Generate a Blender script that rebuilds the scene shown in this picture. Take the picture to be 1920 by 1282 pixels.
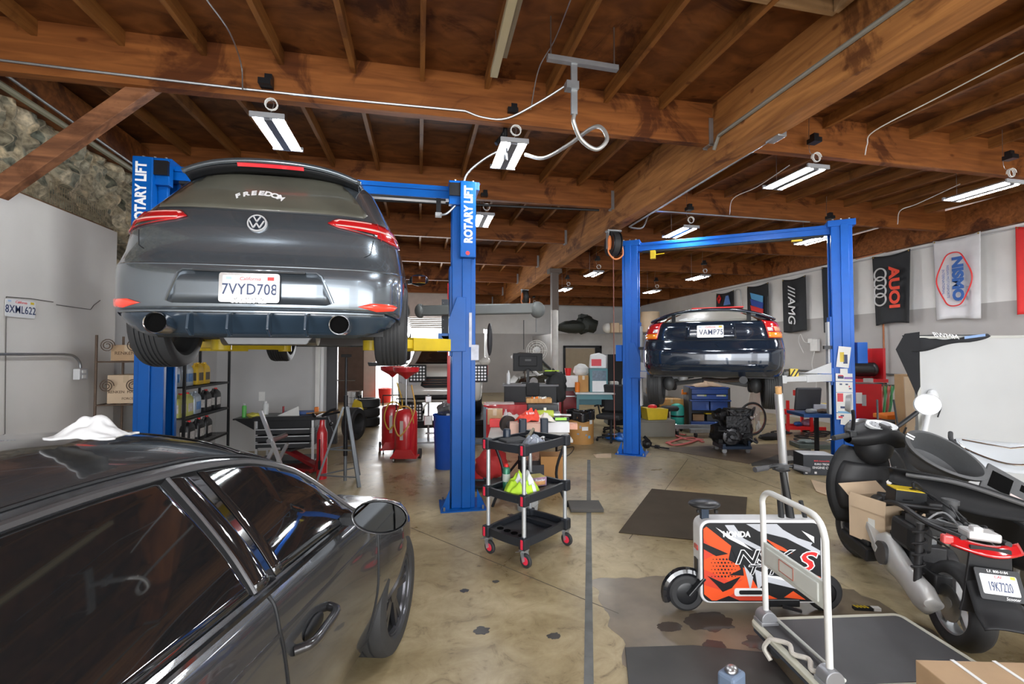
import bpy, bmesh, math, random
from mathutils import Vector, Matrix, noise
sc = bpy.context.scene
for o in list(bpy.data.objects): bpy.data.objects.remove(o)
R = math.radians; PI = math.pi
# ---------------------------------------------------------------- camera
FPX = 853.0; CAM_H = 1.7; YAW = R(11.6); PITCH = math.atan(23/853.0)
cd = bpy.data.cameras.new('camera'); cd.sensor_width = 36; cd.lens = FPX/1920*36; cd.clip_start = .03; cd.clip_end = 200
cam = bpy.data.objects.new('camera', cd); sc.collection.objects.link(cam); sc.camera = cam
cam.location = (0, 0, CAM_H); cam.rotation_euler = (PI/2+PITCH, 0, -YAW)
# ---------------------------------------------------------------- world, exposure
wd = bpy.data.worlds.new('sky'); sc.world = wd; wd.use_nodes = True
bg = wd.node_tree.nodes['Background']; bg.inputs[0].default_value = (.93, .96, 1, 1); bg.inputs[1].default_value = 2.6
sc.view_settings.view_transform = 'Standard'; sc.view_settings.look = 'None'
sc.view_settings.exposure = 0.88; sc.view_settings.gamma = 1
sc.cycles.use_denoising = True; sc.cycles.max_bounces = 8; sc.cycles.diffuse_bounces = 4
sc.cycles.glossy_bounces = 4; sc.cycles.transparent_max_bounces = 8; sc.cycles.sample_clamp_indirect = 6
sc.cycles.caustics_reflective = False; sc.cycles.caustics_refractive = False
def area(name, loc, rot, sx, sy, power, col=(1, 1, 1)):
    l = bpy.data.lights.new(name, 'AREA'); l.shape = 'RECTANGLE'; l.size = sx; l.size_y = sy; l.energy = power; l.color = col
    o = bpy.data.objects.new(name, l); sc.collection.objects.link(o); o.location = loc; o.rotation_euler = rot; return o
# daylight coming in through the street door behind the camera and the yard door at the far end
area('daylight_street_door', (3.2, -4.2, 1.9), (R(90), 0, 0), 9.5, 3.2, 200, (.97, .98, 1))
area('left_wall_fill', (-2.2, -4.2, 1.7), (R(90), 0, R(-12)), 2.2, 3.0, 120, (.97, .98, 1))  # no separate opening here; lamp added to brighten the left wall
area('daylight_yard_door', (-.2, 19.3, 1.6), (R(-90), 0, 0), 3.6, 2.8, 380, (.97, .98, 1))
TUBE = 95.0        # brightness of the LED shop light tubes

# ---------------------------------------------------------------- placing
_r = Vector((math.cos(YAW), -math.sin(YAW), 0))
_F = Vector((math.sin(YAW)*math.cos(PITCH), math.cos(YAW)*math.cos(PITCH), math.sin(PITCH)))
_U = _r.cross(_F)
def at(u, v, X=None, Y=None, Z=None, D=None):
    k = _F + _r*((u-960)/FPX) + _U*((641-v)/FPX)
    t = X/k[0] if X is not None else Y/k[1] if Y is not None else (Z-CAM_H)/k[2] if Z is not None else D
    return Vector((0, 0, CAM_H)) + k*t
def fl(u, v): return at(u, v, Z=0)
# ---------------------------------------------------------------- materials
MATS = {}
def M(name, col=(.5, .5, .5), rough=.5, metal=0, coat=0, emit=None, es=1, alpha=1, trans=0, nz=.06, ns=6, bump=0, spec=.5, ior=None):
    if name in MATS: return MATS[name]
    m = bpy.data.materials.new(name); m.use_nodes = True; nt = m.node_tree; N = nt.nodes; L = nt.links; b = N['Principled BSDF']
    b.inputs['Base Color'].default_value = (*col, 1); b.inputs['Roughness'].default_value = rough; b.inputs['Metallic'].default_value = metal
    b.inputs['Coat Weight'].default_value = coat; b.inputs['Coat Roughness'].default_value = .04
    b.inputs['Alpha'].default_value = alpha; b.inputs['Transmission Weight'].default_value = trans
    b.inputs['Specular IOR Level'].default_value = spec
    if ior: b.inputs['IOR'].default_value = ior
    if emit: b.inputs['Emission Color'].default_value = (*emit, 1); b.inputs['Emission Strength'].default_value = es
    if nz or bump:
        tc = N.new('ShaderNodeTexCoord'); n = N.new('ShaderNodeTexNoise'); n.inputs['Scale'].default_value = ns; n.inputs['Detail'].default_value = 5
        L.new(tc.outputs['Object'], n.inputs['Vector'])
        if nz:
            mx = N.new('ShaderNodeMixRGB'); mx.inputs[1].default_value = (*[c*(1-nz*2) for c in col], 1); mx.inputs[2].default_value = (*[min(1, c*(1+nz*2)) for c in col], 1)
            L.new(n.outputs['Fac'], mx.inputs[0]); L.new(mx.outputs[0], b.inputs['Base Color'])
        if bump:
            bp = N.new('ShaderNodeBump'); bp.inputs['Strength'].default_value = bump; bp.inputs['Distance'].default_value = .02
            L.new(n.outputs['Fac'], bp.inputs['Height']); L.new(bp.outputs[0], b.inputs['Normal'])
    MATS[name] = m; return m
def ramp(N, stops):
    r = N.new('ShaderNodeValToRGB'); e = r.color_ramp.elements
    while len(e) < len(stops): e.new(.5)
    for i, (p, c) in enumerate(stops): e[i].position = p; e[i].color = (*c, 1) if len(c) == 3 else c
    return r
def mapn(N, L, scale, out='Object', rot=(0, 0, 0)):
    tc = N.new('ShaderNodeTexCoord'); mp = N.new('ShaderNodeMapping'); mp.inputs['Scale'].default_value = scale; mp.inputs['Rotation'].default_value = rot
    L.new(tc.outputs[out], mp.inputs[0]); return mp
def wood(name, light, dark, axis='X', rough=.6, stain=.5, sc_=1.0, pale=None):
    if name in MATS: return MATS[name]
    m = bpy.data.materials.new(name); m.use_nodes = True; N = m.node_tree.nodes; L = m.node_tree.links; b = N['Principled BSDF']
    s = {'X': (.6, 7, 7), 'Y': (7, .6, 7), 'Z': (7, 7, .6), '0': (1.3, 2.2, 1.3)}[axis]
    mp = mapn(N, L, [q*sc_ for q in s])
    n1 = N.new('ShaderNodeTexNoise'); n1.inputs['Scale'].default_value = 2.2; n1.inputs['Detail'].default_value = 7; n1.inputs['Distortion'].default_value = .8
    L.new(mp.outputs[0], n1.inputs[0])
    r1 = ramp(N, [(.3, dark), (.5, [(a+c)/2 for a, c in zip(light, dark)]), (.68, light)]); L.new(n1.outputs['Fac'], r1.inputs[0])
    mp2 = mapn(N, L, (.9, .9, .9)); n2 = N.new('ShaderNodeTexNoise'); n2.inputs['Scale'].default_value = 1.1; n2.inputs['Detail'].default_value = 6; n2.inputs['Roughness'].default_value = .65; n2.inputs['Distortion'].default_value = 1.2
    L.new(mp2.outputs[0], n2.inputs[0])
    r2 = ramp(N, [(.39, (.26, .18, .14)), (.46, (.95, .95, .95)), (.62, (1, 1, 1)), (.8, (1.0, .8, .6))]); L.new(n2.outputs['Fac'], r2.inputs[0])
    mx = N.new('ShaderNodeMixRGB'); mx.blend_type = 'MULTIPLY'; mx.inputs[0].default_value = stain; L.new(r1.outputs[0], mx.inputs[1]); L.new(r2.outputs[0], mx.inputs[2])
    out = mx
    # knots
    v = N.new('ShaderNodeTexVoronoi'); v.inputs['Scale'].default_value = 2.6; mp3 = mapn(N, L, (.8, 1.2, 1.6)); L.new(mp3.outputs[0], v.inputs[0])
    rk = ramp(N, [(.0, (.25, .16, .1)), (.06, (.35, .22, .15)), (.11, (1, 1, 1))]); L.new(v.outputs['Distance'], rk.inputs[0])
    mk = N.new('ShaderNodeMixRGB'); mk.blend_type = 'MULTIPLY'; mk.inputs[0].default_value = .7; L.new(out.outputs[0], mk.inputs[1]); L.new(rk.outputs[0], mk.inputs[2]); out = mk
    L.new(out.outputs[0], b.inputs['Base Color']); b.inputs['Roughness'].default_value = rough; b.inputs['Specular IOR Level'].default_value = .25
    bp = N.new('ShaderNodeBump'); bp.inputs['Strength'].default_value = .15; L.new(n1.outputs['Fac'], bp.inputs['Height']); L.new(bp.outputs[0], b.inputs['Normal'])
    MATS[name] = m; return m
def floor_mat():
    m = bpy.data.materials.new('oil_stained_concrete'); m.use_nodes = True; N = m.node_tree.nodes; L = m.node_tree.links; b = N['Principled BSDF']
    mp = mapn(N, L, (1, 1, 1))
    def nse(s, d, dist=0, ro=.6):
        n = N.new('ShaderNodeTexNoise'); n.inputs['Scale'].default_value = s; n.inputs['Detail'].default_value = d; n.inputs['Distortion'].default_value = dist; n.inputs['Roughness'].default_value = ro
        L.new(mp.outputs[0], n.inputs[0]); return n
    a = nse(.9, 9, .6, .68); r1 = ramp(N, [(.3, (.20, .15, .08)), (.45, (.37, .295, .165)), (.6, (.49, .405, .25)), (.75, (.57, .48, .32))]); L.new(a.outputs['Fac'], r1.inputs[0])
    c = nse(5, 8, 1.5, .7); r2 = ramp(N, [(.30, (.28, .25, .21)), (.43, (.82, .79, .74)), (.62, (1, 1, 1)), (.78, (1.1, 1.06, 1.0))]); L.new(c.outputs['Fac'], r2.inputs[0])
    mx = N.new('ShaderNodeMixRGB'); mx.blend_type = 'MULTIPLY'; mx.inputs[0].default_value = .8; L.new(r1.outputs[0], mx.inputs[1]); L.new(r2.outputs[0], mx.inputs[2])
    v = N.new('ShaderNodeTexVoronoi'); v.inputs['Scale'].default_value = 1.9; n3 = nse(3, 4)
    mxv = N.new('ShaderNodeMixRGB'); mxv.inputs[0].default_value = .25; L.new(mp.outputs[0], mxv.inputs[1]); L.new(n3.outputs['Color'], mxv.inputs[2]); L.new(mxv.outputs[0], v.inputs[0])
    r3 = ramp(N, [(0, (.28, .25, .22)), (.05, (.4, .36, .33)), (.085, (1, 1, 1))]); L.new(v.outputs['Distance'], r3.inputs[0])
    m2 = N.new('ShaderNodeMixRGB'); m2.blend_type = 'MULTIPLY'; m2.inputs[0].default_value = .85; L.new(mx.outputs[0], m2.inputs[1]); L.new(r3.outputs[0], m2.inputs[2])
    # rust coloured stains
    n4 = nse(.55, 5, .8); r4 = ramp(N, [(.57, (1, 1, 1)), (.7, (.78, .55, .42))]); L.new(n4.outputs['Fac'], r4.inputs[0])
    m3 = N.new('ShaderNodeMixRGB'); m3.blend_type = 'MULTIPLY'; m3.inputs[0].default_value = .6; L.new(m2.outputs[0], m3.inputs[1]); L.new(r4.outputs[0], m3.inputs[2])
    L.new(m3.outputs[0], b.inputs['Base Color'])
    rr = ramp(N, [(.3, (.22,)*3), (.7, (.5,)*3)]); L.new(a.outputs['Fac'], rr.inputs[0]); L.new(rr.outputs[0], b.inputs['Roughness'])
    bp = N.new('ShaderNodeBump'); bp.inputs['Strength'].default_value = .08; L.new(c.outputs['Fac'], bp.inputs['Height']); L.new(bp.outputs[0], b.inputs['Normal'])
    b.inputs['Specular IOR Level'].default_value = .45
    return m
def stone_mat():
    m = bpy.data.materials.new('rubble_stone'); m.use_nodes = True; N = m.node_tree.nodes; L = m.node_tree.links; b = N['Principled BSDF']
    mp = mapn(N, L, (1, 1, 1)); v = N.new('ShaderNodeTexVoronoi'); v.inputs['Scale'].default_value = 7.5; L.new(mp.outputs[0], v.inputs[0])
    r1 = ramp(N, [(0, (.12, .125, .09)), (.3, (.36, .31, .21)), (.5, (.62, .51, .33)), (.7, (.20, .215, .165)), (1, (.70, .60, .42))])
    sp = N.new('ShaderNodeSeparateColor'); L.new(v.outputs['Color'], sp.inputs[0]); L.new(sp.outputs[0], r1.inputs[0])
    n = N.new('ShaderNodeTexNoise'); n.inputs['Scale'].default_value = 18; n.inputs['Detail'].default_value = 8; L.new(mp.outputs[0], n.inputs[0])
    r2 = ramp(N, [(.35, (.45, .45, .45)), (.65, (1.25, 1.25, 1.25))]); L.new(n.outputs['Fac'], r2.inputs[0])
    mx = N.new('ShaderNodeMixRGB'); mx.blend_type = 'MULTIPLY'; mx.inputs[0].default_value = 1; L.new(r1.outputs[0], mx.inputs[1]); L.new(r2.outputs[0], mx.inputs[2])
    v2 = N.new('ShaderNodeTexVoronoi'); v2.feature = 'DISTANCE_TO_EDGE'; v2.inputs['Scale'].default_value = 7.5; L.new(mp.outputs[0], v2.inputs[0])
    re = ramp(N, [(0, (1, 1, 1)), (.07, (0, 0, 0))]); L.new(v2.outputs['Distance'], re.inputs[0])
    m2 = N.new('ShaderNodeMixRGB'); m2.inputs[2].default_value = (.42, .36, .25, 1); L.new(re.outputs[0], m2.inputs[0]); L.new(mx.outputs[0], m2.inputs[1])
    L.new(m2.outputs[0], b.inputs['Base Color']); b.inputs['Roughness'].default_value = .85
    bp = N.new('ShaderNodeBump'); bp.inputs['Strength'].default_value = .6; bp.inputs['Distance'].default_value = .03; L.new(n.outputs['Fac'], bp.inputs['Height']); L.new(bp.outputs[0], b.inputs['Normal'])
    return m
# common materials
black = M('black_plastic', (.014, .015, .017), .42, spec=.3); blackm = M('black_steel', (.02, .021, .024), .35, .5)
rubber = M('tyre_rubber', (.028, .029, .031), .62, bump=.05, ns=30); dgrey = M('dark_grey_plastic', (.055, .057, .06), .5)
grey = M('grey_paint', (.30, .31, .32), .5); lgrey = M('light_grey_paint', (.56, .57, .58), .45); white = M('white_paint', (.8, .8, .78), .45)
chrome = M('chrome', (.82, .83, .85), .2, 1, nz=0); steel = M('brushed_steel', (.5, .51, .53), .33, 1); galv = M('galvanised_steel', (.42, .44, .46), .42, .85, nz=.12, ns=12)
alu = M('aluminium', (.66, .68, .71), .33, .8); iron = M('rusty_iron', (.13, .09, .065), .7, .4, nz=.2)
lblue = M('lift_blue_paint', (.0, .085, .36), .35, spec=.3); lblue2 = M('royal_blue_paint', (.006, .115, .52), .35, spec=.35)
red = M('red_enamel', (.55, .012, .02), .3, coat=.5); dred = M('dark_red_enamel', (.28, .012, .018), .35, coat=.4); brred = M('bright_red', (.8, .03, .03), .4)
yellow = M('yellow_paint', (.72, .52, .02), .4, nz=.1); orange = M('orange_plastic', (.85, .22, .02), .45)
card = M('cardboard', (.46, .31, .18), .8, nz=.1, ns=5); cardl = M('light_cardboard', (.62, .47, .32), .8, nz=.07, ns=4); cardd = M('brown_cardboard', (.30, .18, .095), .85, nz=.12)
navy = M('navy_plastic', (.012, .022, .04), .38); teal = M('teal_paint', (.07, .22, .25), .45); green = M('green_plastic', (.12, .5, .1), .45)
cloth = M('white_cotton', (.62, .63, .64), .9, bump=.2, ns=20); hiviz = M('high_vis_yellow', (.55, .85, .05), .8); clear = M('clear_plastic', (.75, .8, .85), .2, alpha=.45, nz=0)
glass = M('dark_tinted_glass', (.012, .014, .015), .04, coat=1, nz=0, spec=.7); redlens = M('red_lens', (.5, .012, .015), .12, coat=1, nz=0); orlens = M('amber_lens', (.9, .28, .02), .15, coat=1, nz=0); whlens = M('clear_lens', (.7, .72, .74), .1, coat=1, nz=0)
mirror = M('mirror_glass', (.8, .82, .85), .03, 1, nz=0); platew = M('plate_white', (.78, .79, .8), .35, nz=0); ink = M('plate_ink', (.03, .05, .13), .5, nz=0); inkr = M('red_ink', (.7, .06, .08), .5, nz=0)
txtw = M('white_lettering', (.85, .86, .88), .4, nz=0); txtb = M('black_lettering', (.02, .02, .02), .5, nz=0); cream = M('cream_plastic', (.62, .58, .5), .5)
hose = M('orange_hose', (.8, .25, .08), .5); brown = M('brown_fabric', (.12, .075, .05), .85); tape = M('clear_tape', (.55, .42, .28), .25)
# ---------------------------------------------------------------- mesh building
class MB:
    def __init__(s): s.v = []; s.f = []; s.m = Matrix.Identity(4)
    def add(s, vs, fs):
        n = len(s.v); s.v += [s.m @ Vector(v) for v in vs]; s.f += [tuple(n+i for i in f) for f in fs]; return s
    def box(s, c, d, rz=0, rx=0, ry=0):
        a = Matrix.Translation(c) @ Matrix.Rotation(rz, 4, 'Z') @ Matrix.Rotation(ry, 4, 'Y') @ Matrix.Rotation(rx, 4, 'X')
        vs = [a @ Vector((x*d[0]/2, y*d[1]/2, z*d[2]/2)) for x in (-1, 1) for y in (-1, 1) for z in (-1, 1)]
        return s.add(vs, [(0, 1, 3, 2), (4, 6, 7, 5), (0, 4, 5, 1), (2, 3, 7, 6), (0, 2, 6, 4), (1, 5, 7, 3)])
    def bar(s, p, q, w, h, up=(0, 0, 1)):
        p = Vector(p); q = Vector(q); d = (q-p).normalized(); u = Vector(up); x = d.cross(u)
        if x.length < 1e-4: x = d.cross(Vector((1, 0, 0)))
        x.normalize(); y = x.cross(d); vs = []
        for e in (p, q):
            for a, b in ((-1, -1), (1, -1), (1, 1), (-1, 1)): vs.append(e+x*a*w/2+y*b*h/2)
        return s.add(vs, [(0, 3, 2, 1), (4, 5, 6, 7), (0, 1, 5, 4), (1, 2, 6, 5), (2, 3, 7, 6), (3, 0, 4, 7)])
    def tube(s, pts, r, n=10, closed=False, caps=True):
        pts = [Vector(p) for p in pts]; k = len(pts); rs = r if isinstance(r, (list, tuple)) else [r]*k; rings = []; up = None
        for i, p in enumerate(pts):
            if closed: d = pts[(i+1) % k]-pts[i-1]
            else: d = pts[min(i+1, k-1)]-pts[max(i-1, 0)]
            d = d.normalized() if d.length > 1e-9 else Vector((0, 0, 1))
            if up is None: up = d.orthogonal().normalized()
            up = (up-d*up.dot(d)); up = up.normalized() if up.length > 1e-6 else d.orthogonal().normalized(); w = d.cross(up)
            rings.append([p+(up*math.cos(2*PI*j/n)+w*math.sin(2*PI*j/n))*rs[i] for j in range(n)])
        vs = [v for q in rings for v in q]; fs = []
        for i in range(k if closed else k-1):
            a = i*n; b = ((i+1) % k)*n
            for j in range(n): fs.append((a+j, a+(j+1) % n, b+(j+1) % n, b+j))
        if caps and not closed: fs.append(tuple(range(n-1, -1, -1))); fs.append(tuple((k-1)*n+j for j in range(n)))
        return s.add(vs, fs)
    def cyl(s, p, q, r, r2=None, n=20, caps=True): return s.tube([p, q], [r, r if r2 is None else r2], n, caps=caps)
    def lathe(s, prof, o=(0, 0, 0), ax=(0, 0, 1), n=24, cap=True):
        ax = Vector(ax).normalized(); u = ax.orthogonal().normalized(); w = ax.cross(u); o = Vector(o)
        vs = [o+ax*h+(u*math.cos(2*PI*j/n)+w*math.sin(2*PI*j/n))*r for r, h in prof for j in range(n)]; fs = []
        for i in range(len(prof)-1):
            for j in range(n): fs.append((i*n+j, i*n+(j+1) % n, (i+1)*n+(j+1) % n, (i+1)*n+j))
        if cap: fs.append(tuple(range(n-1, -1, -1))); fs.append(tuple((len(prof)-1)*n+j for j in range(n)))
        return s.add(vs, fs)
    def prism(s, poly, a, b, plane='XY'):
        n = len(poly); f = {'XY': lambda x, y, h: (x, y, h), 'XZ': lambda x, y, h: (x, h, y), 'YZ': lambda x, y, h: (h, x, y)}[plane]
        vs = [f(x, y, a) for x, y in poly]+[f(x, y, b) for x, y in poly]
        return s.add(vs, [tuple(range(n-1, -1, -1)), tuple(range(n, 2*n))]+[(i, (i+1) % n, n+(i+1) % n, n+i) for i in range(n)])
    def ell(s, c, r, n=16, k=10, jit=0, seed=0):
        c = Vector(c); vs = []; fs = []
        for i in range(k+1):
            t = PI*i/k
            for j in range(n):
                p = Vector((math.sin(t)*math.cos(2*PI*j/n), math.sin(t)*math.sin(2*PI*j/n), math.cos(t)))
                q = 1+(jit*noise.noise(p*2.2+Vector((seed, seed*1.7, 0))) if jit else 0)
                vs.append(c+Vector((p.x*r[0], p.y*r[1], p.z*r[2]))*q)
        for i in range(k):
            for j in range(n): fs.append((i*n+j, (i+1)*n+j, (i+1)*n+(j+1) % n, i*n+(j+1) % n))
        return s.add(vs, fs)
    def grid(s, fn, nu, nv, closed=False):
        vs = [fn(i/nu, j/nv) for j in range(nv+1) for i in range(nu+(0 if closed else 1))]; w = nu+(0 if closed else 1)
        return s.add(vs, [(j*w+i, j*w+(i+1) % w, (j+1)*w+(i+1) % w, (j+1)*w+i) for j in range(nv) for i in range(nu)])
    def build(s, name, mat, parent=None, smooth=40, bev=0, solid=0, sub=0):
        me = bpy.data.meshes.new(name); me.from_pydata([tuple(v) for v in s.v], [], s.f)
        bm = bmesh.new(); bm.from_mesh(me); bmesh.ops.remove_doubles(bm, verts=bm.verts, dist=1e-5); bmesh.ops.recalc_face_normals(bm, faces=bm.faces); bm.to_mesh(me); bm.free()
        return fin(name, me, mat, parent, smooth, bev, solid, sub)
def fin(name, me, mat, parent, smooth=40, bev=0, solid=0, sub=0):
    me.materials.append(mat)
    if smooth: me.shade_smooth(); me.set_sharp_from_angle(angle=R(smooth))
    o = bpy.data.objects.new(name, me); sc.collection.objects.link(o)
    if parent is not None: o.parent = parent
    if solid: md = o.modifiers.new('s', 'SOLIDIFY'); md.thickness = solid; md.offset = 0
    if bev: md = o.modifiers.new('b', 'BEVEL'); md.width = bev; md.segments = 2; md.limit_method = 'ANGLE'; md.angle_limit = R(40); md.harden_normals = False
    if sub: md = o.modifiers.new('u', 'SUBSURF'); md.levels = sub; md.render_levels = sub
    return o
def tag(o, label=None, cat=None, group=None, kind=None):
    if label: o['label'] = label
    if cat: o['category'] = cat
    if group: o['group'] = group
    if kind: o['kind'] = kind
    return o
def thing(name, label, cat, loc=(0, 0, 0), rz=0, group=None, rx=0, ry=0):
    o = bpy.data.objects.new(name, None); o.empty_display_size = .05; sc.collection.objects.link(o); o.location = loc; o.rotation_euler = (rx, ry, rz); return tag(o, label, cat, group)
def one(name, mb, mat, label, cat, loc=(0, 0, 0), rz=0, group=None, rx=0, ry=0, **k):
    o = mb.build(name, mat, None, **k); o.location = loc; o.rotation_euler = (rx, ry, rz); return tag(o, label, cat, group)
def struct(name, mb, mat, parent=None, **k):
    o = mb.build(name, mat, parent, **k)
    if parent is None: o['kind'] = 'structure'
    return o
KIDS = {}
def dup(root, loc, rz=0, label=None, group=None, rx=None, ry=None):
    r = root.copy(); sc.collection.objects.link(r); r.location = loc; r.rotation_euler = (root.rotation_euler[0] if rx is None else rx, root.rotation_euler[1] if ry is None else ry, rz)
    if label: r['label'] = label
    if group: r['group'] = group
    for ch in list(root.children):
        c = ch.copy(); sc.collection.objects.link(c); c.parent = r
        for g in list(ch.children): d = g.copy(); sc.collection.objects.link(d); d.parent = c
    return r
def text(s, size, mat, parent, loc, rot=(PI/2, 0, 0), name='lettering', ext=.0008, off=0, al='CENTER', sx=1, sp=1, shear=0):
    cu = bpy.data.curves.new('t', 'FONT'); cu.body = s; cu.size = size; cu.extrude = ext; cu.align_x = al; cu.align_y = 'CENTER'; cu.offset = off; cu.space_character = sp; cu.shear = shear; cu.resolution_u = 3
    t = bpy.data.objects.new('t', cu); sc.collection.objects.link(t); dg = bpy.context.evaluated_depsgraph_get(); me = bpy.data.meshes.new_from_object(t.evaluated_get(dg))
    bpy.data.objects.remove(t); bpy.data.curves.remove(cu)
    me.materials.clear(); o = fin(name, me, mat, parent, 0); o.location = loc; o.rotation_euler = rot; o.scale = (sx, 1, 1); return o
def rrect(w, h, r, n=5, cx=0, cy=0):
    out = []
    for sx, sy, a in ((1, 1, 0), (-1, 1, 90), (-1, -1, 180), (1, -1, 270)):
        for i in range(n+1):
            t = R(a+90*i/n); out.append((cx+sx*(w/2-r)+r*math.cos(t), cy+sy*(h/2-r)+r*math.sin(t)))
    return out
def arc(c, r, a0, a1, n=12, plane='XZ'):
    o = []
    for i in range(n+1):
        t = R(a0+(a1-a0)*i/n); x = r*math.cos(t); y = r*math.sin(t); c_ = Vector(c)
        o.append(c_+Vector({'XZ': (x, 0, y), 'XY': (x, y, 0), 'YZ': (0, x, y)}[plane]))
    return o
def spline(pts, n=8):
    P = [Vector(p) for p in pts]; P = [P[0]*2-P[1]]+P+[P[-1]*2-P[-2]]; out = []
    for i in range(1, len(P)-2):
        for j in range(n):
            t = j/n; a, b, c, d = P[i-1:i+3]
            out.append(.5*((2*b)+(c-a)*t+(2*a-5*b+4*c-d)*t*t+(3*b-a-3*c+d)*t**3))
    return out+[P[-2]]
def lerp_tab(tab, z):
    if z <= tab[0][0]: return tab[0][1]
    for (a, x), (b, y) in zip(tab, tab[1:]):
        if z <= b: t = (z-a)/(b-a); return x+(y-x)*t
    return tab[-1][1]
def sm_tab(tab, z):
    n = len(tab)
    if z <= tab[0][0]: return tab[0][1]
    if z >= tab[-1][0]: return tab[-1][1]
    for i in range(n-1):
        if z <= tab[i+1][0]:
            (a, x), (b, y) = tab[i], tab[i+1]; h = b-a
            def sl(j):
                if j <= 0 or j >= n-1: k = min(max(j, 0), n-1); q = (k, k+1) if k == 0 else (k-1, k); return (tab[q[1]][1]-tab[q[0]][1])/(tab[q[1]][0]-tab[q[0]][0])
                d0 = (tab[j][1]-tab[j-1][1])/(tab[j][0]-tab[j-1][0]); d1 = (tab[j+1][1]-tab[j][1])/(tab[j+1][0]-tab[j][0])
                return 0 if d0*d1 <= 0 else 2*d0*d1/(d0+d1)
            t = (z-a)/h; m0 = sl(i)*h; m1 = sl(i+1)*h
            return (2*t**3-3*t*t+1)*x+(t**3-2*t*t+t)*m0+(-2*t**3+3*t*t)*y+(t**3-t*t)*m1
# ================================================================ the building
XL, XR, Y0, Y1 = -3.6, 9.97, -4.6, 20.0
ZB = [(-4.6, 3.72), (-.55, 3.80), (1.87, 3.86), (4.32, 3.94), (6.83, 4.05), (9.21, 4.05), (11.5, 4.0), (14, 3.95), (16.6, 3.91), (19, 3.85), (20, 3.83)]
def zb(y): return lerp_tab(ZB, y)
def deck(y): return zb(y)+.44
mfloor = floor_mat()
wbeamX = wood('beam_wood', (.30, .105, .026), (.15, .046, .011), 'X', stain=.85)
wglu = wood('glulam_wood', (.46, .20, .058), (.22, .085, .024), 'Y', stain=.8)
wjoist = wood('joist_wood', (.32, .135, .036), (.17, .065, .016), 'Y', stain=.5)
wply = wood('plywood_deck', (.24, .088, .024), (.10, .033, .009), '0', stain=.85, sc_=1.2)
wbrace = wood('brace_wood', (.30, .13, .06), (.12, .05, .025), 'X', stain=.5)
struct('floor', MB().box(((XL+XR)/2, (Y0+Y1)/2, -.1), (XR-XL+.4, Y1-Y0+.4, .2)), mfloor)
mout = M('sunlit_concrete', (.62, .6, .56), .8)
struct('ground_yard', MB().box((2, 26.2, -.12), (20, 12, .2)), mout); struct('ground_street', MB().box((3, -9.9, -.12), (26, 10.2, .2)), mout)
# saw joints and marking tape on the slab
q0, q1 = fl(1104, 1282), fl(1104, 862); q0 = q0-(q1-q0)*.15
mt = MB(); n_ = 24
for i in range(n_):
    a = q0.lerp(q1, i/n_); b = q0.lerp(q1, (i+.995)/n_); mt.bar(a+Vector((0, 0, .001)), b+Vector((0, 0, .001)), .05, .002)
tag(mt.build('floor_marking_tape', M('worn_grey_tape', (.13, .135, .13), .7, nz=.25, ns=9), smooth=0), 'worn dark grey tape line running away over the bare concrete floor', 'floor tape')
mj = MB()
for a, b in ((fl(760, 985), fl(1160, 1150)), (fl(1140, 800), fl(1500, 930)), (fl(1290, 860), fl(1180, 1010))): mj.bar(a+Vector((0, 0, .0006)), b+Vector((0, 0, .0006)), .006, .0016)
struct('trim_floor_joint', mj, M('joint_dark', (.11, .095, .075), .9), smooth=0)
# oil darkened area by the scooters: real stain with its own outline
def blob(name, cx, cy, rx, ry, mat, seed, label, cat, z=.0012, jit=.35):
    mb = MB(); n = 60; pts = []
    for i in range(n):
        t = 2*PI*i/n; q = 1+jit*noise.noise(Vector((math.cos(t)*2+seed, math.sin(t)*2, seed)))+.12*noise.noise(Vector((math.cos(t)*9, math.sin(t)*9+seed, 3)))
        pts.append((cx+rx*q*math.cos(t), cy+ry*q*math.sin(t)))
    mb.prism(pts, .0004, z); return tag(mb.build(name, mat, smooth=0), label, cat)
stn = M('oil_stain', (.20, .16, .11), .3, nz=.35, ns=4)
P_ = [fl(u, v) for u, v in ((1112, 1088), (1200, 1082), (1300, 1074), (1420, 1088), (1600, 1105), (1760, 1190), (1640, 1300), (1400, 1330), (1195, 1320), (1168, 1210), (1130, 1140))]; Q_ = []
for k, p in enumerate(P_):
    q = P_[(k+1) % len(P_)]
    for m_ in range(10):
        w_ = p.lerp(q, m_/10); n_ = Vector((noise.noise(w_*9), noise.noise(w_*9+Vector((5, 1, 2))), 0))*.06; Q_.append((w_.x+n_.x, w_.y+n_.y))
tag(MB().prism(Q_, .0004, .0011).build('oil_stain', stn, smooth=0), 'wide dark worn patch of concrete under the small electric bike and trolley', 'oil stain')
for k, (u, v, r_) in enumerate(((1330, 1165, .10), (1430, 1205, .07), (1255, 1175, .05))): c_ = fl(u, v); blob('wet_oil_patch', c_.x, c_.y, r_*1.6, r_, M('wet_oil', (.07, .055, .045), .15), 4+k, ('largest', 'middle', 'smallest')[k]+' of the dark wet oil patches beside the small electric bike', 'oil stain', .0024)
c_ = fl(870, 1107)
for i, (u, v, r_) in enumerate(((871, 1107, .025), (903, 1182, .04), (1038, 1192, .03), (958, 965, .03), (930, 1090, .02), (1010, 1010, .03), (1340, 1210, .05))):
    c_ = fl(u, v); blob('oil_spot', c_.x, c_.y, r_*1.3, r_, M('oil_spot_black', (.06, .055, .05), .35), i*2.3, 'small dark oil spot on the open concrete floor', 'oil spot', .0018)['group'] = 'oil spots on the floor'
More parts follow.
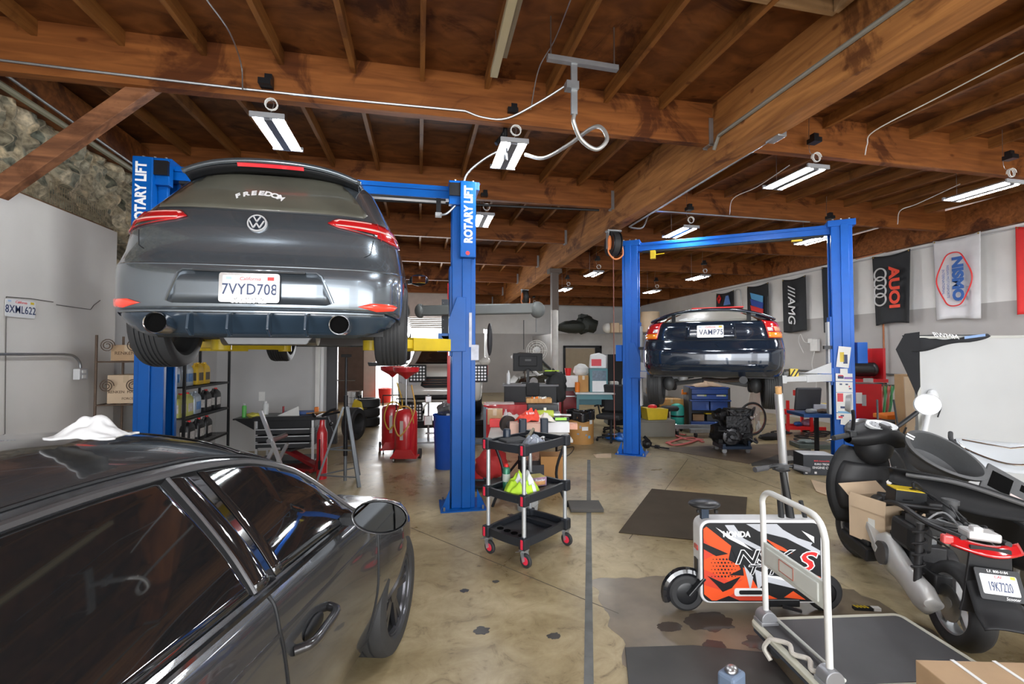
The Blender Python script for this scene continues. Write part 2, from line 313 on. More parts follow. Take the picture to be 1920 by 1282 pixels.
# ---- roof deck and framing
YB = [-4.6, -2.98, -.55, 1.87, 4.32, 6.83, 9.21, 11.5, 14.0, 16.6, 19.0, 20.0]
md = MB()
for a, b in zip(YB, YB[1:]):
    for x0 in (XL-.1, 3.17):
        x1 = 3.17 if x0 < 0 else XR+.1; k = 0
        vs = [(x0, a, deck(a)), (x1, a, deck(a)), (x1, b, deck(b)), (x0, b, deck(b))]; vs += [(x, y, z+.06) for x, y, z in vs]
        md.add(vs, [(0, 1, 2, 3), (7, 6, 5, 4), (0, 4, 5, 1), (1, 5, 6, 2), (2, 6, 7, 3), (3, 7, 4, 0)])
ceil = struct('ceiling', md, wply, smooth=0)
js = []
for a, b in zip(YB[1:], YB[2:]):
    for side in (0, 1):
        for k in range(1, 11):
            x = 3.07-.61*k if side == 0 else 3.27+.61*k
            if XL < x < XR: js.append((math.hypot(x, (a+b)/2), x, a, b))
js.sort(); stf = MB()
for i, (_, x, a, b) in enumerate(js):
    mb = MB() if i < 100 else stf
    p = Vector((x, a+.045, deck(a)-.065)); q = Vector((x, b-.045, deck(b)-.065)); mb.bar(p, q, .042, .13)
    if i < 100: struct('joist', mb, wjoist, ceil, smooth=0)
tag(struct('joist', stf, wjoist, ceil, smooth=0), kind='stuff')
hang = MB(); tn = 0
for i, y in enumerate(YB[1:-1]):
    for s, (x0, x1) in enumerate(((XL, 3.07), (3.27, XR-.12))):
        tn += 1; struct('trim_%d' % tn, MB().box(((x0+x1)/2, y, zb(y)+.22), (x1-x0, .09, .44)), wbeamX, smooth=0, bev=.004)
        xh = x1-.02 if s == 0 else x0+.02; h = MB()
        h.box((xh, y-.052, zb(y)+.13), (.06, .006, .3)); h.box((xh, y, zb(y)-.004), (.07, .11, .006)); h.box((xh, y+.052, zb(y)+.13), (.06, .006, .3))
        tn += 1; struct('trim_%d' % tn, h, galv, smooth=0)
g = MB(); GB = [(-4.6, 3.64), (8.1, 3.78), (20, 3.50)]
for a, b in ((-4.6, 8.1), (8.1, 20)):
    vs = []
    for y in (a, b):
        for x, z in ((3.07, lerp_tab(GB, y)), (3.27, lerp_tab(GB, y)), (3.27, deck(y)), (3.07, deck(y))): vs.append((x, y, z))
    g.add(vs, [(0, 3, 2, 1), (4, 5, 6, 7), (0, 1, 5, 4), (1, 2, 6, 5), (2, 3, 7, 6), (3, 0, 4, 7)])
struct('trim_girder', g, wglu, smooth=0)
for k, (a, z_) in enumerate(((XR-.08, 3.9),)):
    for j, (y_a, y_b) in enumerate(((-4.6, 8), (8, 20))): struct('trim_ledger_%d' % (j+1), MB().bar((XR-.06, y_a, 3.90+.29), (XR-.06, y_b, 3.90+.27), .14, .52), wbeamX, smooth=0)
struct('trim_ledger_left', MB().bar((XL+.03, Y0, 4.12), (XL+.03, 8.8, 4.2), .14, .42), wbeamX, smooth=0)
# little framed roof hatch near the girder
hb = MB(); hb.box((2.55, 2.75, deck(2.8)-.05), (.9, .04, .14)); hb.box((2.55, 2.1, deck(2.1)-.05), (.9, .04, .14)); hb.box((2.1, 2.42, deck(2.4)-.05), (.04, .6, .14)); hb.box((2.98, 2.42, deck(2.4)-.05), (.04, .6, .14))
tag(hb.build('roof_hatch_frame', wood('pale_joist', (.5, .33, .18), (.3, .18, .09), 'X', stain=.3), smooth=0), 'small wooden box frame of a roof hatch beside the long girder', 'roof hatch')
# diagonal brace, from the left wall up to the first cross beam
one('wooden_brace', MB().bar((-3.38, 4.45, 3.02), at(278, 152, Y=4.36)+Vector((.05, 0, .0)), .14, .09, up=(0, 1, 0)), wbrace, 'rough brown timber strut slanting from the left wall up to the first beam', 'brace', smooth=0, bev=.004)
# ---- walls
def two_tone(name, lo, hi, zs):
    m = bpy.data.materials.new(name); m.use_nodes = True; N = m.node_tree.nodes; L = m.node_tree.links; b = N['Principled BSDF']
    tc = N.new('ShaderNodeTexCoord'); sp = N.new('ShaderNodeSeparateXYZ'); L.new(tc.outputs['Object'], sp.inputs[0]); g = N.new('ShaderNodeMath'); g.operation = 'GREATER_THAN'; g.inputs[1].default_value = zs; L.new(sp.outputs[2], g.inputs[0])
    n = N.new('ShaderNodeTexNoise'); n.inputs['Scale'].default_value = .9; n.inputs['Detail'].default_value = 6; L.new(tc.outputs['Object'], n.inputs[0]); r = ramp(N, [(.3, (.86, .86, .86)), (.65, (1.05, 1.05, 1.05))]); L.new(n.outputs['Fac'], r.inputs[0])
    mx = N.new('ShaderNodeMixRGB'); mx.inputs[1].default_value = (*lo, 1); mx.inputs[2].default_value = (*hi, 1); L.new(g.outputs[0], mx.inputs[0])
    m2 = N.new('ShaderNodeMixRGB'); m2.blend_type = 'MULTIPLY'; m2.inputs[0].default_value = 1; L.new(mx.outputs[0], m2.inputs[1]); L.new(r.outputs[0], m2.inputs[2]); L.new(m2.outputs[0], b.inputs['Base Color']); b.inputs['Roughness'].default_value = .7
    bp = N.new('ShaderNodeBump'); bp.inputs['Strength'].default_value = .08; n2 = N.new('ShaderNodeTexNoise'); n2.inputs['Scale'].default_value = 30; L.new(tc.outputs['Object'], n2.inputs[0]); L.new(n2.outputs['Fac'], bp.inputs['Height']); L.new(bp.outputs[0], b.inputs['Normal'])
    return m
mwall = two_tone('wall_grey_and_white', (.50, .48, .465), (.84, .83, .81), 2.62)
mdry = M('smudged_grey_board', (.72, .695, .66), .45, nz=.14, ns=.9, bump=.04); mdry2 = M('grey_wall_paint', (.52, .52, .52), .55, nz=.08, ns=1.2)
struct('wall_right', MB().box((XR+.05, (Y0+Y1)/2, 2), (.1, Y1-Y0, 4.0)), mwall, smooth=0)
struct('wall_back', MB().box(((1.7+XR)/2, Y1+.05, 2.15), (XR-1.7, .1, 4.4)), mwall, smooth=0)
struct('wall_yard_side', MB().box((-2.55, 17.1, 2.2), (2.1, .16, 4.4)).box((.1, 17.1, 3.75), (3.2, .16, 1.35)).box((1.7, 18.5, 2.2), (.14, 3, 4.4)), M('pinkish_wall', (.62, .55, .52), .7), smooth=0)
struct('door_1', MB().box((-2.42, 16.99, 1.12), (1.0, .05, 2.2)), M('brown_sliding_door', (.11, .075, .062), .6, nz=.15), smooth=0)
db = MB()
for k in range(6): db.box((.1, 17.0, 3.04-.07*k), (3.0, .03, .058))
struct('door_2', db, M('roll_door_white', (.75, .75, .73), .5), smooth=0)
struct('wall_left', MB().box((-3.5+.05, (Y0+6)/2, 1.55), (.1, 6-Y0, 3.1)), mdry, smooth=0)
struct('wall_left_rear', MB().box((-3.52, 7.4, 1.28), (.16, 2.8, 2.56)), mdry2, smooth=0)
# rubble stone above, real relief
def stn_f(a, b):
    y = Y0+(8.85-Y0)*a; z = 2.3+1.75*b; p = Vector((0, y*3.1, z*3.6)); d, pts = noise.voronoi(p); e = min(1, (d[1]-d[0])*2.2)
    return (XL-.02+.11*e+.035*noise.noise(p*3), y, z)
struct('wall_left_stone', MB().grid(stn_f, 420, 58), stone_mat(), smooth=60)
struct('wall_left_outer', MB().box((XL-.15, (Y0+Y1)/2, 2.3), (.2, Y1-Y0, 4.6)), mdry2, smooth=0)
struct('trim_left_ledge', MB().box((-3.5, (Y0+6)/2, 3.115), (.12, 6-Y0, .03)), wood('ledge_wood', (.32, .19, .1), (.15, .08, .04), 'Y'), smooth=0)
struct('wall_partition', MB().box((-2.68, 8.85, 1.5), (1.84, .1, 3.0)), mdry2, smooth=0)
struct('wall_partition_side', MB().box((-1.74, 9.6, 1.5), (.06, 1.4, 3.0)), M('white_board', (.82, .83, .84), .25, coat=.3, nz=.05, ns=2), smooth=0)
struct('trim_jamb', MB().box((-1.79, 8.79, 1.5), (.07, .05, 3.0)), white, smooth=0)
struct('trim_post', MB().box((-1.62, 9.25, 1.5), (.2, .12, 3.0)), M('dark_painted_post', (.06, .06, .065), .5), smooth=0)
fw = MB(); fw.box((-3.2, Y0-.05, 2.3), (.9, .1, 4.6)); fw.box((9.2, Y0-.05, 2.3), (1.6, .1, 4.6)); fw.box((2.8, Y0-.05, 3.95), (11.6, .1, 1.2)); fw.box((2.4, Y0-.05, 1.7), (1.4, .1, 3.4))
struct('wall_front', fw, mwall, smooth=0)
# office box in the far right corner with a flat top used as storage
mo = M('office_wall', (.56, .55, .54), .7)
ob = MB(); ob.box((7.55, 17.0, 1.25), (4.9, .1, 2.5)); ob.box((5.1, 18.5, 1.25), (.1, 3, 2.5)); ob.box((7.55, 18.5, 2.47), (4.9, 3, .06))
struct('wall_office', ob, mo, smooth=0)
dr = thing('office_doorway', 'dark framed office doorway with a brown door in the far corner', 'doorway', (6.3, 16.93, 0))
dr['kind'] = 'structure'
MB().box((-.75, 0, 1.0), (.08, .06, 2.0)).box((.75, 0, 1.0), (.08, .06, 2.0)).box((0, 0, 2.0), (1.58, .06, .08)).build('door_frame', blackm, dr, 0)
MB().box((-.1, .0, .98), (1.2, .04, 1.9)).build('door_panel', M('tan_door', (.36, .29, .2), .5), dr, 0)
MB().box((.62, -.04, .98), (.2, .05, 1.94)).build('door_leaf', black, dr, 0)
# the white girder post
pst = thing('girder_post', 'round white post with grey and yellow foot holding up the long girder', 'post', (3.17, 10.4, 0))
MB().cyl((0, 0, .0), (0, 0, .55), .088).build('post_foot', M('worn_grey_paint', (.3, .29, .26), .6, nz=.25, ns=9), pst)
MB().cyl((0, 0, .55), (0, 0, 2.75), .085).build('post_shaft', M('chipped_white_paint', (.62, .6, .56), .5, nz=.12, ns=8), pst)
MB().box((0, 0, 3.22), (.16, .16, .95)).box((0, 0, 3.68), (.3, .24, .1)).build('post_head', M('dark_brown_steel', (.10, .075, .06), .6), pst, 0)
# ================================================================ shop lights
mtube = M('led_tube', (1, 1, 1), .4, emit=(.95, .98, 1), es=TUBE, nz=0); mfix = M('fixture_white', (.30, .31, .33), .5)
def light_proto(first):
    t = thing('shop_light', first, 'shop light', (0, 0, 0))
    MB().box((0, 0, .02), (.07, .62, .035)).prism([(-.13, 0), (-.1, .03), (.1, .03), (.13, 0), (.1, .012), (-.1, .012)], -.31, .31, 'XZ').build('housing', mfix, t, 0); MB().box((0, 0, -.004), (.07, .6, .03)).build('added_dark_ridge', M('gap_shade_grey', (.09, .09, .10), .6), t, 0)  # dark ridge added so the gap between the tubes stays dark
    for s in (-1, 1): MB().box((s*.092, 0, -.004), (.040, .6, .022)).build('lamp_tube', mtube, t, 0, bev=.008)
    for s in (-1, 1): MB().box((0, s*.325, .012), (.28, .022, .045)).build('end_cap', mfix, t, 0, bev=.004)
    MB().tube(spline([(0, -.26, .04), (.03, -.25, .16), (-.03, -.24, .24), (0, -.22, .68)], 5), .003, 6).build('hanging_wire', steel, t); MB().tube([(0, .26, .04), (0, .26, .68)], .0025, 6).build('hanging_wire', steel, t)
    MB().tube([(.05*math.cos(a*.55)+.02, -.3+.01*a/8, .13+.05*math.sin(a*.55)) for a in range(30)], .005, 6).build('white_cord', white, t)
    MB().box((-.02, -.3, .3), (.1, .1, .05)).box((0, -.28, .35), (.06, .06, .07)).build('junction_box', blackm, t, 0)
    return t
LL = [(522, 252, 3.74, 'glowing twin tube shop light just above the grey hatchback roof'), (953, 292, 3.76, 'glowing twin tube shop light by the coiled grey conduit in the middle'),
      (1489, 335, 3.72, 'twin tube shop light over the right bay, nearer of the two beyond the long girder'), (1840, 360, 3.70, 'twin tube shop light furthest right, above the white racing flag'),
      (1275, 436, 3.72, 'twin tube shop light just above the blue crossbar of the right lift'), (1530, 450, 3.66, 'twin tube shop light partly behind the right column of the right lift'),
      (905, 414, 3.8, 'twin tube shop light partly hidden behind the lettered lift column'), (1113, 514, 3.66, 'small far shop light right of the brown post head'),
      (1059, 543, 3.62, 'small far shop light close right of the white girder post'), (1308, 521, 3.62, 'small far shop light above the dark coupe on the right lift'),
      (1222, 547, 3.6, 'far shop light over the back of the right bay, left of the dark flags'), (998, 573, 3.6, 'furthest shop light, low over the back wall beside the far hose reel')]
lp = None
for u, v, z, lab in LL:
    p = at(u, v, Z=z)
    if lp is None: lp = light_proto(lab); lp.location = p
    else: lq = dup(lp, p, 0, lab)
for x, y, lab in ((1.5, 1.9, 'shop light overhead just behind the photographer, right of the left lift'), (-2.0, -.6, 'added unseen shop light overhead behind the camera on the left side'), (5.6, .2, 'added unseen shop light overhead behind the camera on the right side'), (7.8, 3.4, 'added unseen shop light overhead at the right edge above the scooters'), (2.2, -2.6, 'added unseen shop light overhead nearest the street door')): dup(lp, (x, y, 3.72), 0, lab)  # last four fixtures are out of view, added to brighten the room
# ================================================================ conduits, reels, pipes
def pipe(name, pts, r, mat, label, cat='conduit', n=8, grp=None): return tag(MB().tube(pts, r, n).build(name, mat), label, cat, grp)
yb = 4.32-.06
pipe('metal_conduit', [at(-30, 109, Y=yb)-Vector((0, 0, 0)), at(150, 131, Y=yb), at(450, 166, Y=yb), at(640, 186, Y=yb), at(872, 208, Y=yb)]+spline([at(872, 208, Y=yb), at(905, 220, Y=yb+.02), at(950, 222, Y=yb), at(1010, 192, Y=yb-.12), at(1066, 157, Y=yb-.25)], 5)[1:], .011, galv, 'thin metal conduit along the underside of the first cross beam')
lk = [at(0, 133, X=-3.42), at(262, 317, X=-3.42)]; lk[0] = lk[0]-(lk[1]-lk[0])*.6; lk[1] = lk[1]+(lk[1]-lk[0])*.25
pipe('metal_conduit', lk, .014, galv, 'slim steel conduit high on the left wall, upper of two parallel pipes')
lk = [at(0, 158, X=-3.45), at(262, 327, X=-3.45)]; lk[0] = lk[0]-(lk[1]-lk[0])*.6; lk[1] = lk[1]+(lk[1]-lk[0])*.25
pipe('grey_green_pipe', lk, .03, M('grey_green_paint', (.22, .21, .14), .5), 'thick grey green pipe high on the left wall, lower of two', 'pipe')
pipe('sagging_wire', spline([at(388, 0, Y=3.3), at(430, 60, Y=3.7), at(452, 120, Y=4.2), at(455, 168, Y=4.2)], 6), .006, galv, 'thin wire coming down across the first beam above the hatchback', 'wire')
pipe('sagging_wire', spline([at(1073, -8, Y=3.0), at(1040, 75, Y=3.6), at(1010, 130, Y=3.9), at(995, 205, Y=4.2)], 6), .005, galv, 'thin grey wire hanging beside the metal strut channel', 'wire')
pipe('girder_conduit', [Vector((3.05, y, lerp_tab(GB, y)+.24)) for y in (-1, 1, 3, 4.15)]+[Vector((3.04, 4.22, lerp_tab(GB, 4)+.12))], .02, M('grey_pipe', (.2, .19, .16), .5), 'grey conduit strapped along the side of the long girder', 'conduit')
ya = at(1455, 256, X=3.28); yb2 = at(1180, 425, X=3.28)
pipe('girder_conduit', [ya, ya.lerp(yb2, .5), yb2]+spline([yb2, yb2+Vector((.05, -.05, -.03)), at(1205, 426, X=3.45), at(1216, 402, X=3.6)], 4)[1:], .013, galv, 'bright conduit under the girder ending in a steel box', 'conduit')
one('junction_box', MB().box((0, 0, 0), (.09, .16, .06)), galv, 'small steel junction box at the end of the bright girder conduit', 'junction box', ya, bev=.004)
for (pp, lab, r_) in (([at(1630, 0, Z=4.25)], '', 0),): pass
pipe('light_wire', spline([at(1920, 98, Z=4.2), at(1760, 182, Z=4.15), at(1640, 245, Z=4.05), at(1626, 270, Z=4.0), at(1622, 290, Z=3.95)], 6), .006, white, 'thin white wire crossing the near right ceiling bay down to a beam', 'wire')
pipe('light_wire', spline([at(1480, 310, Z=4.1), at(1420, 350, Z=4.1), at(1375, 372, Z=4.05), at(1368, 402, Z=3.98)], 6), .006, white, 'thin white wire curving down behind the nearer right shop light', 'wire')
pipe('light_wire', spline([at(1800, 345, Z=4.1), at(1720, 382, Z=4.1), at(1688, 395, Z=4.05), at(1683, 420, Z=3.98)], 6), .006, white, 'thin white wire curving down beside the furthest right shop light', 'wire')
c1 = at(1228, 395, Y=6.76); c2 = at(1518, 416, Y=6.76)
pipe('metal_conduit', [c1, c2], .013, galv, 'metal conduit on the beam behind the blue crossbar of the right lift')
# strut channel with drop box and coiled flexible conduit
st = thing('strut_channel', 'grey slotted strut channel hanging flat from the ceiling joists', 'strut', (0, 0, 0))
pa = at(1026, 108, Z=4.0); pb = at(1158, 129, Z=4.0); MB().bar(pa, pb, .045, .04).build('channel', galv, st, 0)
pm = pa.lerp(pb, .37); MB().bar(pm, pm+Vector((0, 0, -.42)), .02, .05, up=(1, 0, 0)).box(pm+Vector((-.02, 0, -.2)), (.1, .07, .06)).build('drop_bracket', galv, st, 0)
MB().cyl(pa.lerp(pb, .05), pa.lerp(pb, .05)+Vector((0, 0, deck(3.5)-4.02)), .006).cyl(pa.lerp(pb, .95), pa.lerp(pb, .95)+Vector((0, 0, deck(3.5)-4.02)), .006).build('hanger_rod', steel, st)
pe = pm+Vector((0, 0, -.42))
fx = [pe, at(1076, 230, Y=pe.y), at(1090, 262, Y=pe.y+.05), at(1118, 280, Y=pe.y+.05), at(1138, 262, Y=pe.y+.05), at(1128, 240, Y=pe.y+.1), at(1108, 241, Y=pe.y+.2), at(1065, 272, Y=pe.y+.5), at(1020, 296, Y=pe.y+.8), at(985, 290, Y=pe.y+1.0)]
pipe('flexible_conduit', spline(fx, 8), .017, M('flex_steel', (.48, .48, .47), .35, .6), 'grey flexible conduit hanging in a loop below the strut channel', 'flexible conduit', 10)
bp_ = MB(); y_ = 4.42
bp_.tube([at(968, 226, Y=y_), at(1100, 236, Y=y_), at(1270, 256, Y=y_), at(1340, 266, Y=y_)], .022, 10).tube(spline([at(968, 226, Y=y_), at(950, 232, Y=y_), at(945, 250, Y=y_+.1), at(930, 270, Y=y_+.1)], 4), .022, 10).tube([at(948, 222, Y=y_), at(948, 300, Y=y_+.05)], .02, 8)
bl = bp_.build('black_pipe', blackm); tag(bl, 'black air pipe with valve running under the first cross beam', 'pipe')
MB().box(at(1012, 236, Y=y_), (.16, .05, .03)).build('yellow_handle', yellow, bl, 0)
pipe('black_pipe', [at(690, 375, Y=6.75), at(1123, 394, Y=6.75)], .018, blackm, 'dark straight pipe hung under the second cross beam', 'pipe')
# old fluorescent channel at the top
fc = thing('bare_lamp_channel', 'old cream metal lamp channel without tubes hanging at the top', 'lamp channel', (0, 0, 0))
a_ = at(966, -25, Z=4.05); b_ = at(926, 140, Z=4.05); MB().bar(a_, b_, .06, .05).build('channel', M('old_cream_metal', (.42, .36, .22), .5), fc, 0)
MB().bar(a_+Vector((.05, 0, .03)), a_.lerp(b_, .78)+Vector((.05, 0, .03)), .05, .03).build('side_plate', M('old_brown_metal', (.2, .16, .1), .5), fc, 0)
MB().cyl(b_+Vector((0, -.1, 0)), Vector((b_.x, b_.y-.1, deck(b_.y))), .004).build('hanger', steel, fc)
# hose reels
def reel(p, s, label):
    t = thing('air_hose_reel', label, 'hose reel', p)
    MB().cyl((-.05*s, 0, -.2*s), (.05*s, 0, -.2*s), .19*s, n=28).build('drum', rubber, t)
    for q in (-1, 1): MB().cyl((q*.06*s, 0, -.2*s), (q*.075*s, 0, -.2*s), .2*s, n=28).build('flange', blackm, t)
    MB().bar((-.1*s, 0, 0), (-.1*s, 0, -.28*s), .09*s, .02*s).box((0, 0, .01), (.24*s, .12*s, .025)).build('bracket', galv, t, 0)
    MB().tube(spline([(-.1*s, -.1*s, -.2*s), (-.14*s, -.12*s, -.36*s), (-.02, -.1*s, -.47*s), (.12*s, -.08*s, -.4*s), (.13*s, -.06*s, -.25*s)], 6), .013*s, 8).ell((-.1*s, -.08*s, -.2*s), (.035*s, .03*s, .12*s)).build('orange_hose', hose, t)
    return t
reel(at(1150, 437, X=3.12)+Vector((0, 0, .02)), 1.0, 'black hose reel with orange hose hanging under the girder by the right lift')
reel(at(984, 545, X=3.15)+Vector((0, 0, .02)), 1.0, 'far hose reel with orange hose under the girder beyond the white post')
a_ = at(1150, 470, X=3.2)
pipe('hanging_hose', [a_, Vector((a_.x, a_.y, .3))], .008, M('dark_red_hose', (.2, .06, .04), .5), 'thin dark red hose hanging straight down from the nearer reel', 'hose')
# ================================================================ lifts
def camw(xc, d, z=0): return Vector((math.cos(YAW)*xc+math.sin(YAW)*d, -math.sin(YAW)*xc+math.cos(YAW)*d, z))
def lift(name, label, loc, rz, half, H, paint, armmat, arm_z, lettered):
    t = thing(name, label, 'car lift', loc, rz)
    for s in (-1, 1):
        x = s*half; c = MB()
        # C shaped column, open towards the car, with rolled front ridges
        a = .13; w = .13
        poly = [(x+s*a, -w), (x+s*a, w), (x-s*a, w), (x-s*a, w-.05), (x-s*(a-.02), w-.05), (x-s*(a-.02), w-.015), (x+s*(a-.02), w-.015), (x+s*(a-.02), -w+.015), (x-s*(a-.02), -w+.015), (x-s*(a-.02), -w+.05), (x-s*a, -w+.05), (x-s*a, -w)]
        c.prism(poly if s > 0 else poly[::-1], .012, H); c.box((x+s*.03, -w-.012, H/2), (.10, .024, H-.03)); col = c.build('column', paint, t, 30, bev=.006)
        b = MB(); b.box((x, 0, .006), (.5, .44, .012))
        for q in (-1, 1): b.prism([(x+q*.15, .012), (x+q*.24, .012), (x+q*.15, .22)], -w-.012, -w, 'XZ')
        bp = b.build('base_plate', paint, t, 0)
        bt = MB()
        for q in (-1, 1):
            for r_ in (-1, 1): bt.cyl((x+q*.21, r_*.19, .012), (x+q*.21, r_*.19, .05), .012, n=8)
        bt.build('anchor_bolt', steel, bp)
        # carriage
        k = MB(); k.box((x-s*.13, 0, arm_z+.35), (.05, .2, 1.0)); (lettered or s < 0) and k.prism([(x-s*.17, arm_z+.1), (x-s*.17, arm_z+.25), (x-s*.08, arm_z+.5), (x+s*.02, arm_z+.5), (x+s*.02, arm_z-.1), (x-s*.17, arm_z-.1)], -w-.045, -w-.02, 'XZ'); k.box((x-s*.2, 0, arm_z), (.16, .3, .2))
        k.build('carriage', paint, t, 0, bev=.004)
        if not lettered: MB().box((x-s*.165, 0, arm_z+.1), (.03, .16, 1.35)).build('slide_cover', lgrey, t, 0)
    top = MB(); top.box((0, 0, H-.07), (2*half-.1, .12, .12)); top.box((0, -.07, H-.02), (2*half-.1, .02, .05)); top.build('crossbar', paint, t, 0, bev=.004)
    MB().box((0, -.03, H-.15), (2*half-.4, .08, .025)).build('shutoff_bar', black, t, 0)
    for s in (-1, 1):
        e = MB(); x = s*half; e.box((x, 0, H+.005), (.34, .3, .09)); e.prism([(x+s*.12, H-.1), (x+s*.2, H+.09), (x+s*.12, H+.05)], -.02, .02, 'XZ'); hp = e.build('column_head', paint, t, 0, bev=.004)
        bb = MB()
        for q in (-.1, 0, .1): bb.cyl((x+q, -.1, H+.05), (x+q, -.1, H+.075), .014, n=8)
        bb.build('bolt', steel, hp)
    return t
LH = 3.58
l1 = lift('two_post_lift', 'lettered blue two post car lift holding up the grey hatchback', (-1.04, 5.18, 0), 0, 1.53, LH, lblue, yellow, 1.83, True)
for s in (-1, 1):
    x = s*1.53; p = MB().box((x+.035 if s > 0 else x-.035, -.19, LH-.40), (.17, .10, .84)).box((x-s*.1, -.15, LH-.1), (.14, .08, .26)).build('sign_panel', lblue, l1, 0, bev=.006)
    text('ROTARY LIFT', .125, txtw, p, (x+.04*s, -.2415, LH-.35), (PI/2, -PI/2, 0), off=.005, sx=.84)
    MB().cyl((x+.03*s, -.241, LH-.775), (x+.03*s, -.243, LH-.775), .022).build('round_badge', brred, p)
    MB().box((x-s*.11, -.2, LH-.07), (.12, .04, .14)).build('black_guard', blackm, l1, 0)
sw = MB().box((1.25, -.06, LH-.22), (.05, .06, .16)).build('limit_switch', blackm, l1, 0)
MB().box((1.25, -.06, LH-.32), (.07, .07, .04)).build('switch_foot', grey, l1, 0)
MB().tube(spline([(1.26, -.08, LH-.33), (1.36, -.12, LH-.3), (1.5, -.14, LH-.12), (1.55, -.14, LH+.12), (1.75, -.2, LH+.3), (2.0, -.3, LH+.42)], 6), .014, 8).build('cable', galv, l1)
MB().box((1.6, -.165, 1.97), (.03, .01, .38)).box((1.645, -.146, 1.72), (.1, .006, .17)).build('worn_sticker', M('worn_sticker', (.5, .52, .6), .5, nz=.2, ns=15), l1, 0)
def arm(t, p, q, mat, h=.09, w=.11, pad=True, split=.55):
    p = Vector(p); q = Vector(q); m = p.lerp(q, split); a = MB().bar(p, m, w, h).bar(m-(m-p)*.1, q, w*.78, h*.68)
    a.cyl(q+Vector((0, 0, -h*.5)), q+Vector((0, 0, h*.55)), w*.55, n=16); o = a.build('lift_arm', mat, t, 30, bev=.004)
    if pad: MB().cyl(q+Vector((0, 0, h*.5)), q+Vector((0, 0, h*.5+.05)), .035, n=14).cyl(q+Vector((0, 0, h*.5+.05)), q+Vector((0, 0, h*.5+.075)), .06, n=16).build('lift_pad', rubber, o)
    return o
for s in (-1, 1):
    for e in (-1, 1):
        arm(l1, (s*1.34, e*.12, 1.80), (s*.62, e*.95+.1, 1.80), yellow, .13, .14)
        MB().prism([(s*1.38, 1.77), (s*1.3, 1.77), (s*1.33, 1.84), (s*1.28, 1.9), (s*1.38, 1.9)], -.15+.3*(e > 0), -.13+.3*(e > 0), 'XZ').build('arm_restraint', yellow, l1, 0)
l2a = camw(2.07, 7.88); l2b = camw(4.83, 6.67); lm = (l2a+l2b)/2; ang2 = -math.atan2(7.88-6.67, 4.83-2.07)-YAW
l2 = lift('two_post_lift', 'plain royal blue two post car lift holding up the dark coupe', lm, ang2, (l2b-l2a).length/2, LH+.02, lblue2, lgrey, 1.40, False)
hf = (l2b-l2a).length/2
for s in (-1, 1):
    for e in (-1, 1): arm(l2, (s*(hf-.2), e*.12, 1.36), (s*.62, e*.95, 1.36), lgrey, .1, .12)
    MB().prism([(s*(hf-.16), 1.42), (s*(hf-.5), 1.42), (s*(hf-.16), 1.58)], -.16, -.13, 'XZ').build('arm_gusset', lgrey, l2, 0)
MB().box((-hf-.2, -.02, 1.72), (.11, .14, .28)).build('valve_box', lblue2, l2, 0, bev=.005)
MB().box((hf+.22, -.05, 1.72), (.12, .16, .3)).build('switch_box', lblue2, l2, 0, bev=.005)
for s in (-1, 1): MB().box((s*hf-s*.17, -.05, 1.8), (.12, .1, .05)).build('black_clamp', blackm, l2, 0)
MB().box((-hf+.38, -.08, LH-.2), (.08, .08, .14)).cyl((-hf+.4, -.08, LH-.2), (-hf+.56, -.08, LH-.19), .008).build('yellow_cable_stop', yellow, l2, 0)
MB().box((hf-.55, -.08, LH-.17), (.14, .05, .025)).build('yellow_tag', yellow, l2, 0)
# stickers on the right column
stk = thing('sticker_column', 'column of white, red and yellow safety stickers on the right blue lift column', 'stickers', lm, ang2)
yy = -.157; mw = M('sticker_white', (.82, .82, .8), .5, nz=0)
def rect(mb, x, z, w, h, y, t=.001, rot=0): return mb.box((x, y, z), (w, t, h), ry=rot)
x = hf+.0
for i, (dz, h, w, rt) in enumerate(((1.66, .3, .15, .12), (1.46, .07, .09, 0), (1.37, .11, .2, 0), (1.23, .15, .2, 0), (1.07, .16, .2, 0), (.93, .13, .2, 0), (.81, .09, .2, 0), (.73, .08, .1, .1))): rect(MB(), x-.01, dz, w, h, yy, rot=rt).build('sticker', mw, stk, 0)
for nm, m_, rs in (('yellow_patch', yellow, ((-.03, 1.66, .05, .14), )), ('dark_print', ink, ((.01, 1.63, .05, .13), (-.05, 1.37, .07, .04), (-.05, 1.27, .03, .02), (.02, 1.27, .03, .02), (.06, 1.21, .03, .02), (.0, .94, .12, .03), (-.04, .82, .04, .02))), ('red_print', inkr, ((-.06, 1.08, .07, .12), (-.05, 1.39, .06, .025), (.05, 1.24, .015, .02), (-.06, .8, .05, .03))), ('blue_print', M('sticker_blue', (.2, .45, .7), .5), ((0, .87, .18, .03),)), ('violet_print', M('sticker_violet', (.25, .15, .45), .5), ((.04, 1.36, .1, .03),))):
    for rx_, rz_, w, h in rs: rect(MB(), x+rx_, rz_, w, h, yy-.0015).build(nm, m_, stk, 0)
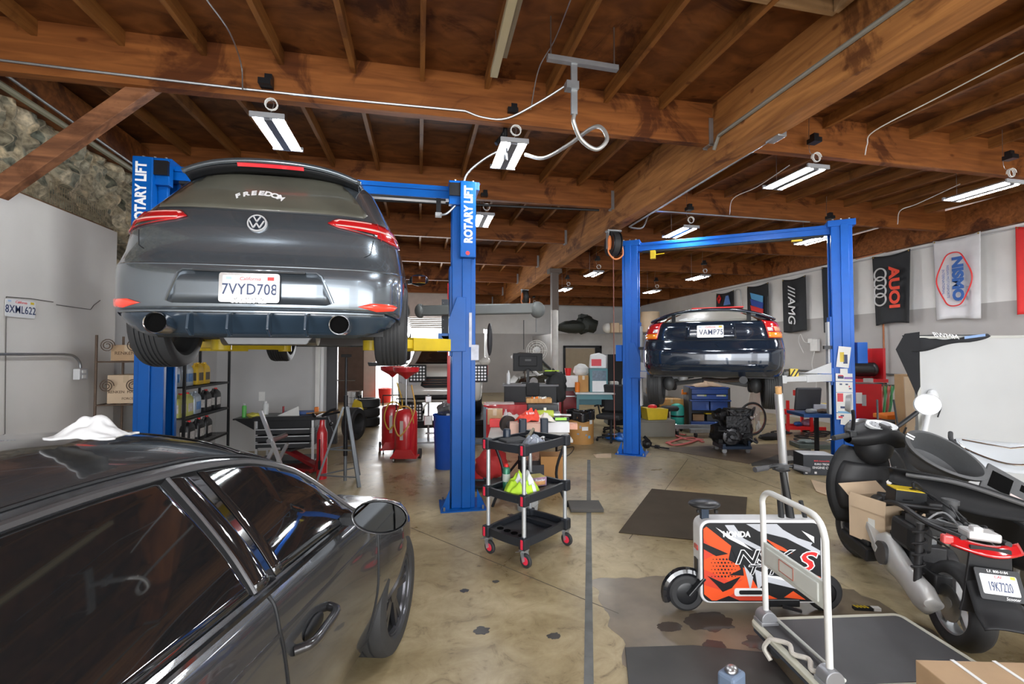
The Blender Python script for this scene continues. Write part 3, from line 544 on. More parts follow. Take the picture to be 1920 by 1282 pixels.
# ================================================================ cars: rounded shells described by plan loops at every height
class Surf:
    def __init__(s, W, YR, YF, TPL, w0, L):
        s.W, s.YR, s.YF, s.w0, s.L = W, YR, YF, w0, L; s.T = TPL; s.P = [0]
        for a, b in zip(TPL, TPL[1:]): s.P.append(s.P[-1]+math.hypot(b[0]-a[0], b[1]-a[1]))
        s.tx = list(zip(s.P, [q[0] for q in TPL])); s.ty = list(zip(s.P, [q[1] for q in TPL]))
    def p_of_y(s, y):
        for (a, p0), (b, p1) in zip(zip([q[1] for q in s.T], s.P), zip([q[1] for q in s.T][1:], s.P[1:])):
            if a <= y <= b: return p0+(p1-p0)*(y-a)/max(1e-9, b-a)
        return s.P[-1]
    def __call__(s, p, z, off=0):
        sg = -1 if p < 0 else 1; q = min(abs(p), s.P[-1]); x = sm_tab(s.tx, q); y = sm_tab(s.ty, q)
        yr = sm_tab(s.YR, z); yf = sm_tab(s.YF, z); w = sm_tab(s.W, z)
        cx = 1.2; a = min(y, cx); b = max(0, y-cx)   # rear corner keeps its size, the rest stretches
        Y = yr+a+(b/(s.L-cx))*(yf-yr-cx)
        v = Vector((sg*x*w/s.w0, Y, z))
        if off:
            e = 1e-3; q2 = min(q+e, s.P[-1]); q1 = q2-e
            d1 = s(sg*q2, z)-s(sg*q1, z); d2 = s(p, z+e)-s(p, z-e); n = d1.cross(d2)*sg
            if n.length > 1e-12: v += n.normalized()*off
        return v
def flat(pts, gx, gy):
    bm = bmesh.new(); vs = [bm.verts.new((x, y, 0)) for x, y in pts]; bm.faces.new(vs)
    xs = [p[0] for p in pts]; ys = [p[1] for p in pts]
    for lo, hi, g, ax in ((min(xs), max(xs), gx, 0), (min(ys), max(ys), gy, 1)):
        if callable(g): cuts = g(lo, hi)
        else: n = max(1, int((hi-lo)/g)); cuts = [lo+(hi-lo)*i/n for i in range(1, n)]
        for c in cuts:
            if lo+1e-5 < c < hi-1e-5: bmesh.ops.bisect_plane(bm, geom=bm.verts[:]+bm.edges[:]+bm.faces[:], plane_co=(c, 0, 0) if ax == 0 else (0, c, 0), plane_no=(1, 0, 0) if ax == 0 else (0, 1, 0), dist=1e-6)
    return bm
def patch(name, polys, S, mat, parent, off=.003, thick=.006, gx=.05, gy=.04, mir=False, smooth=50, bulge=0):
    bm = bmesh.new(); me0 = bpy.data.meshes.new('t')
    for pts in polys:
        b2 = flat(pts, gx, gy); b2.to_mesh(me0); bm.from_mesh(me0); b2.free()
        if mir: b2 = flat([(-x, y) for x, y in pts], gx, gy); b2.to_mesh(me0); bm.from_mesh(me0); b2.free()
    bmesh.ops.remove_doubles(bm, verts=bm.verts, dist=1e-5)
    for v in bm.verts:
        v.co = S(v.co.x, v.co.y, off)
    bmesh.ops.recalc_face_normals(bm, faces=bm.faces)
    # outward orientation
    me = bpy.data.meshes.new(name); bm.to_mesh(me); bm.free(); bpy.data.meshes.remove(me0)
    o = fin(name, me, mat, parent, smooth)
    if thick: m = o.modifiers.new('s', 'SOLIDIFY'); m.thickness = thick; m.offset = 0; 
    return o
def seam(pts, S, r=.004, off=.0, mir=False, mb=None):
    mb = mb or MB(); out = []
    for a, b in zip(pts, pts[1:]):
        n = max(2, int(math.hypot(b[0]-a[0], b[1]-a[1])/.03))
        for i in range(n): t = i/n; out.append((a[0]+(b[0]-a[0])*t, a[1]+(b[1]-a[1])*t))
    out.append(pts[-1]); mb.tube([S(x, z, off) for x, z in out], r, 6)
    if mir: mb.tube([S(-x, z, off) for x, z in out], r, 6)
    return mb
def wheel(parent, x, y, z, r, w, side, tread=5, steer=0, rim_r=None, rimmat=None, spokes=5):
    rr = rim_r or r*.7
    prof = [(rr, -w/2+.01), (rr+.01, -w/2), (r-.035, -w/2-.004), (r-.012, -w/2+.008), (r-.003, -w/2+.03)]
    n = tread
    for i in range(n):
        c = -w/2+.03+(w-.06)*(i+.5)/n; g = .006
        if i < n-1: e = -w/2+.03+(w-.06)*(i+1)/n; prof += [(r, c), (r, e-g), (r-.008, e-g+.001), (r-.008, e+g-.001), (r, e+g)]
        else: prof += [(r, c)]
    prof += [(r-.003, w/2-.03), (r-.012, w/2-.008), (r-.035, w/2+.004), (rr+.01, w/2), (rr, w/2-.01)]
    mt = MB(); mt.lathe(prof, ax=(1, 0, 0), n=48, cap=False); mt.lathe([(rr, w/2-.01), (rr-.012, w/2-.02), (rr-.02, 0), (rr-.012, -w/2+.02), (rr, -w/2+.01)], ax=(1, 0, 0), n=48, cap=False)
    t = mt.build('tyre', rubber, parent, 35); t.location = (x, y, z); t.rotation_euler = (0, 0, steer)
    m = MB(); o = side*w*.32; m.lathe([(rr-.005, side*w*.5-side*.01), (rr-.018, o)], ax=(1, 0, 0), n=48, cap=False)
    m.lathe([(.06, o+side*.01), (.06, o-side*.02)], ax=(1, 0, 0), n=20)
    for k in range(spokes):
        a = 2*PI*k/spokes
        for da in (-.16, .16): m.bar((o-side*.01, .05*math.cos(a+da), .05*math.sin(a+da)), (o, (rr-.01)*math.cos(a+da*.9), (rr-.01)*math.sin(a+da*.9)), .035, .025, up=(1, 0, 0))
    m.build('rim', rimmat or M('rim_grey', (.35, .36, .38), .3, .8), t, 40)
    MB().cyl((-.012, 0, 0), (.012, 0, 0), rr*.62, n=28).build('brake_disc', steel, t)
    return t
def plate(parent, loc, rot, num, w=.305, h=.152, frame=None, blue=False, sticker=yellow, script='California'):
    p = MB().prism(rrect(w, h, .012), -.0015, .0015, 'XZ').build('licence_plate', platew, parent, 0, bev=.0008); p.location = loc; p.rotation_euler = rot
    text(num, h*.62, ink, p, (0, -.0022, -.012), sx=w/.305*.80, name='plate_number', off=.0005, sp=1.05)
    text(script, h*.2, inkr, p, (0, -.0022, h*.36), name='plate_script', shear=.3)
    MB().box((w*.38, -.002, h*.38), (w*.12, .002, h*.14)).build('plate_sticker', sticker, p, 0)
    MB().box((-w*.38, -.002, h*.38), (w*.1, .002, h*.1)).build('plate_month_sticker', M('pale_blue', (.45, .6, .8), .5), p, 0)
    return p
# ---------------------------------------------------------------- grey hatchback on the left lift
gp = M('dark_grey_metallic', (.15, .178, .205), .24, .7, coat=1, nz=0)
G = thing('hatchback_car', 'dark grey hatchback raised on the left lift, seen from behind', 'car', (-1.0, 3.02, 1.61))
TPL = [(0, 0), (.06, 0), (.2, .002), (.4, .012), (.56, .035), (.68, .07), (.77, .125), (.83, .2), (.868, .3), (.885, .45), (.893, .65), (.895, 1.2), (.895, 3.4), (.885, 3.7), (.86, 3.92), (.79, 4.07), (.66, 4.17), (.4, 4.24), (.2, 4.26), (0, 4.265)]
GS = Surf([(.16, .80), (.24, .85), (.34, .885), (.5, .895), (.62, .895), (.72, .885), (.82, .868), (.92, .845), (1.0, .815), (1.1, .77), (1.2, .725), (1.3, .675), (1.36, .645), (1.40, .60), (1.425, .51), (1.44, .36), (1.446, .1)],
          [(.16, .16), (.24, .10), (.32, .03), (.4, .0), (.6, .0), (.66, .03), (.70, .06), (.74, .075), (.86, .085), (.93, .11), (1.0, .16), (1.1, .24), (1.2, .325), (1.3, .41), (1.36, .47), (1.40, .55), (1.425, .7), (1.44, .95), (1.446, 1.3)],
          [(.16, 4.2), (.5, 4.26), (.66, 4.2), (.75, 3.95), (.85, 3.5), (.93, 3.1), (1.0, 2.95), (1.2, 2.6), (1.36, 2.35), (1.42, 2.2), (1.44, 2.0), (1.446, 1.7)], TPL, .895, 4.265)
Pm = GS.P[-1]
def arch(S, yc, zc, r, z0, n=12):
    pc = S.p_of_y(yc); a0 = math.asin(max(-1, (z0-zc)/r)); out = []
    for i in range(n+1):
        t = PI-a0-(PI-2*a0)*i/n; out.append((pc+r*math.cos(t), zc+r*math.sin(t)))
    return out
def body_polys(S, z0, z1, za, zend, rear_y, front_y, R_, zb0, rear_low):
    pe = S.P[-1]
    lo = [(0, rear_low), (.45, rear_low), (.8, rear_low), (S.p_of_y(rear_y)-R_-.02, max(z0+.02, rear_low-.04))]+arch(S, rear_y, za, R_, z0)+arch(S, front_y, za, R_, z0)+[(pe, z0)]
    return [lo+[(pe, zend), (0, zend)]]
gyl = lambda lo, hi: [lo+(.06*i) for i in range(1, 60) if lo+.06*i < min(hi, 1.36)]+[1.37, 1.385, 1.40, 1.41, 1.42, 1.428, 1.434, 1.438, 1.441, 1.443, 1.445]
gxl = lambda lo, hi: [(.04*i if abs(i) < 30 else (1.2+(abs(i)-30)*.12)*(1 if i > 0 else -1)) for i in range(-75, 76)]
patch('body_shell', body_polys(GS, .2, 0, .31, 1.4459, .74, 3.48, .35, 0, .36), GS, gp, G, 0, .004, gxl, gyl, mir=True)
patch('rear_bumper_skirt', [[(-.92, .27), (-.66, .19), (.66, .19), (.92, .27), (1.0, .34), (.8, .352), (-.8, .352), (-1.0, .34)]], GS, M('gloss_dark_blue', (.03, .05, .075), .25, coat=.7), G, -.012, .006)
MB().box((0, 2.2, .24), (1.5, 3.6, .05)).box((0, .75, .3), (1.1, .5, .08)).build('underbody', M('underbody_black', (.03, .03, .032), .6), G, 0)
MB().tube([(-.62, .95, .26), (.62, .95, .26)], .05, 12).bar((-.62, .95, .26), (-.62, 1.5, .3), .08, .08).bar((.62, .95, .26), (.62, 1.5, .3), .08, .08).cyl((-.35, 1.0, .24), (-.35, 1.0, .42), .04).cyl((.35, 1.0, .24), (.35, 1.0, .42), .04).build('rear_axle', dgrey, G)
MB().cyl((-.3, .42, .24), (.3, .42, .24), .09, n=20).tube(spline([(-.3, .42, .24), (-.5, .38, .26), (-.55, .2, .27)], 5), .03).tube(spline([(.3, .42, .24), (.48, .38, .26), (.53, .2, .27)], 5), .03).build('silencer', steel, G)
MB().prism([(-.27, .0), (.27, .0), (.23, -.06), (-.23, -.06)], .1, .13, 'XZ').build('under_panel', M('under_grey', (.14, .145, .15), .5), G, 0).location = (.05, .06, .215)
for s in (-1, 1):
    wheel(G, s*.79, .74, .315, .318, .225, s, 6); wheel(G, s*.775, 3.48, .315, .318, .225, s, 6)
    e = MB().lathe([(.058, 0), (.062, -.004), (.063, .0), (.063, .12), (.056, .12), (.056, 0)], (s*.51, -.0, .275), (0, 1, 0), 32, cap=False).build('exhaust_tip', chrome, G)
    MB().cyl((s*.51, .03, .275), (s*.51, .035, .275), .057).build('exhaust_inside', M('hole_black', (.004, .004, .004), .9, spec=.05), e)
    patch('rear_reflector', [[(s*.62, .395), (s*.70, .42), (s*.86, .425), (s*.93, .415), (s*.88, .385), (s*.74, .37)]], GS, M('glowing_red_reflector', (.75, .05, .03), .25, coat=1, emit=(.9, .06, .03), es=.25), G, .006, .01, .03, .02)  # faint glow put into the reflector, which is no lamp
    # tail lamp
    lamp = patch('tail_lamp', [[(s*.44, .945), (s*.50, .985), (s*.72, .99), (s*.9, .985), (s*1.05, .955), (s*1.12, .90), (s*1.08, .865), (s*.9, .86), (s*.72, .885), (s*.5, .92)]], GS, redlens, G, .008, .012, .03, .02)
    patch('lamp_clear_strip', [[(s*.56, .912), (s*.7, .902), (s*.76, .897), (s*.76, .875), (s*.7, .885), (s*.6, .905)]], GS, M('dark_lens', (.03, .03, .035), .1, coat=1), lamp, .016, .003, .03, .02)
    patch('lamp_bright_line', [[(s*.49, .938), (s*.75, .935), (s*1.03, .925), (s*1.03, .915), (s*.75, .922), (s*.49, .93)]], GS, M('pink_light_guide', (.85, .45, .42), .25, coat=1), lamp, .016, .003, .03, .02)
    patch('lamp_top_line', [[(s*.48, .962), (s*.51, .978), (s*.74, .981), (s*.74, .974), (s*.52, .971), (s*.5, .958)]], GS, M('pink_light_guide', (.85, .45, .42), .25), lamp, .016, .003, .03, .02)
    seam([(s*.79, .862), (s*.79, .99)], GS, .004, .014).build('lamp_split', dred, lamp)
    # side glass
    patch('side_window', [[(s*1.5, 1.02), (s*1.42, 1.12), (s*1.52, 1.3), (s*1.62, 1.34), (s*2.7, 1.36), (s*3.2, 1.3), (s*3.6, 1.1), (s*3.72, 1.01), (s*2.4, 1.005)]], GS, glass, G, .004, .004, .08, .05)
    seam([(s*1.95, .35), (s*1.95, 1.0)], GS, .004, .002).build('door_gap', black, G)
    m = thing('x', '', '') if False else None
    mm = MB().ell((s*1.0, 2.85, 1.03), (.12, .06, .075)).bar((s*.86, 2.9, 1.0), (s*.97, 2.87, 1.01), .05, .04); mr = mm.build('wing_mirror', black, G)
    MB().box((s*1.0, 2.795, 1.03), (.17, .01, .09)).build('mirror_glass', mirror, mr, 0, bev=.004)
patch('rear_window', [[(-.70, 1.025), (-.5, 1.018), (.5, 1.018), (.70, 1.025), (.74, 1.06), (.66, 1.24), (.55, 1.385), (-.55, 1.385), (-.66, 1.24), (-.74, 1.06)]], GS, M('dusty_rear_glass', (.10, .10, .08), .3, coat=.6, nz=.25, ns=3), G, .004, .005, .05, .04)
seam([(-.70, 1.02), (0, 1.012), (.70, 1.02)], GS, .005, .004).build('window_rubber', black, G)
hs = seam([(0, .695), (.5, .697), (.62, .71), (.70, .76), (.735, .86)], GS, .0045, .0, mir=True); hs.build('hatch_gap', black, G)
seam([(0, .79), (.45, .792), (.68, .805)], GS, .004, -.002, mir=True).build('hatch_crease', gp, G)
seam([(0, .63), (.5, .632), (.85, .64), (1.1, .66)], GS, .008, -.003, mir=True).build('bumper_crease', gp, G)
seam([(-.8, .352), (.8, .352)], GS, .009, .004).build('diffuser_lip', gp, G)
for i in range(4):
    x = (-.32, -.11, .11, .32)[i]; MB().prism([(-.01, .2), (-.06, .24), (-.045, .33), (0.01, .345), (.02, .2)], x-.007, x+.007, 'YZ').build('diffuser_fin', M('gloss_dark_blue', (.03, .05, .075), .25, coat=.7), G, 0, bev=.003)
# plate recess and plate
patch('plate_recess', [[(-.46, .405), (-.385, .585), (.385, .585), (.46, .405), (.43, .395), (-.43, .395)]], GS, M('recess_shade_grey', (.10, .12, .14), .3, .6, coat=.8, nz=0), G, .004, .004, .05, .05)  # shade of the recess is put into a darker patch
seam([(-.47, .41), (-.40, .575), (-.37, .597), (.37, .597), (.40, .575), (.47, .41)], GS, .009, .003).build('recess_edge', gp, G)
MB().box((0, -.008, .592), (.62, .02, .012)).build('recess_lip', black, G, 0)
pl = plate(G, (0, -.022, .49), (R(-3), 0, 0), '7VYD708', sticker=brred)
pf = MB(); o_ = rrect(.335, .178, .016); i_ = rrect(.298, .15, .01); n_ = len(o_); pf.add([(x, -.004, z) for x, z in o_]+[(x, -.004, z) for x, z in i_], [(k, (k+1) % n_, n_+(k+1) % n_, n_+k) for k in range(n_)]); pf.build('plate_frame', chrome, pl, 0, solid=.004)
text('SouthStatus', .046, M('pewter', (.5, .5, .5), .35, .7), pl, (0, -.006, -.078), shear=.35, ext=.004, off=.0025, sp=.9, name='frame_lettering')
# arched lettering on the glass
for i, ch in enumerate('FREEDOM'):
    a = (i-3)*.155; x = -.05+.34*math.sin(a)*1.02; z = 1.165-.34*(1-math.cos(a))*1.0; q = GS(x, z, .010); text(ch, .066, txtw, G, q, (PI/2-R(38), a, 0), off=.003, name='sticker_letter')
# round badge
bd = MB().lathe([(.0, -.012), (.048, -.012), (.05, -.016), (.056, -.016), (.058, -.01), (.058, .01)], ax=(0, 1, 0), n=36, cap=False); bd.cyl((0, -.008, 0), (0, .01, 0), .05); b_ = bd.build('badge', M('badge_silver', (.8, .82, .85), .28, .45), G); b_.location = GS(0, .91, .006)+Vector((0, 0, 0)); b_.rotation_euler = (R(-12), 0, 0)
MB().cyl((0, -.0150, 0), (0, -.012, 0), .047, n=32).build('badge_field', M('badge_dark', (.04, .05, .07), .2, .5), b_)
vw = MB(); W_ = [(-.026, .036), (-.012, .002), (0, .03), (.012, .002), (.026, .036)]
for a, b in zip([(-.02, .04), (0, .006)], [(0, .006), (.02, .04)]): vw.bar((a[0], -.017, a[1]), (b[0], -.017, b[1]), .008, .008, up=(0, 1, 0))
for a, b in zip([(-.042, .012), (-.018, -.036), (0, -.004), (.018, -.036)], [(-.018, -.036), (0, -.004), (.018, -.036), (.042, .012)]): vw.bar((a[0], -.017, a[1]), (b[0], -.017, b[1]), .008, .008, up=(0, 1, 0))
vw.build('badge_letters', M('badge_silver'), b_, 0)
# roof spoiler with the high brake lamp
def spf(u, v):
    x = -.575+1.15*u; e = 1-(abs(x)/.66)**2.6*.55; t = v
    y = .325+(.62-.325)*t+.10*(abs(x)/.62)**2; z = 1.386+.022*e+.045*t*(1-.3*t)-.085*(abs(x)/.62)**3
    return (x, y, z)
sp = MB().grid(spf, 30, 6).build('roof_spoiler', gp, G, 60, solid=.03)
MB().grid(lambda u, v: (-.56+1.12*u, .34+.10*(abs(-.56+1.12*u)/.62)**2+.09*v, 1.385-.085*(abs(-.56+1.12*u)/.62)**3-.025*v), 30, 3).build('spoiler_underside', black, G, 60, solid=.01)
MB().grid(lambda u, v: (-.21+.42*u, .328+.01*((u-.5)*2)**2+.012*v, 1.388-.02*v), 12, 1).build('high_brake_lamp', M('brake_red', (.6, .02, .03), .25, coat=1, emit=(.7, .02, .03), es=.3), G, 0, solid=.006)
# ---------------------------------------------------------------- dark coupe on the right lift
cp = M('navy_black_paint', (.012, .022, .040), .14, .3, coat=1, nz=0)
ang = ang2; fwd = Vector((-math.sin(ang), math.cos(ang), 0)); rgt = Vector((math.cos(ang), math.sin(ang), 0))
base = camw(2.45, 5.62)
K = thing('coupe_car', 'black coupe with a tall rear wing raised on the right lift', 'car', (base.x, base.y, 1.12), ang)
TC = [(0, 0), (.06, 0), (.2, .004), (.4, .018), (.55, .045), (.66, .09), (.74, .15), (.8, .23), (.84, .34), (.86, .5), (.8675, .8), (.8675, 3.3), (.85, 3.7), (.8, 3.95), (.68, 4.15), (.45, 4.27), (.2, 4.32), (0, 4.33)]
KS = Surf([(.24, .78), (.34, .84), (.5, .865), (.66, .8675), (.78, .85), (.88, .82), (.96, .79), (1.0, .755), (1.06, .68), (1.14, .60), (1.22, .53), (1.27, .44), (1.295, .3), (1.305, .08)],
          [(.24, .2), (.34, .08), (.42, .01), (.60, .0), (.68, .03), (.74, .06), (.80, .075), (.95, .085), (.985, .12), (1.01, .24), (1.06, .5), (1.14, .95), (1.22, 1.35), (1.27, 1.6), (1.295, 1.8), (1.305, 2.0)],
          [(.24, 4.2), (.5, 4.33), (.62, 4.2), (.72, 3.8), (.82, 3.4), (.92, 3.1), (1.06, 2.8), (1.22, 2.5), (1.27, 2.35), (1.305, 2.2)], TC, .8675, 4.33)
gyc = lambda lo, hi: [lo+.05*i for i in range(1, 60) if lo+.05*i < .95]+[.96, .97, .98, .99, 1.0, 1.01, 1.03, 1.06, 1.1, 1.14, 1.18, 1.22, 1.25, 1.27, 1.285, 1.295, 1.3]
patch('body_shell', body_polys(KS, .26, 0, .33, 1.3049, .86, 3.46, .36, 0, .30), KS, cp, K, 0, .004, gxl, gyc, mir=True)
patch('rear_window', [[(-.62, 1.0), (.62, 1.0), (.66, 1.06), (.58, 1.2), (.35, 1.255), (-.35, 1.255), (-.58, 1.2), (-.66, 1.06)]], KS, M('painted_reflection_glass', (.42, .41, .36), .35, coat=.4, nz=.05), K, .006, .004, .05, .02)  # pale reflection is put into the glass colour
patch('number_panel', [[(-.30, .77), (-.30, .965), (.30, .965), (.30, .77)]], KS, cp, K, .010, .008, .05, .04)
seam([(-.3, .77), (-.3, .965)], KS, .004, .006).build('panel_gap', black, K); seam([(.3, .77), (.3, .965)], KS, .004, .006).build('panel_gap', black, K)
seam([(0, .755), (.62, .755), (.9, .76)], KS, .005, .002, mir=True).build('hatch_gap', black, K)
seam([(0, .635), (.6, .637), (1.0, .65)], KS, .012, -.006, mir=True).build('bumper_crease', cp, K)
patch('bumper_inset', [[(-.62, .40), (-.66, .60), (.66, .60), (.62, .40)]], KS, cp, K, -.004, .004)
seam([(-.64, .445), (0, .443), (.64, .445)], KS, .011, .002).build('bumper_ridge', cp, K); seam([(-.60, .375), (.60, .375)], KS, .011, .002).build('bumper_ridge', cp, K)
plate(K, (.0, .052, .865), (R(4), 0, 0), ' VAMP75', frame=None)
for s in (-1, 1):
    wheel(K, s*.735, .86, .16, .315, .205, s, 6); wheel(K, s*.735, 3.46, .18, .315, .205, s, 6)
    lamp = patch('tail_lamp', [[(s*.665, .775), (s*.665, 1.0), (s*.80, 1.0), (s*.97, .975), (s*.98, .85), (s*.90, .775)]], KS, redlens, K, .010, .014, .03, .03)
    patch('turn_lens', [[(s*.672, .78), (s*.672, .845), (s*.965, .85), (s*.90, .78)]], KS, orlens, lamp, .019, .003, .03, .03)
    patch('reverse_lens', [[(s*.68, .86), (s*.68, .905), (s*.75, .905), (s*.75, .86)]], KS, whlens, lamp, .019, .003, .03, .03)
    if s > 0: patch('reflector_patch', [[(s*.78, .86), (s*.78, .915), (s*.92, .915), (s*.92, .86)]], KS, M('salmon_lens', (.9, .35, .2), .2, coat=1), lamp, .019, .003, .03, .03)
    patch('side_window', [[(s*1.7, 1.0), (s*2.0, 1.16), (s*2.6, 1.22), (s*3.1, 1.14), (s*3.55, .96), (s*2.4, .95)]], KS, glass, K, .004, .004, .08, .05)
    mm = MB().ell((s*.96, 2.75, 1.0), (.11, .06, .075)).bar((s*.82, 2.8, .96), (s*.92, 2.77, .98), .05, .04).build('wing_mirror', black, K)
    MB().tube([(s*.45, .86, .16), (s*.1, .75, .22)], .03, 8).bar((s*.62, .86, .16), (s*.25, 1.2, .25), .05, .04).ell((s*.56, .86, .16), (.08, .09, .11)).build('suspension_arm', dgrey, K)
    MB().prism([(.42, .985), (.52, .985), (.56, 1.11), (.47, 1.11)], s*.44-.022, s*.44+.022, 'YZ').build('wing_post', black, K, 0).location = (0, -.28, 0)
MB().box((0, 2.2, .3), (1.45, 3.6, .05)).build('underbody', M('underbody_black', (.03, .03, .032), .6), K, 0)
MB().tube(spline([(-.1, 1.2, .22), (.1, .8, .22), (.3, .4, .25), (.36, .12, .27)], 6), .03).cyl((.36, .16, .27), (.36, .02, .27), .042, n=20).build('exhaust_pipe', M('brown_steel', (.3, .24, .2), .45, .8), K)
MB().cyl((.36, .0, .27), (.36, .018, .27), .046, n=20).build('exhaust_end', black, K)
def wgf(u, v):
    x = -.74+1.48*u; a = abs(x)/.74; t = v
    return (x, .1+.15*t+.22*a**2.2, 1.135+.02*math.sin(PI*t)-.13*a**2.6)
MB().grid(wgf, 36, 6).build('rear_wing', cp, K, 60, solid=.022)
MB().tube([(.70, .75, 1.0), (.70, .70, 1.34)], [.009, .003], 8).build('aerial', black, K)
MB().bar((-.38, .3, 1.025), (-.28, .36, 1.055), .02, .02).bar((-.34, .3, 1.03), (-.16, .34, 1.05), .015, .012).build('rear_wiper', lgrey, K, 0)
MB().box((.1, 1.9, 1.315), (.75, .35, .02)).build('red_roof_patch', brred, K, 0, bev=.006)
# ================================================================ black coupe in the left foreground
bp_m = M('black_grey_metallic', (.065, .068, .073), .22, .5, coat=1, nz=0)
TB = R(15); borg = Vector((-.09, 2.76, 0))
B = thing('parked_coupe_car', 'dark grey coupe parked at the left front, closest to the camera', 'car', borg, -TB)
# stations along the car: y, half width, belt height, roof edge half width, roof edge height, top centre height
ST = [(.56, .50, .62, .40, .64, .66), (.50, .70, .66, .55, .685, .70), (.40, .82, .70, .66, .73, .745), (.22, .885, .75, .72, .785, .81), (0, .90, .80, .76, .83, .86), (-.2, .90, .855, .77, .875, .915), (-.36, .897, .90, .76, .915, .955), (-.43, .895, .918, .72, .96, 1.0), (-.52, .893, .923, .68, 1.06, 1.10), (-.64, .892, .926, .62, 1.165, 1.22), (-.78, .892, .93, .565, 1.24, 1.33), (-.93, .892, .932, .53, 1.285, 1.39), (-1.15, .893, .935, .49, 1.31, 1.43), (-1.45, .895, .94, .47, 1.315, 1.45), (-1.75, .897, .945, .465, 1.305, 1.45), (-2.05, .898, .95, .475, 1.28, 1.425), (-2.35, .895, .955, .51, 1.22, 1.36), (-2.6, .885, .96, .58, 1.12, 1.2), (-2.8, .87, .96, .68, 1.0, 1.06), (-3.0, .85, .955, .72, .97, .99), (-3.2, .80, .93, .68, .95, .97), (-3.3, .70, .6, .5, .62, .64)]
ST = ST[::-1]
class Loft:
    def __init__(s, st): s.c = [[(r_[0], r_[k]) for r_ in st] for k in range(1, 6)]
    def sec(s, y):
        w, bz, re, rz, zt = [sm_tab(c, y) for c in s.c]
        P = [(w*.90, .20), (w*.965, .36), (w*1.0, .56), (w*.99, .76 if bz > .85 else .76-(.85-bz)*.9), (w-.035, bz-.035), (w-.06, bz)]
        for t, bu in ((.3, .028), (.62, .03), (.88, .014)): P.append((P[5][0]+(re-P[5][0])*t+bu*(rz-bz)*2, bz+(rz-bz)*t))
        P += [(re, rz), (re*.94, rz+.25*(zt-rz)), (re*.7, rz+.68*(zt-rz)), (re*.35, rz+.92*(zt-rz)), (0, zt)]
        return P
    def __call__(s, y, t, off=0):
        sg = 1 if t >= 0 else -1; t = abs(t); P = s.sec(y); xs = [(i, p[0]) for i, p in enumerate(P)]; zs = [(i, p[1]) for i, p in enumerate(P)]
        v = Vector((-.9+sg*sm_tab(xs, t), y, sm_tab(zs, t)))
        if off:
            e = .02; n = (s(y+e, sg*t)-s(y-e, sg*t)).cross(s(y, sg*min(t+e, 13))-s(y, sg*(t-e)))
            if n.length > 1e-12: n.normalize(); v += n*off*(1 if n.dot(v-Vector((-.9, y, .6))) > 0 else -1)
        return v
BL = Loft(ST)
def car_grid(lf, y0, y1, ny, nt=52):
    mb = MB(); return mb.grid(lambda u, v: lf(y0+(y1-y0)*u, -13*(1-v*2) if v < .5 else 13*(v*2-1)) if False else lf(y0+(y1-y0)*u, (-13.0+13.0*v*2) if v < .5 else (13.0*(v-.5)*2)), ny, nt)
mb = MB(); ny = 130; NT = 52
for sg in (-1, 1): mb.grid(lambda u, v: BL(-3.3+3.86*u, sg*max(1e-6, 13*v)), ny, NT)
for e in (-3.3, .56):
    q = [BL(e, 13*j/NT) for j in range(NT+1)]+[BL(e, -13*j/NT if j else -1e-6) for j in range(NT, -1, -1)]; mb.add(q, [tuple(range(len(q)))])
mb.add([BL(-3.3, 1e-6), BL(.56, 1e-6), BL(.56, -1e-6), BL(-3.3, -1e-6)], [(0, 1, 2, 3)])
def cut(o, cutter):
    c = cutter.build('cutter', black, None, 0); m = o.modifiers.new('c', 'BOOLEAN'); m.object = c; m.operation = 'DIFFERENCE'; m.solver = 'EXACT'
    dg = bpy.context.evaluated_depsgraph_get(); me = bpy.data.meshes.new_from_object(o.evaluated_get(dg)); old = o.data; o.modifiers.clear(); o.data = me; me.name = o.name
    bpy.data.objects.remove(c); me.shade_smooth(); me.set_sharp_from_angle(angle=R(35)); return o
body = mb.build('body_shell', bp_m, B, 35)
cut(body, MB().cyl((-.45, 0, .33), (.2, 0, .33), .37, n=48).cyl((-2.0, 0, .33), (-1.35, 0, .33), .37, n=48).cyl((-.45, -2.55, .33), (.2, -2.55, .33), .37, n=40))
for y in (0, -2.55):
    for s, x in ((1, -.125), (-1, -1.675)): wheel(B, x, y, .325, .325, .235, s, 4, rimmat=M('gunmetal', (.09, .09, .1), .3, .8), spokes=5)
gl = M('tinted_side_glass', (.010, .011, .012), .03, 0, coat=1, nz=0, spec=.8)
def bpatch(n_, poly, m_, par, off=.004, th=.004, gx=.05, gy=.25): return patch(n_, [poly], BL, m_, par, off, th, gx, gy, smooth=60)
bpatch('front_side_window', [(-.47, 5.25), (-.54, 6.6), (-.66, 8.1), (-.85, 8.5), (-1.12, 8.55), (-1.15, 5.25)], gl, B)
bpatch('quarter_window', [(-1.27, 5.25), (-1.24, 8.55), (-1.8, 8.5), (-2.15, 8.3), (-2.45, 6.6), (-2.5, 5.3)], gl, B)
bpatch('window_post', [(-1.16, 5.2), (-1.13, 8.55), (-1.225, 8.55), (-1.26, 5.2)], M('gloss_black', (.012, .012, .013), .08, coat=1, nz=0), B, .005)
bpatch('windscreen', [(-.47, 9.6), (-.88, 10.1), (-.96, 13), (-.40, 13), (-.42, 11)], gl, B, .004, .004, .05, .3)
seam([(-1.265, 5.25), (-1.235, 8.55)], BL, .007, .006).build('window_divider', M('satin_grey_trim', (.12, .12, .125), .3, .5), B)
seam([(-2.5, 5.05), (-1.35, 5.0), (-.46, 5.05)], BL, .011, .006).build('belt_moulding', M('gloss_black', (.012, .012, .013), .08, coat=1), B)
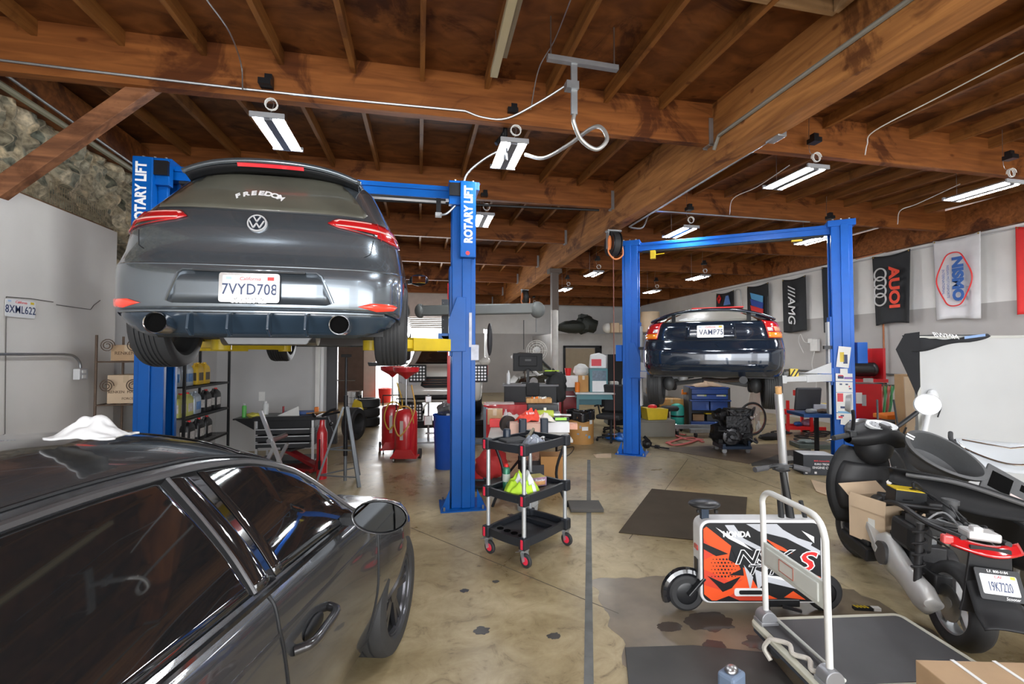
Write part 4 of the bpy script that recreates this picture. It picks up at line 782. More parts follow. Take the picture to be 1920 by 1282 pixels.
seam([(-.44, 5.3), (-.53, 7.2), (-.68, 8.7), (-.9, 8.85), (-1.8, 8.82), (-2.2, 8.7), (-2.5, 7)], BL, .013, .004).build('window_frame', M('satin_grey_trim', (.12, .12, .125), .3, .5), B)
seam([(-.42, 9.3), (-.7, 9.55), (-1.0, 9.75), (-1.8, 9.75), (-2.4, 9.6)], BL, .007, .002).build('roof_channel', black, B)
seam([(-1.22, 5.0), (-1.22, 3.4), (-1.18, 2), (-1.15, .6)], BL, .005, .001).build('door_gap', black, B); seam([(-.33, 5.0), (-.36, 3), (-.40, .6)], BL, .005, .001).build('door_gap', black, B)
seam([(-.30, 5.3), (0, 5.25), (.3, 5.2), (.45, 5.6)], BL, .004, .002).build('bonnet_gap', black, B)
seam([(-2.6, 3.45), (-1.3, 3.3), (-.4, 3.2)], BL, .012, -.008).build('shoulder_crease', bp_m, B)
hd = BL(-1.02, 2.75)
hm = MB().tube(spline([hd+Vector((.0, -.13, 0)), hd+Vector((.045, -.09, .005)), hd+Vector((.05, 0, .008)), hd+Vector((.045, .09, .012)), hd+Vector((.0, .12, .012))], 6), .017, 10).build('door_handle', M('handle_black', (.02, .02, .022), .25, coat=.6), B)
MB().ell(hd+Vector((.004, .0, .005)), (.012, .07, .035)).build('handle_recess', black, B)
mp_ = BL(-.64, 5.0)
mm = MB().bar(mp_+Vector((-.02, .02, .03)), mp_+Vector((.10, .03, .03)), .06, .035).build('mirror_arm', black, B)
c_ = mp_+Vector((.165, .02, .055))
def mirf(u, v):
    a = 2*PI*u; t = v; k = math.sin(PI/2*min(1, t*1.0)) if t > 0 else 0
    return c_+Vector((.125*math.cos(a)*(1-.25*t*t), -.03+.085*(1-math.cos(PI/2*t))**.8*1.0, .072*math.sin(a)*(1-.3*t*t)+.006*math.cos(a)))
mh = MB(); N_ = 28; rings = []
for t in (0, .15, .35, .6, .8, .93, 1.0):
    k = math.sqrt(max(0, 1-t*t)); rings.append([c_+Vector((.125*math.cos(2*PI*j/N_)*k, -.035+.10*t, .073*math.sin(2*PI*j/N_)*k)) for j in range(N_)])
mh.add([p for r_ in rings for p in r_], [(i*N_+j, i*N_+(j+1) % N_, (i+1)*N_+(j+1) % N_, (i+1)*N_+j) for i in range(6) for j in range(N_)])
mh.build('wing_mirror', bp_m, B, 60, solid=.004)
rm = MB(); rm.add([c_+Vector((.115*math.cos(2*PI*j/N_), -.028, .065*math.sin(2*PI*j/N_))) for j in range(N_)], [tuple(range(N_))]); rm.build('mirror_glass', M('mirror_dark_reflection', (.10, .105, .11), .03, 1, nz=0), B, 0, solid=.003)  # the dark room it reflects is put into the glass colour
# white cotton cloth left on the roof: folded heap
cw = B.matrix_basis.copy(); bpy.context.view_layer.update()
cc = at(172, 815, Z=1.452)
def clf(u, v):
    a = u*2-1; b = v*2-1; e = max(0, 1-(a*a*.9+b*b*.9)); h = .012+.028*e*(1+.9*noise.noise(Vector((a*2.2+4, b*2.6, 1.5))))+.028*math.exp(-((a-.25)**2*14+(b)**2*5))+.022*math.exp(-((a+.35)**2*12+(b-.1)**2*6))
    x = a*.10*(1+.18*noise.noise(Vector((b*2, 3, a)))); y = b*.06*(1+.4*noise.noise(Vector((a*2.5, 7, b))))
    return (x, y, h-.0)
one('cotton_cloth', MB().grid(clf, 36, 22), cloth, 'crumpled white cotton cloth lying on the roof of the parked coupe', 'cloth', cc+Vector((0, 0, -.015)), -YAW, smooth=80, solid=.006)
# ================================================================ three shelf service cart
cam_c = camw(.135, 4.03)
T = thing('service_cart', 'three shelf black plastic service cart with silver posts standing by the lift column', 'service cart', cam_c, R(36.9))
LX, LY = .30, .215
mred = M('cart_red', (.75, .03, .07), .4)
for zi, z in enumerate((.19, .53, .93)):
    o_ = rrect(LX*2, LY*2, .05, 5); i_ = rrect(LX*2-.05, LY*2-.05, .035, 5); n_ = len(o_)
    def bow(p): # rims bulge outward a little
        return (p[0]*(1+.06*(1-(p[1]/LY)**2)), p[1]*(1+.08*(1-(p[0]/LX)**2)))
    def dense(L):
        out = []
        for a, b in zip(L, L[1:]+L[:1]):
            k = max(1, int(math.hypot(b[0]-a[0], b[1]-a[1])/.05)); out += [(a[0]+(b[0]-a[0])*j/k, a[1]+(b[1]-a[1])*j/k) for j in range(k)]
        return out
    K1 = dense(o_); K2 = [(x*(1-.025/LX), y*(1-.025/LY)) for x, y in K1]; K1 = [bow(p) for p in K1]; K2 = [bow(p) for p in K2]; n_ = len(K1)
    hgt = .065; vs = [(x, y, z-hgt/2) for x, y in K1]+[(x, y, z+hgt/2) for x, y in K1]+[(x, y, z+hgt/2) for x, y in K2]+[(x, y, z-.012) for x, y in K2]
    fs = [tuple(range(n_-1, -1, -1)), tuple(range(3*n_, 4*n_))]
    for q in range(3): fs += [(q*n_+j, q*n_+(j+1) % n_, (q+1)*n_+(j+1) % n_, (q+1)*n_+j) for j in range(n_)]
    s_ = MB().add(vs, fs); sh = s_.build('tray', M('cart_black', (.017, .02, .026), .4), T, 40)
    if zi in (0, 2): MB().box((.13, .0, z+.002), (.008, LY*1.85, .035)).box((-.22, 0, z+.012), (.13, LY*1.7, .012)).build('tray_divider', M('cart_black'), sh, 0)
    if zi == 0:
        hc = MB()
        for k in range(4): hc.cyl((-.22, -.12+.08*k, z+.019), (-.22, -.12+.08*k, z+.021), .03, n=18)
        hc.build('can_holes', M('hole_black', (.004, .004, .004), .9), sh, 0)
    for sx in (-1, 1):
        for sy in (-1, 1):
            MB().box((sx*(LX-.01), sy*(LY-.01), z), (.07, .07, .095)).build('corner_block', M('cart_black'), sh, 0, bev=.012)
            MB().box((sx*(LX+.027), sy*(LY-.005), z), (.006, .022, .075)).build('red_clip', mred, sh, 0, bev=.002)
for sx in (-1, 1):
    for sy in (-1, 1):
        x, y = sx*(LX-.015), sy*(LY-.015); MB().cyl((x, y, .2), (x, y, .9), .017, n=16).build('post', M('silver_post', (.62, .65, .68), .3, .6), T)
        w_ = MB(); w_.box((x, y, .135), (.06, .06, .012)).bar((x-.028, y, .13), (x-.025, y-.02, .055), .004, .04, up=(1, 0, 0)).bar((x+.028, y, .13), (x+.025, y-.02, .055), .004, .04, up=(1, 0, 0)).bar((x, y+.03, .12), (x, y+.07, .105), .05, .006)
        cs = w_.build('castor', galv, T, 0); wl = MB().lathe([(.03, -.014), (.05, -.014), (.056, -.008), (.056, .008), (.05, .014), (.03, .014)], (x, y-.02, .056), (1, 0, 0), 28, cap=False).build('castor_tyre', rubber, cs)
        MB().lathe([(.012, -.017), (.038, -.013), (.038, .013), (.012, .017)], (x, y-.02, .056), (1, 0, 0), 24).build('castor_hub', mred, cs)
def on(Tc, rz, x, y, z): return Vector((Tc.x+math.cos(rz)*x-math.sin(rz)*y, Tc.y+math.sin(rz)*x+math.cos(rz)*y, z))
RC = R(36.9)
def oc(x, y, z): return on(cam_c, RC, x, y, z)
one('foam_block', MB().box((0, 0, .03), (.22, .15, .035)).box((0, 0, .01), (.12, .1, .02)), M('charcoal_foam', (.04, .042, .045), .8), 'flat charcoal foam block on the top shelf of the service cart', 'block', oc(-.12, .06, .922), RC-.3, bev=.008)
one('black_canister', MB().lathe([(.0, 0), (.034, 0), (.034, .1), (.028, .115), (0, .118)], n=20), navy, 'small upright black canister at the back of the cart top shelf', 'canister', oc(-.08, .17, .92), 0)
def bagf(sx, sy, h, sd): return lambda u, v: (lambda a, b: (a*sx*(1+.2*noise.noise(Vector((b*2, sd, a)))), b*sy*(1+.2*noise.noise(Vector((a*2, sd+3, b)))), max(.002, h*(1-(a*a+b*b)*.85)*(1+.7*noise.noise(Vector((a*3, b*3, sd)))))))(u*2-1, v*2-1)
one('plastic_bag', MB().grid(bagf(.12, .09, .07, 2.0), 22, 18), M('grey_clear_film', (.25, .28, .33), .2, coat=.5, nz=.25, ns=14), 'crumpled grey clear plastic bag on the cart top shelf', 'bag', oc(-.02, -.09, .922), RC, smooth=25, solid=.002)
pl_ = thing('pliers', 'open pliers with pale handles on the cart top shelf', 'pliers', oc(.19, -.02, .935), RC+.4)
MB().tube(spline([(-.13, -.04, 0), (-.06, -.03, .004), (0, 0, .006)], 6), .009, 8).tube(spline([(-.10, .05, 0), (-.05, .03, .004), (0, 0, .006)], 6), .009, 8).build('handles', M('pale_grip', (.55, .53, .5), .6), pl_); MB().ell((.02, 0, .006), (.04, .02, .01)).build('jaws', steel, pl_)
one('inspection_lamp', MB().cyl((-.08, 0, .02), (.07, .03, .07), .018, .014).ell((-.09, 0, .02), (.03, .025, .025)), M('olive_metal', (.2, .18, .12), .4, .5), 'stubby olive torch leaning on the right end of the cart top shelf', 'torch', oc(.2, .1, .925), RC+.2)
vest = thing('safety_vest', 'bright yellow safety vest with silver bands bundled on the middle shelf', 'vest', oc(-.14, -.05, .522), RC-.2)
MB().grid(lambda u, v: (lambda p: (p[0], p[1], p[2]*1.0))(bagf(.15, .12, .15, 9.0)(u, v)), 26, 22).build('vest_cloth', hiviz, vest, 60, solid=.005)
def band(x0, x1): return MB().grid(lambda u, v: tuple(Vector(bagf(.15, .12, .15, 9.0)(x0+(x1-x0)*u, .02+.55*v))+Vector((0, -.006, .006))), 5, 14)
band(.28, .38).build('silver_band', M('reflective_silver', (.8, .82, .84), .3), vest, 60, solid=.004); band(.62, .76).build('silver_band', M('reflective_silver'), vest, 60, solid=.004)
def spray(name, label, loc, body, cap_, h=.2, r=.033, band_=None, grp=None):
    t = thing(name, label, 'spray can', loc, 0, grp); MB().lathe([(0, 0), (r, .002), (r, h*.78), (r*.7, h*.86), (r*.5, h*.87)], n=20).build('can_body', body, t)
    MB().lathe([(r*.55, h*.86), (r*.55, h*.97), (r*.3, h), (0, h)], n=16).build('cap', cap_, t)
    if band_: MB().cyl((0, 0, h*.3), (0, 0, h*.6), r+.001, n=20).build('label_band', band_, t)
    return t
spray('spray_can', 'green spray can with red nozzle standing on the middle cart shelf', oc(-.12, .14, .52), M('dark_green_can', (.04, .2, .12), .35, .3), brred, .22, .033, M('pale_label', (.6, .65, .6), .5))
gb = thing('glove_box', 'purple and orange printed carton of gloves lying on the middle cart shelf', 'carton', oc(.10, .04, .522), RC-.45)
MB().box((0, 0, .04), (.25, .13, .078)).build('carton_body', M('purple_print', (.28, .17, .25), .5, nz=.3, ns=12), gb, 0, bev=.003); MB().box((.02, -.066, .03), (.18, .002, .035)).build('orange_print', M('orange_print', (.6, .3, .12), .5, nz=.3, ns=20), gb, 0); MB().box((0, 0, .0795), (.24, .12, .001)).build('yellow_print', M('yellow_print', (.65, .55, .15), .5, nz=.2, ns=10), gb, 0)
text('Powder', .03, txtw, gb, (.06, -.068, .055))
one('cloth_strip', MB().box((0, 0, .006), (.3, .05, .012)), black, 'dark strip lying along the front of the middle cart shelf', 'strip', oc(.12, -.12, .52), RC, bev=.004)
# kneeling pad and mats on the floor
kp = thing('kneeling_pad', 'thick dark rubber kneeling pad lying on the tape line', 'pad', fl(1097, 952), -YAW); w_ = .36
MB().box((0, 0, .02), (.36, .30, .04)).build('foam', M('grey_rubber_pad', (.10, .095, .088), .8), kp, 0, bev=.008)
def mat_(px, z, mat, label, name='floor_mat', th=.008, cat='floor mat'):
    P = [fl(u, v) for u, v in px]; mb = MB(); n = len(P)
    mb.add([(p.x, p.y, z) for p in P]+[(p.x, p.y, z+th) for p in P], [tuple(range(n-1, -1, -1)), tuple(range(n, 2*n))]+[(i, (i+1) % n, n+(i+1) % n, n+i) for i in range(n)])
    return tag(mb.build(name, mat, smooth=0, bev=.002), label, cat)
mdm = M('dark_rubber_mat', (.075, .06, .045), .9, spec=.1, nz=.12, ns=3)
mat_([(1222, 917), (1401, 933), (1394, 1022), (1160, 999)], .001, mdm, 'large dark rubber mat lying on the floor in front of the small electric bike')
mat_([(1172, 1216), (1300, 1212), (1440, 1226), (1500, 1300), (1180, 1300)], .002, M('black_floor_sheet', (.05, .048, .045), .6, nz=.2, ns=4), 'black sheet on the floor at the bottom edge left of the platform trolley')
mat_([(1222, 840), (1470, 832), (1462, 852), (1405, 870)], .001, M('oily_plywood_sheet', (.15, .105, .07), .5, nz=.3, ns=3), 'oily brown sheet on the floor below the raised black coupe', th=.006)
mat_([(1400, 848), (1520, 842), (1530, 866), (1410, 874)], .0015, M('dark_sheet', (.06, .058, .052), .6, nz=.2), 'thin dark sheet on the floor beside the silver upright pole', th=.004)
mat_([(1112, 852), (1146, 850), (1146, 858), (1118, 858)], .001, cardl, 'small flat piece of cardboard on the floor left of the right lift', 'cardboard_scrap', .004, 'cardboard')
mat_([(1192, 846), (1222, 850), (1218, 856), (1190, 855)], .001, cardl, 'flat cardboard piece by the foot of the right lift column', 'cardboard_scrap', .004, 'cardboard')
mat_([(1520, 900), (1552, 908), (1552, 930), (1530, 922)], .001, cardl, 'light wood board lying on the floor left of the scooter', 'plywood_scrap', .01, 'board')
tl = thing('hand_scanner_case', 'small blue grey power tool on the black sheet at the bottom edge', 'tool', fl(1372, 1292)+Vector((0, 0, .012)), .4)
MB().box((0, 0, .04), (.12, .09, .08)).build('case', M('blue_grey', (.16, .22, .32), .5), tl, 0, bev=.015); MB().ell((0, 0, .085), (.04, .03, .02)).build('buckle', steel, tl)
mk = thing('marker_bundle', 'short yellow and black striped strap lying behind the platform trolley', 'strap', fl(1618, 1143), -.3); MB().box((0, 0, .01), (.12, .03, .02)).build('strap', black, mk, 0)
for k in range(4): MB().box((-.045+.022*k, 0, .021), (.009, .031, .003), rz=.5).build('yellow_stripe', yellow, mk, 0)
MB().box((.08, 0, .012), (.05, .03, .02)).build('white_end', white, mk, 0)
# ================================================================ platform trolley
pA, pB, pC = at(1403, 1160, Z=.17), at(1560, 1285, Z=.17), at(1680, 1150, Z=.17)
rz = math.atan2(pC.y-pA.y, pC.x-pA.x); ex = Vector((math.cos(rz), math.sin(rz), 0)); ey = Vector((-math.sin(rz), math.cos(rz), 0))
o_ = pA-ey*.58; PT = thing('platform_trolley', 'white folding platform trolley with black deck in the right foreground', 'trolley', (o_.x, o_.y, 0), rz)
LW, LD = .92, .58; mcr = M('cream_bumper', (.56, .56, .47), .6, nz=.08)
MB().prism(rrect(LW, LD, .05, 5, LW/2, LD/2), .15, .175).build('deck_rim', mcr, PT, 0, bev=.004)
MB().prism(rrect(LW-.07, LD-.07, .03, 4, LW/2, LD/2), .174, .179).build('deck_mat', M('grey_black_mat', (.06, .06, .065), .55, nz=.15, ns=5), PT, 0)
MB().prism(rrect(LW-.01, LD-.01, .05, 5, LW/2, LD/2), .128, .151).build('bumper_strip', M('dark_blue_grey', (.05, .06, .08), .6), PT, 0)
hp_ = [(.06, .06, .2)]+[(.06+.0, .06, .5)]; zt = .93
pts = [(.075, .05, .2), (.065, .05, zt-.1)]+[(.06, .05+.09*(1-math.cos(R(a))), zt-.09+.09*math.sin(R(a))) for a in (15, 30, 45, 60, 75, 90)]+[(.06, LD-.05-.09*(1-math.cos(R(a))), zt-.09+.09*math.sin(R(a))) for a in (90, 75, 60, 45, 30, 15)]+[(.065, LD-.05, zt-.1), (.075, LD-.05, .2)]
MB().tube(pts, .0155, 14).build('push_handle', M('trolley_white', (.66, .67, .66), .4), PT)
MB().box((.068, LD/2, .57), (.018, LD-.12, .13)).box((.062, LD/2, .57), (.02, LD-.18, .09)).build('handle_plate', M('trolley_panel', (.62, .65, .62), .5), PT, 0, bev=.004)
MB().box((.049, LD/2+.02, .575), (.003, .11, .06)).build('warning_label', M('pale_label2', (.7, .7, .66), .6), PT, 0); 
lb = MB()
for dy, dz, w, h in ((0, .03, .11, .004), (0, -.03, .11, .004), (-.055, 0, .004, .06), (.055, 0, .004, .06)): lb.box((.047, LD/2+.02+dy, .575+dz), (.003, w, h))
lb.build('label_border', M('brown_print', (.45, .16, .12), .6), PT, 0)
for y in (.05, LD-.05):
    MB().cyl((.075, y-.035, .205), (.075, y+.035, .205), .045, n=24).box((.075, y, .18), (.1, .08, .03)).build('hinge', M('hinge_grey', (.32, .33, .35), .4, .5), PT, 30, bev=.003)
MB().cyl((.13, .03, .2), (.13, LD-.03, .2), .009).build('release_bar', M('trolley_panel'), PT)
MB().tube(spline([(.0, .38, .18), (.05, .3, .2), (.03, .24, .19), (.07, .18, .2), (.04, .12, .19), (.09, .08, .2)], 6), .012, 8).tube(spline([(-.0, .38, .18), (-.02, .40, .12), (-.01, .36, .08)], 5), .012, 6).build('wrapped_tape', M('dirty_white_tape', (.55, .52, .47), .7, nz=.25, ns=20), PT)
for x in (.12, LW-.12):
    for y in (.08, LD-.08):
        cs = MB().box((x, y, .12), (.08, .06, .02)).bar((x, y-.02, .12), (x, y-.02, .05), .03, .004).bar((x, y+.02, .12), (x, y+.02, .05), .03, .004).build('castor', galv, PT, 0); MB().cyl((x, y-.014, .05), (x, y+.014, .05), .05, n=24).build('castor_wheel', rubber, cs)
# strapped carton at the bottom right
q = at(1716, 1236, Z=.33); CB = thing('strapped_carton', 'large strapped cardboard carton cut off by the bottom right corner', 'carton', (q.x, q.y, 0), R(-14))
MB().box((.45, -.25, .165), (.9, .5, .33)).build('carton_body', card, CB, 0, bev=.004)
for x in (.16, .34): MB().box((x, -.25, .331), (.016, .505, .004)).build('strap', M('white_strap', (.75, .76, .75), .3), CB, 0)
MB().box((.45, -.14, .3315), (.12, .1, .002)).build('paper_label', M('paper_label', (.75, .75, .72), .6), CB, 0)
MB().box((.45, -.25, .3325), (.9, .05, .001)).build('packing_tape', M('brown_tape', (.5, .36, .22), .35), CB, 0)
# ================================================================ small boxy electric bike
g1 = fl(1288, 1139); EB = thing('electric_minibike', 'boxy folding electric bike with red, black and white side graphics', 'electric bike', camw(1.63, 3.07), -YAW)
u0 = 1.55  # local x of a point at camera x
mbk = M('ebike_black', (.014, .015, .017), .35); mwh = M('ebike_white', (.78, .79, .8), .3, coat=.3)
pan = rrect(.80, .535, .06, 5, 0, .345)
PY = .06
pan = [(x, z) for x, z in pan]
MB().prism(pan, -PY, PY, 'XZ').build('white_shell', mwh, EB, 30, bev=.008)
ins = rrect(.77, .505, .05, 5, -.005+.005, .345)
fc_ = MB().prism(ins, -PY-.006, -PY+.002, 'XZ').build('side_panel', mbk, EB, 0)
def sub(n_, polys, m_, d=0):
    mb = MB()
    for k, p in enumerate(polys): mb.prism(p, -PY-.0075-d*.0008-.0001*k, -PY-.005, 'XZ')
    return mb.build(n_, m_, fc_, 0)
def clipx(p): return [(max(-.38, min(.38, x)), max(.10, min(.59, z))) for x, z in p]
mor = M('graphic_orange', (.80, .09, .02), .4, nz=0); mdo = M('graphic_dark_red', (.62, .06, .03), .4, nz=0); mgr = M('graphic_grey', (.50, .52, .56), .4, nz=0)
sub('orange_graphic', [clipx([(-.38, .56), (-.36, .575), (-.20, .45), (-.22, .36), (-.10, .30), (-.02, .16), (.12, .10), (-.33, .10), (-.38, .14)])], mor)
sub('dark_red_graphic', [clipx([(-.38, .50), (-.38, .36), (-.30, .40)]), clipx([(-.38, .30), (-.38, .20), (-.25, .16), (-.12, .24), (-.20, .22)]), clipx([(-.26, .10), (-.15, .17), (0, .12), (.06, .10)])], mdo, 1)
sub('black_graphic', [clipx([(-.38, .47), (-.22, .40), (-.3, .385), (-.38, .43)]), [(-.20, .44), (-.14, .43), (-.12, .26), (-.22, .262), (-.14, .30)], clipx([(-.36, .26), (-.25, .21), (-.14, .255), (-.20, .18), (-.26, .155), (-.3, .2)]), [(-.30, .10), (-.22, .13), (-.15, .10)]], mbk, 2)
sub('orange_streak', [[(.02, .50), (.14, .44), (.20, .40), (.10, .43)], clipx([(.26, .30), (.38, .25), (.38, .19), (.3, .25)]), [(.14, .12), (.28, .105), (.2, .16)]], mor, 1)
sub('grey_graphic', [[(-.24, .585), (-.18, .585), (-.12, .50), (.02, .43), (-.02, .42), (-.18, .50)], [(-.10, .592), (.10, .592), (.14, .555), (.38, .42), (.38, .39), (.16, .50), (-.02, .545)], [(.24, .50), (.33, .47), (.30, .43), (.26, .46)], [(-.05, .30), (.08, .25), (.30, .21), (.28, .16), (.02, .22), (-.03, .17)], [(-.12, .33), (-.06, .25), (-.08, .16), (-.10, .25)]], mgr, 1)
for q_ in ([(-.30, .57), (-.12, .47), (-.06, .42), (-.22, .50)], [(.26, .55), (.34, .47), (.34, .51)], [(-.02, .265), (.14, .23), (.30, .175), (.28, .2), (.1, .255)]): sub('white_streak', [q_], txtw, 3)
dots = MB()
for i in range(8):
    for j in range(6):
        r_ = .003+.0045*min(i, 7-i)/3.5; dots.prism([(-.33+.022*i+(j % 2)*.011+r_*math.cos(k*PI/3), .255+.022*j+r_*math.sin(k*PI/3)) for k in range(6)], -PY-.0102, -PY-.005, 'XZ')
dots.build('dot_pattern', mbk, fc_, 0)
text('HONDA', .05, txtw, fc_, (-.165, -PY-.009, .525), off=.002, sx=.95, name='maker_lettering')
for s_, sz, x, z, m_, of, y in (('NSX', .125, -.005, .375, txtw, .005, .010), ('NSX', .125, -.005, .375, mbk, .0005, .0113), ('TYPE', .085, .03, .295, txtw, .0035, .010), ('TYPE', .085, .03, .295, mbk, .0003, .0113), ('S', .17, .27, .345, txtw, .008, .010), ('S', .17, .27, .345, brred, .002, .0113)):
    text(s_, sz, m_, fc_, (x, -PY-y, z), off=of, sx=1.45, shear=.28, name='model_lettering')
MB().prism(rrect(.19, .05, .015, 3, -.09, .155), -PY-.013, -PY, 'XZ').build('handle_slot', mwh, EB, 0); MB().prism(rrect(.15, .026, .01, 3, -.08, .155), -PY-.016, -PY, 'XZ').build('slot_grip', mbk, EB, 0)
MB().box((.13, -.02, .085), (.22, .11, .05)).build('foot_peg_block', mbk, EB, 0, bev=.006); MB().bar((.12, -.08, .07), (.22, -.12, .06), .02, .015).bar((.05, -.05, .06), (.03, -.09, .01), .012, .012).build('foot_peg', mbk, EB, 0)
MB().box((-.402, 0, .42), (.01, .05, .03)).build('rear_lamp', redlens, EB, 0); MB().box((-.404, 0, .30), (.006, .05, .09)).build('rear_vent', mbk, EB, 0)
for x, nm in ((-.475, 'rear'), (.44, 'front')):
    t_ = MB().lathe([(.07, -.028), (.10, -.03), (.118, -.015), (.12, 0), (.118, .015), (.10, .03), (.07, .028)], (x, 0, .122), (0, 1, 0), 36, cap=False).build('tyre', rubber, EB, 35)
    MB().lathe([(0, -.03), (.055, -.03), (.075, -.02), (.075, .02), (.055, .03), (0, .03)], (x, 0, .122), (0, 1, 0), 32).build('hub_motor', mbk, t_, 35)
MB().bar((-.475, -.045, .122), (-.37, -.045, .24), .02, .05, up=(0, 1, 0)).bar((-.475, .045, .122), (-.37, .045, .24), .02, .05, up=(0, 1, 0)).build('swing_arm', mbk, EB, 0, bev=.005)
MB().tube([Vector((-.475+.135*math.cos(R(a)), 0, .122+.135*math.sin(R(a)))) for a in range(60, 215, 12)], .03, 8).build('mudguard', M('gloss_black2', (.012, .013, .016), .12, coat=1), EB)
MB().bar((-.345, 0, .5), (-.345, 0, .68), .035, .05).build('seat_post', M('blue_black', (.02, .035, .06), .35), EB, 0, bev=.004)
MB().ell((-.345, 0, .70), (.105, .075, .028), 24, 12).build('saddle', mbk, EB)
MB().cyl((-.40, -.03, .672), (-.40, -.03, .655), .01).cyl((-.28, -.03, .672), (-.28, -.03, .65), .012).build('saddle_clip', mbk, EB)
MB().tube([(.235, 0, .58), (.18, 0, .94)], [.027, .02], 14).tube([(.17, 0, .60), (.16, 0, .75)], .018, 10).tube([(.33, 0, .60), (.30, 0, .72)], .014, 10).build('steering_stem', mbk, EB)
MB().tube([(.02, -.05, .945), (.10, -.02, .955), (.18, 0, .955), (.25, .0, .95), (.33, -.02, .935)], .012, 10).box((.17, 0, .945), (.09, .04, .04)).tube(spline([(.1, -.03, .94), (.14, -.06, .93), (.2, -.05, .935)], 5), .006, 6).build('handlebar', mbk, EB)
for a_, b_ in (((-.04, -.07, .945), (.06, -.035, .95)), ((.25, -.005, .95), (.345, -.03, .93))): MB().cyl(a_, b_, .018, n=14).build('grip', M('grip_grey', (.06, .06, .065), .7), EB)
# upright silver pole with wooden end
pb0 = camw(2.07, 3.42); pt0 = camw(1.90, 3.25, 1.42)-pb0; PO = thing('upright_pole', 'silver metal pole with a wooden tip standing upright behind the small electric bike', 'pole', pb0, 0)
MB().tube([(0, 0, .01), pt0], .027, 16).build('tube', alu, PO); MB().tube([pt0*.995, pt0*1.035], .021, 12).build('wooden_tip', wood('tip_wood', (.6, .36, .15), (.4, .2, .08), 'Z'), PO)
MB().cyl((0, 0, 0), (0, 0, .02), .035).build('rubber_foot', rubber, PO)
# ================================================================ scooter
sb = camw(2.59, 2.70); SC = thing('motor_scooter', 'black motor scooter with its rear body panels removed, standing at the right', 'scooter', sb, -YAW+R(-15), None, 0, R(4))
ms = M('scooter_black', (.016, .0165, .018), .5, spec=.3); msg = M('scooter_grey', (.16, .165, .17), .3, .3, coat=.6); eng = M('cast_alloy', (.55, .55, .54), .4, .35); mech = M('mechanical_black', (.03, .03, .032), .5, .3, nz=.3, ns=20)
def wh2(par, y, r, w, x=0, st=0, nm='tyre', rimm=None):
    prof = [(r*.68, -w*.35), (r*.78, -w*.48), (r*.9, -w*.45), (r*.97, -w*.25), (r, 0), (r*.97, w*.25), (r*.9, w*.45), (r*.78, w*.48), (r*.68, w*.35)]
    t = MB().lathe(prof, ax=(1, 0, 0), n=48, cap=False).build(nm, rubber, par, 50); t.location = (x, y, r); t.rotation_euler = (0, 0, st)
    m = MB().lathe([(r*.69, -w*.36), (r*.64, -w*.3), (r*.62, 0), (r*.64, w*.3), (r*.69, w*.36)], ax=(1, 0, 0), n=48, cap=False).cyl((-.05, 0, 0), (.05, 0, 0), .03, n=16)
    for k in range(5): a = 2*PI*k/5; m.bar((0, .02*math.cos(a), .02*math.sin(a)), (0, r*.65*math.cos(a+.2), r*.65*math.sin(a+.2)), .03, .035, up=(1, 0, 0))
    m.build('rim', rimm or M('scooter_rim', (.5, .51, .52), .35, .7), t, 40); MB().cyl((-w*.38, 0, 0), (-w*.34, 0, 0), r*.42, n=28).build('brake_disc', steel, t)
    return t
wh2(SC, 0, .24, .13); wh2(SC, 1.22, .235, .11, .0, R(14))
# rear mudguard and plate
def mg(u, v):
    a = v*2-1; return ((.10+.02*u)*a, -.20-.20*u, .50-.24*u+.07*max(0, u-.6)*2.0-.02*abs(a)**3)
MB().grid(mg, 14, 8).build('rear_mudguard', ms, SC, 60, solid=.008)
MB().prism([(-.09, .66), (.09, .66), (.11, .36), (.12, .30), (-.12, .30), (-.11, .36)], -.22, -.205, 'XZ').build('plate_bracket', ms, SC, 0, bev=.004)
kp_ = plate(SC, (.01, -.275, .49), (R(-24), 0, R(6)), '19K7220', w=.178, h=.102, script='CAL')
fr = MB(); o_ = rrect(.21, .15, .01); i_ = rrect(.172, .096, .008); n_ = len(o_); fr.add([(x, -.001, z) for x, z in o_]+[(x, -.001, z) for x, z in i_], [(k, (k+1) % n_, n_+(k+1) % n_, n_+k) for k in range(n_)]); fr.build('plate_frame', black, kp_, 0, solid=.006)
text('S.F. 800-0184', .018, txtw, kp_, (0, -.006, .062), name='dealer_lettering'); text('Scooter', .02, txtw, kp_, (.04, -.006, -.062), shear=.3, name='dealer_lettering')
# tail lamp unit
MB().grid(lambda u, v: (-.16+.32*u, -.19-.05*math.sin(PI*u)+.05*(v), .635+.045*v-.02*math.sin(PI*u)), 20, 4).build('tail_lamp', redlens, SC, 60, solid=.02)
MB().box((-.17, -.17, .66), (.05, .04, .05)).build('lamp_end', M('pinkish_lens', (.75, .08, .08), .2, coat=1), SC, 0, bev=.01)
MB().box((.0, -.13, .70), (.15, .10, .05)).box((-.03, -.15, .73), (.05, .05, .04)).build('lamp_housing', M('lamp_silver', (.6, .6, .6), .35, .4), SC, 0, bev=.012)
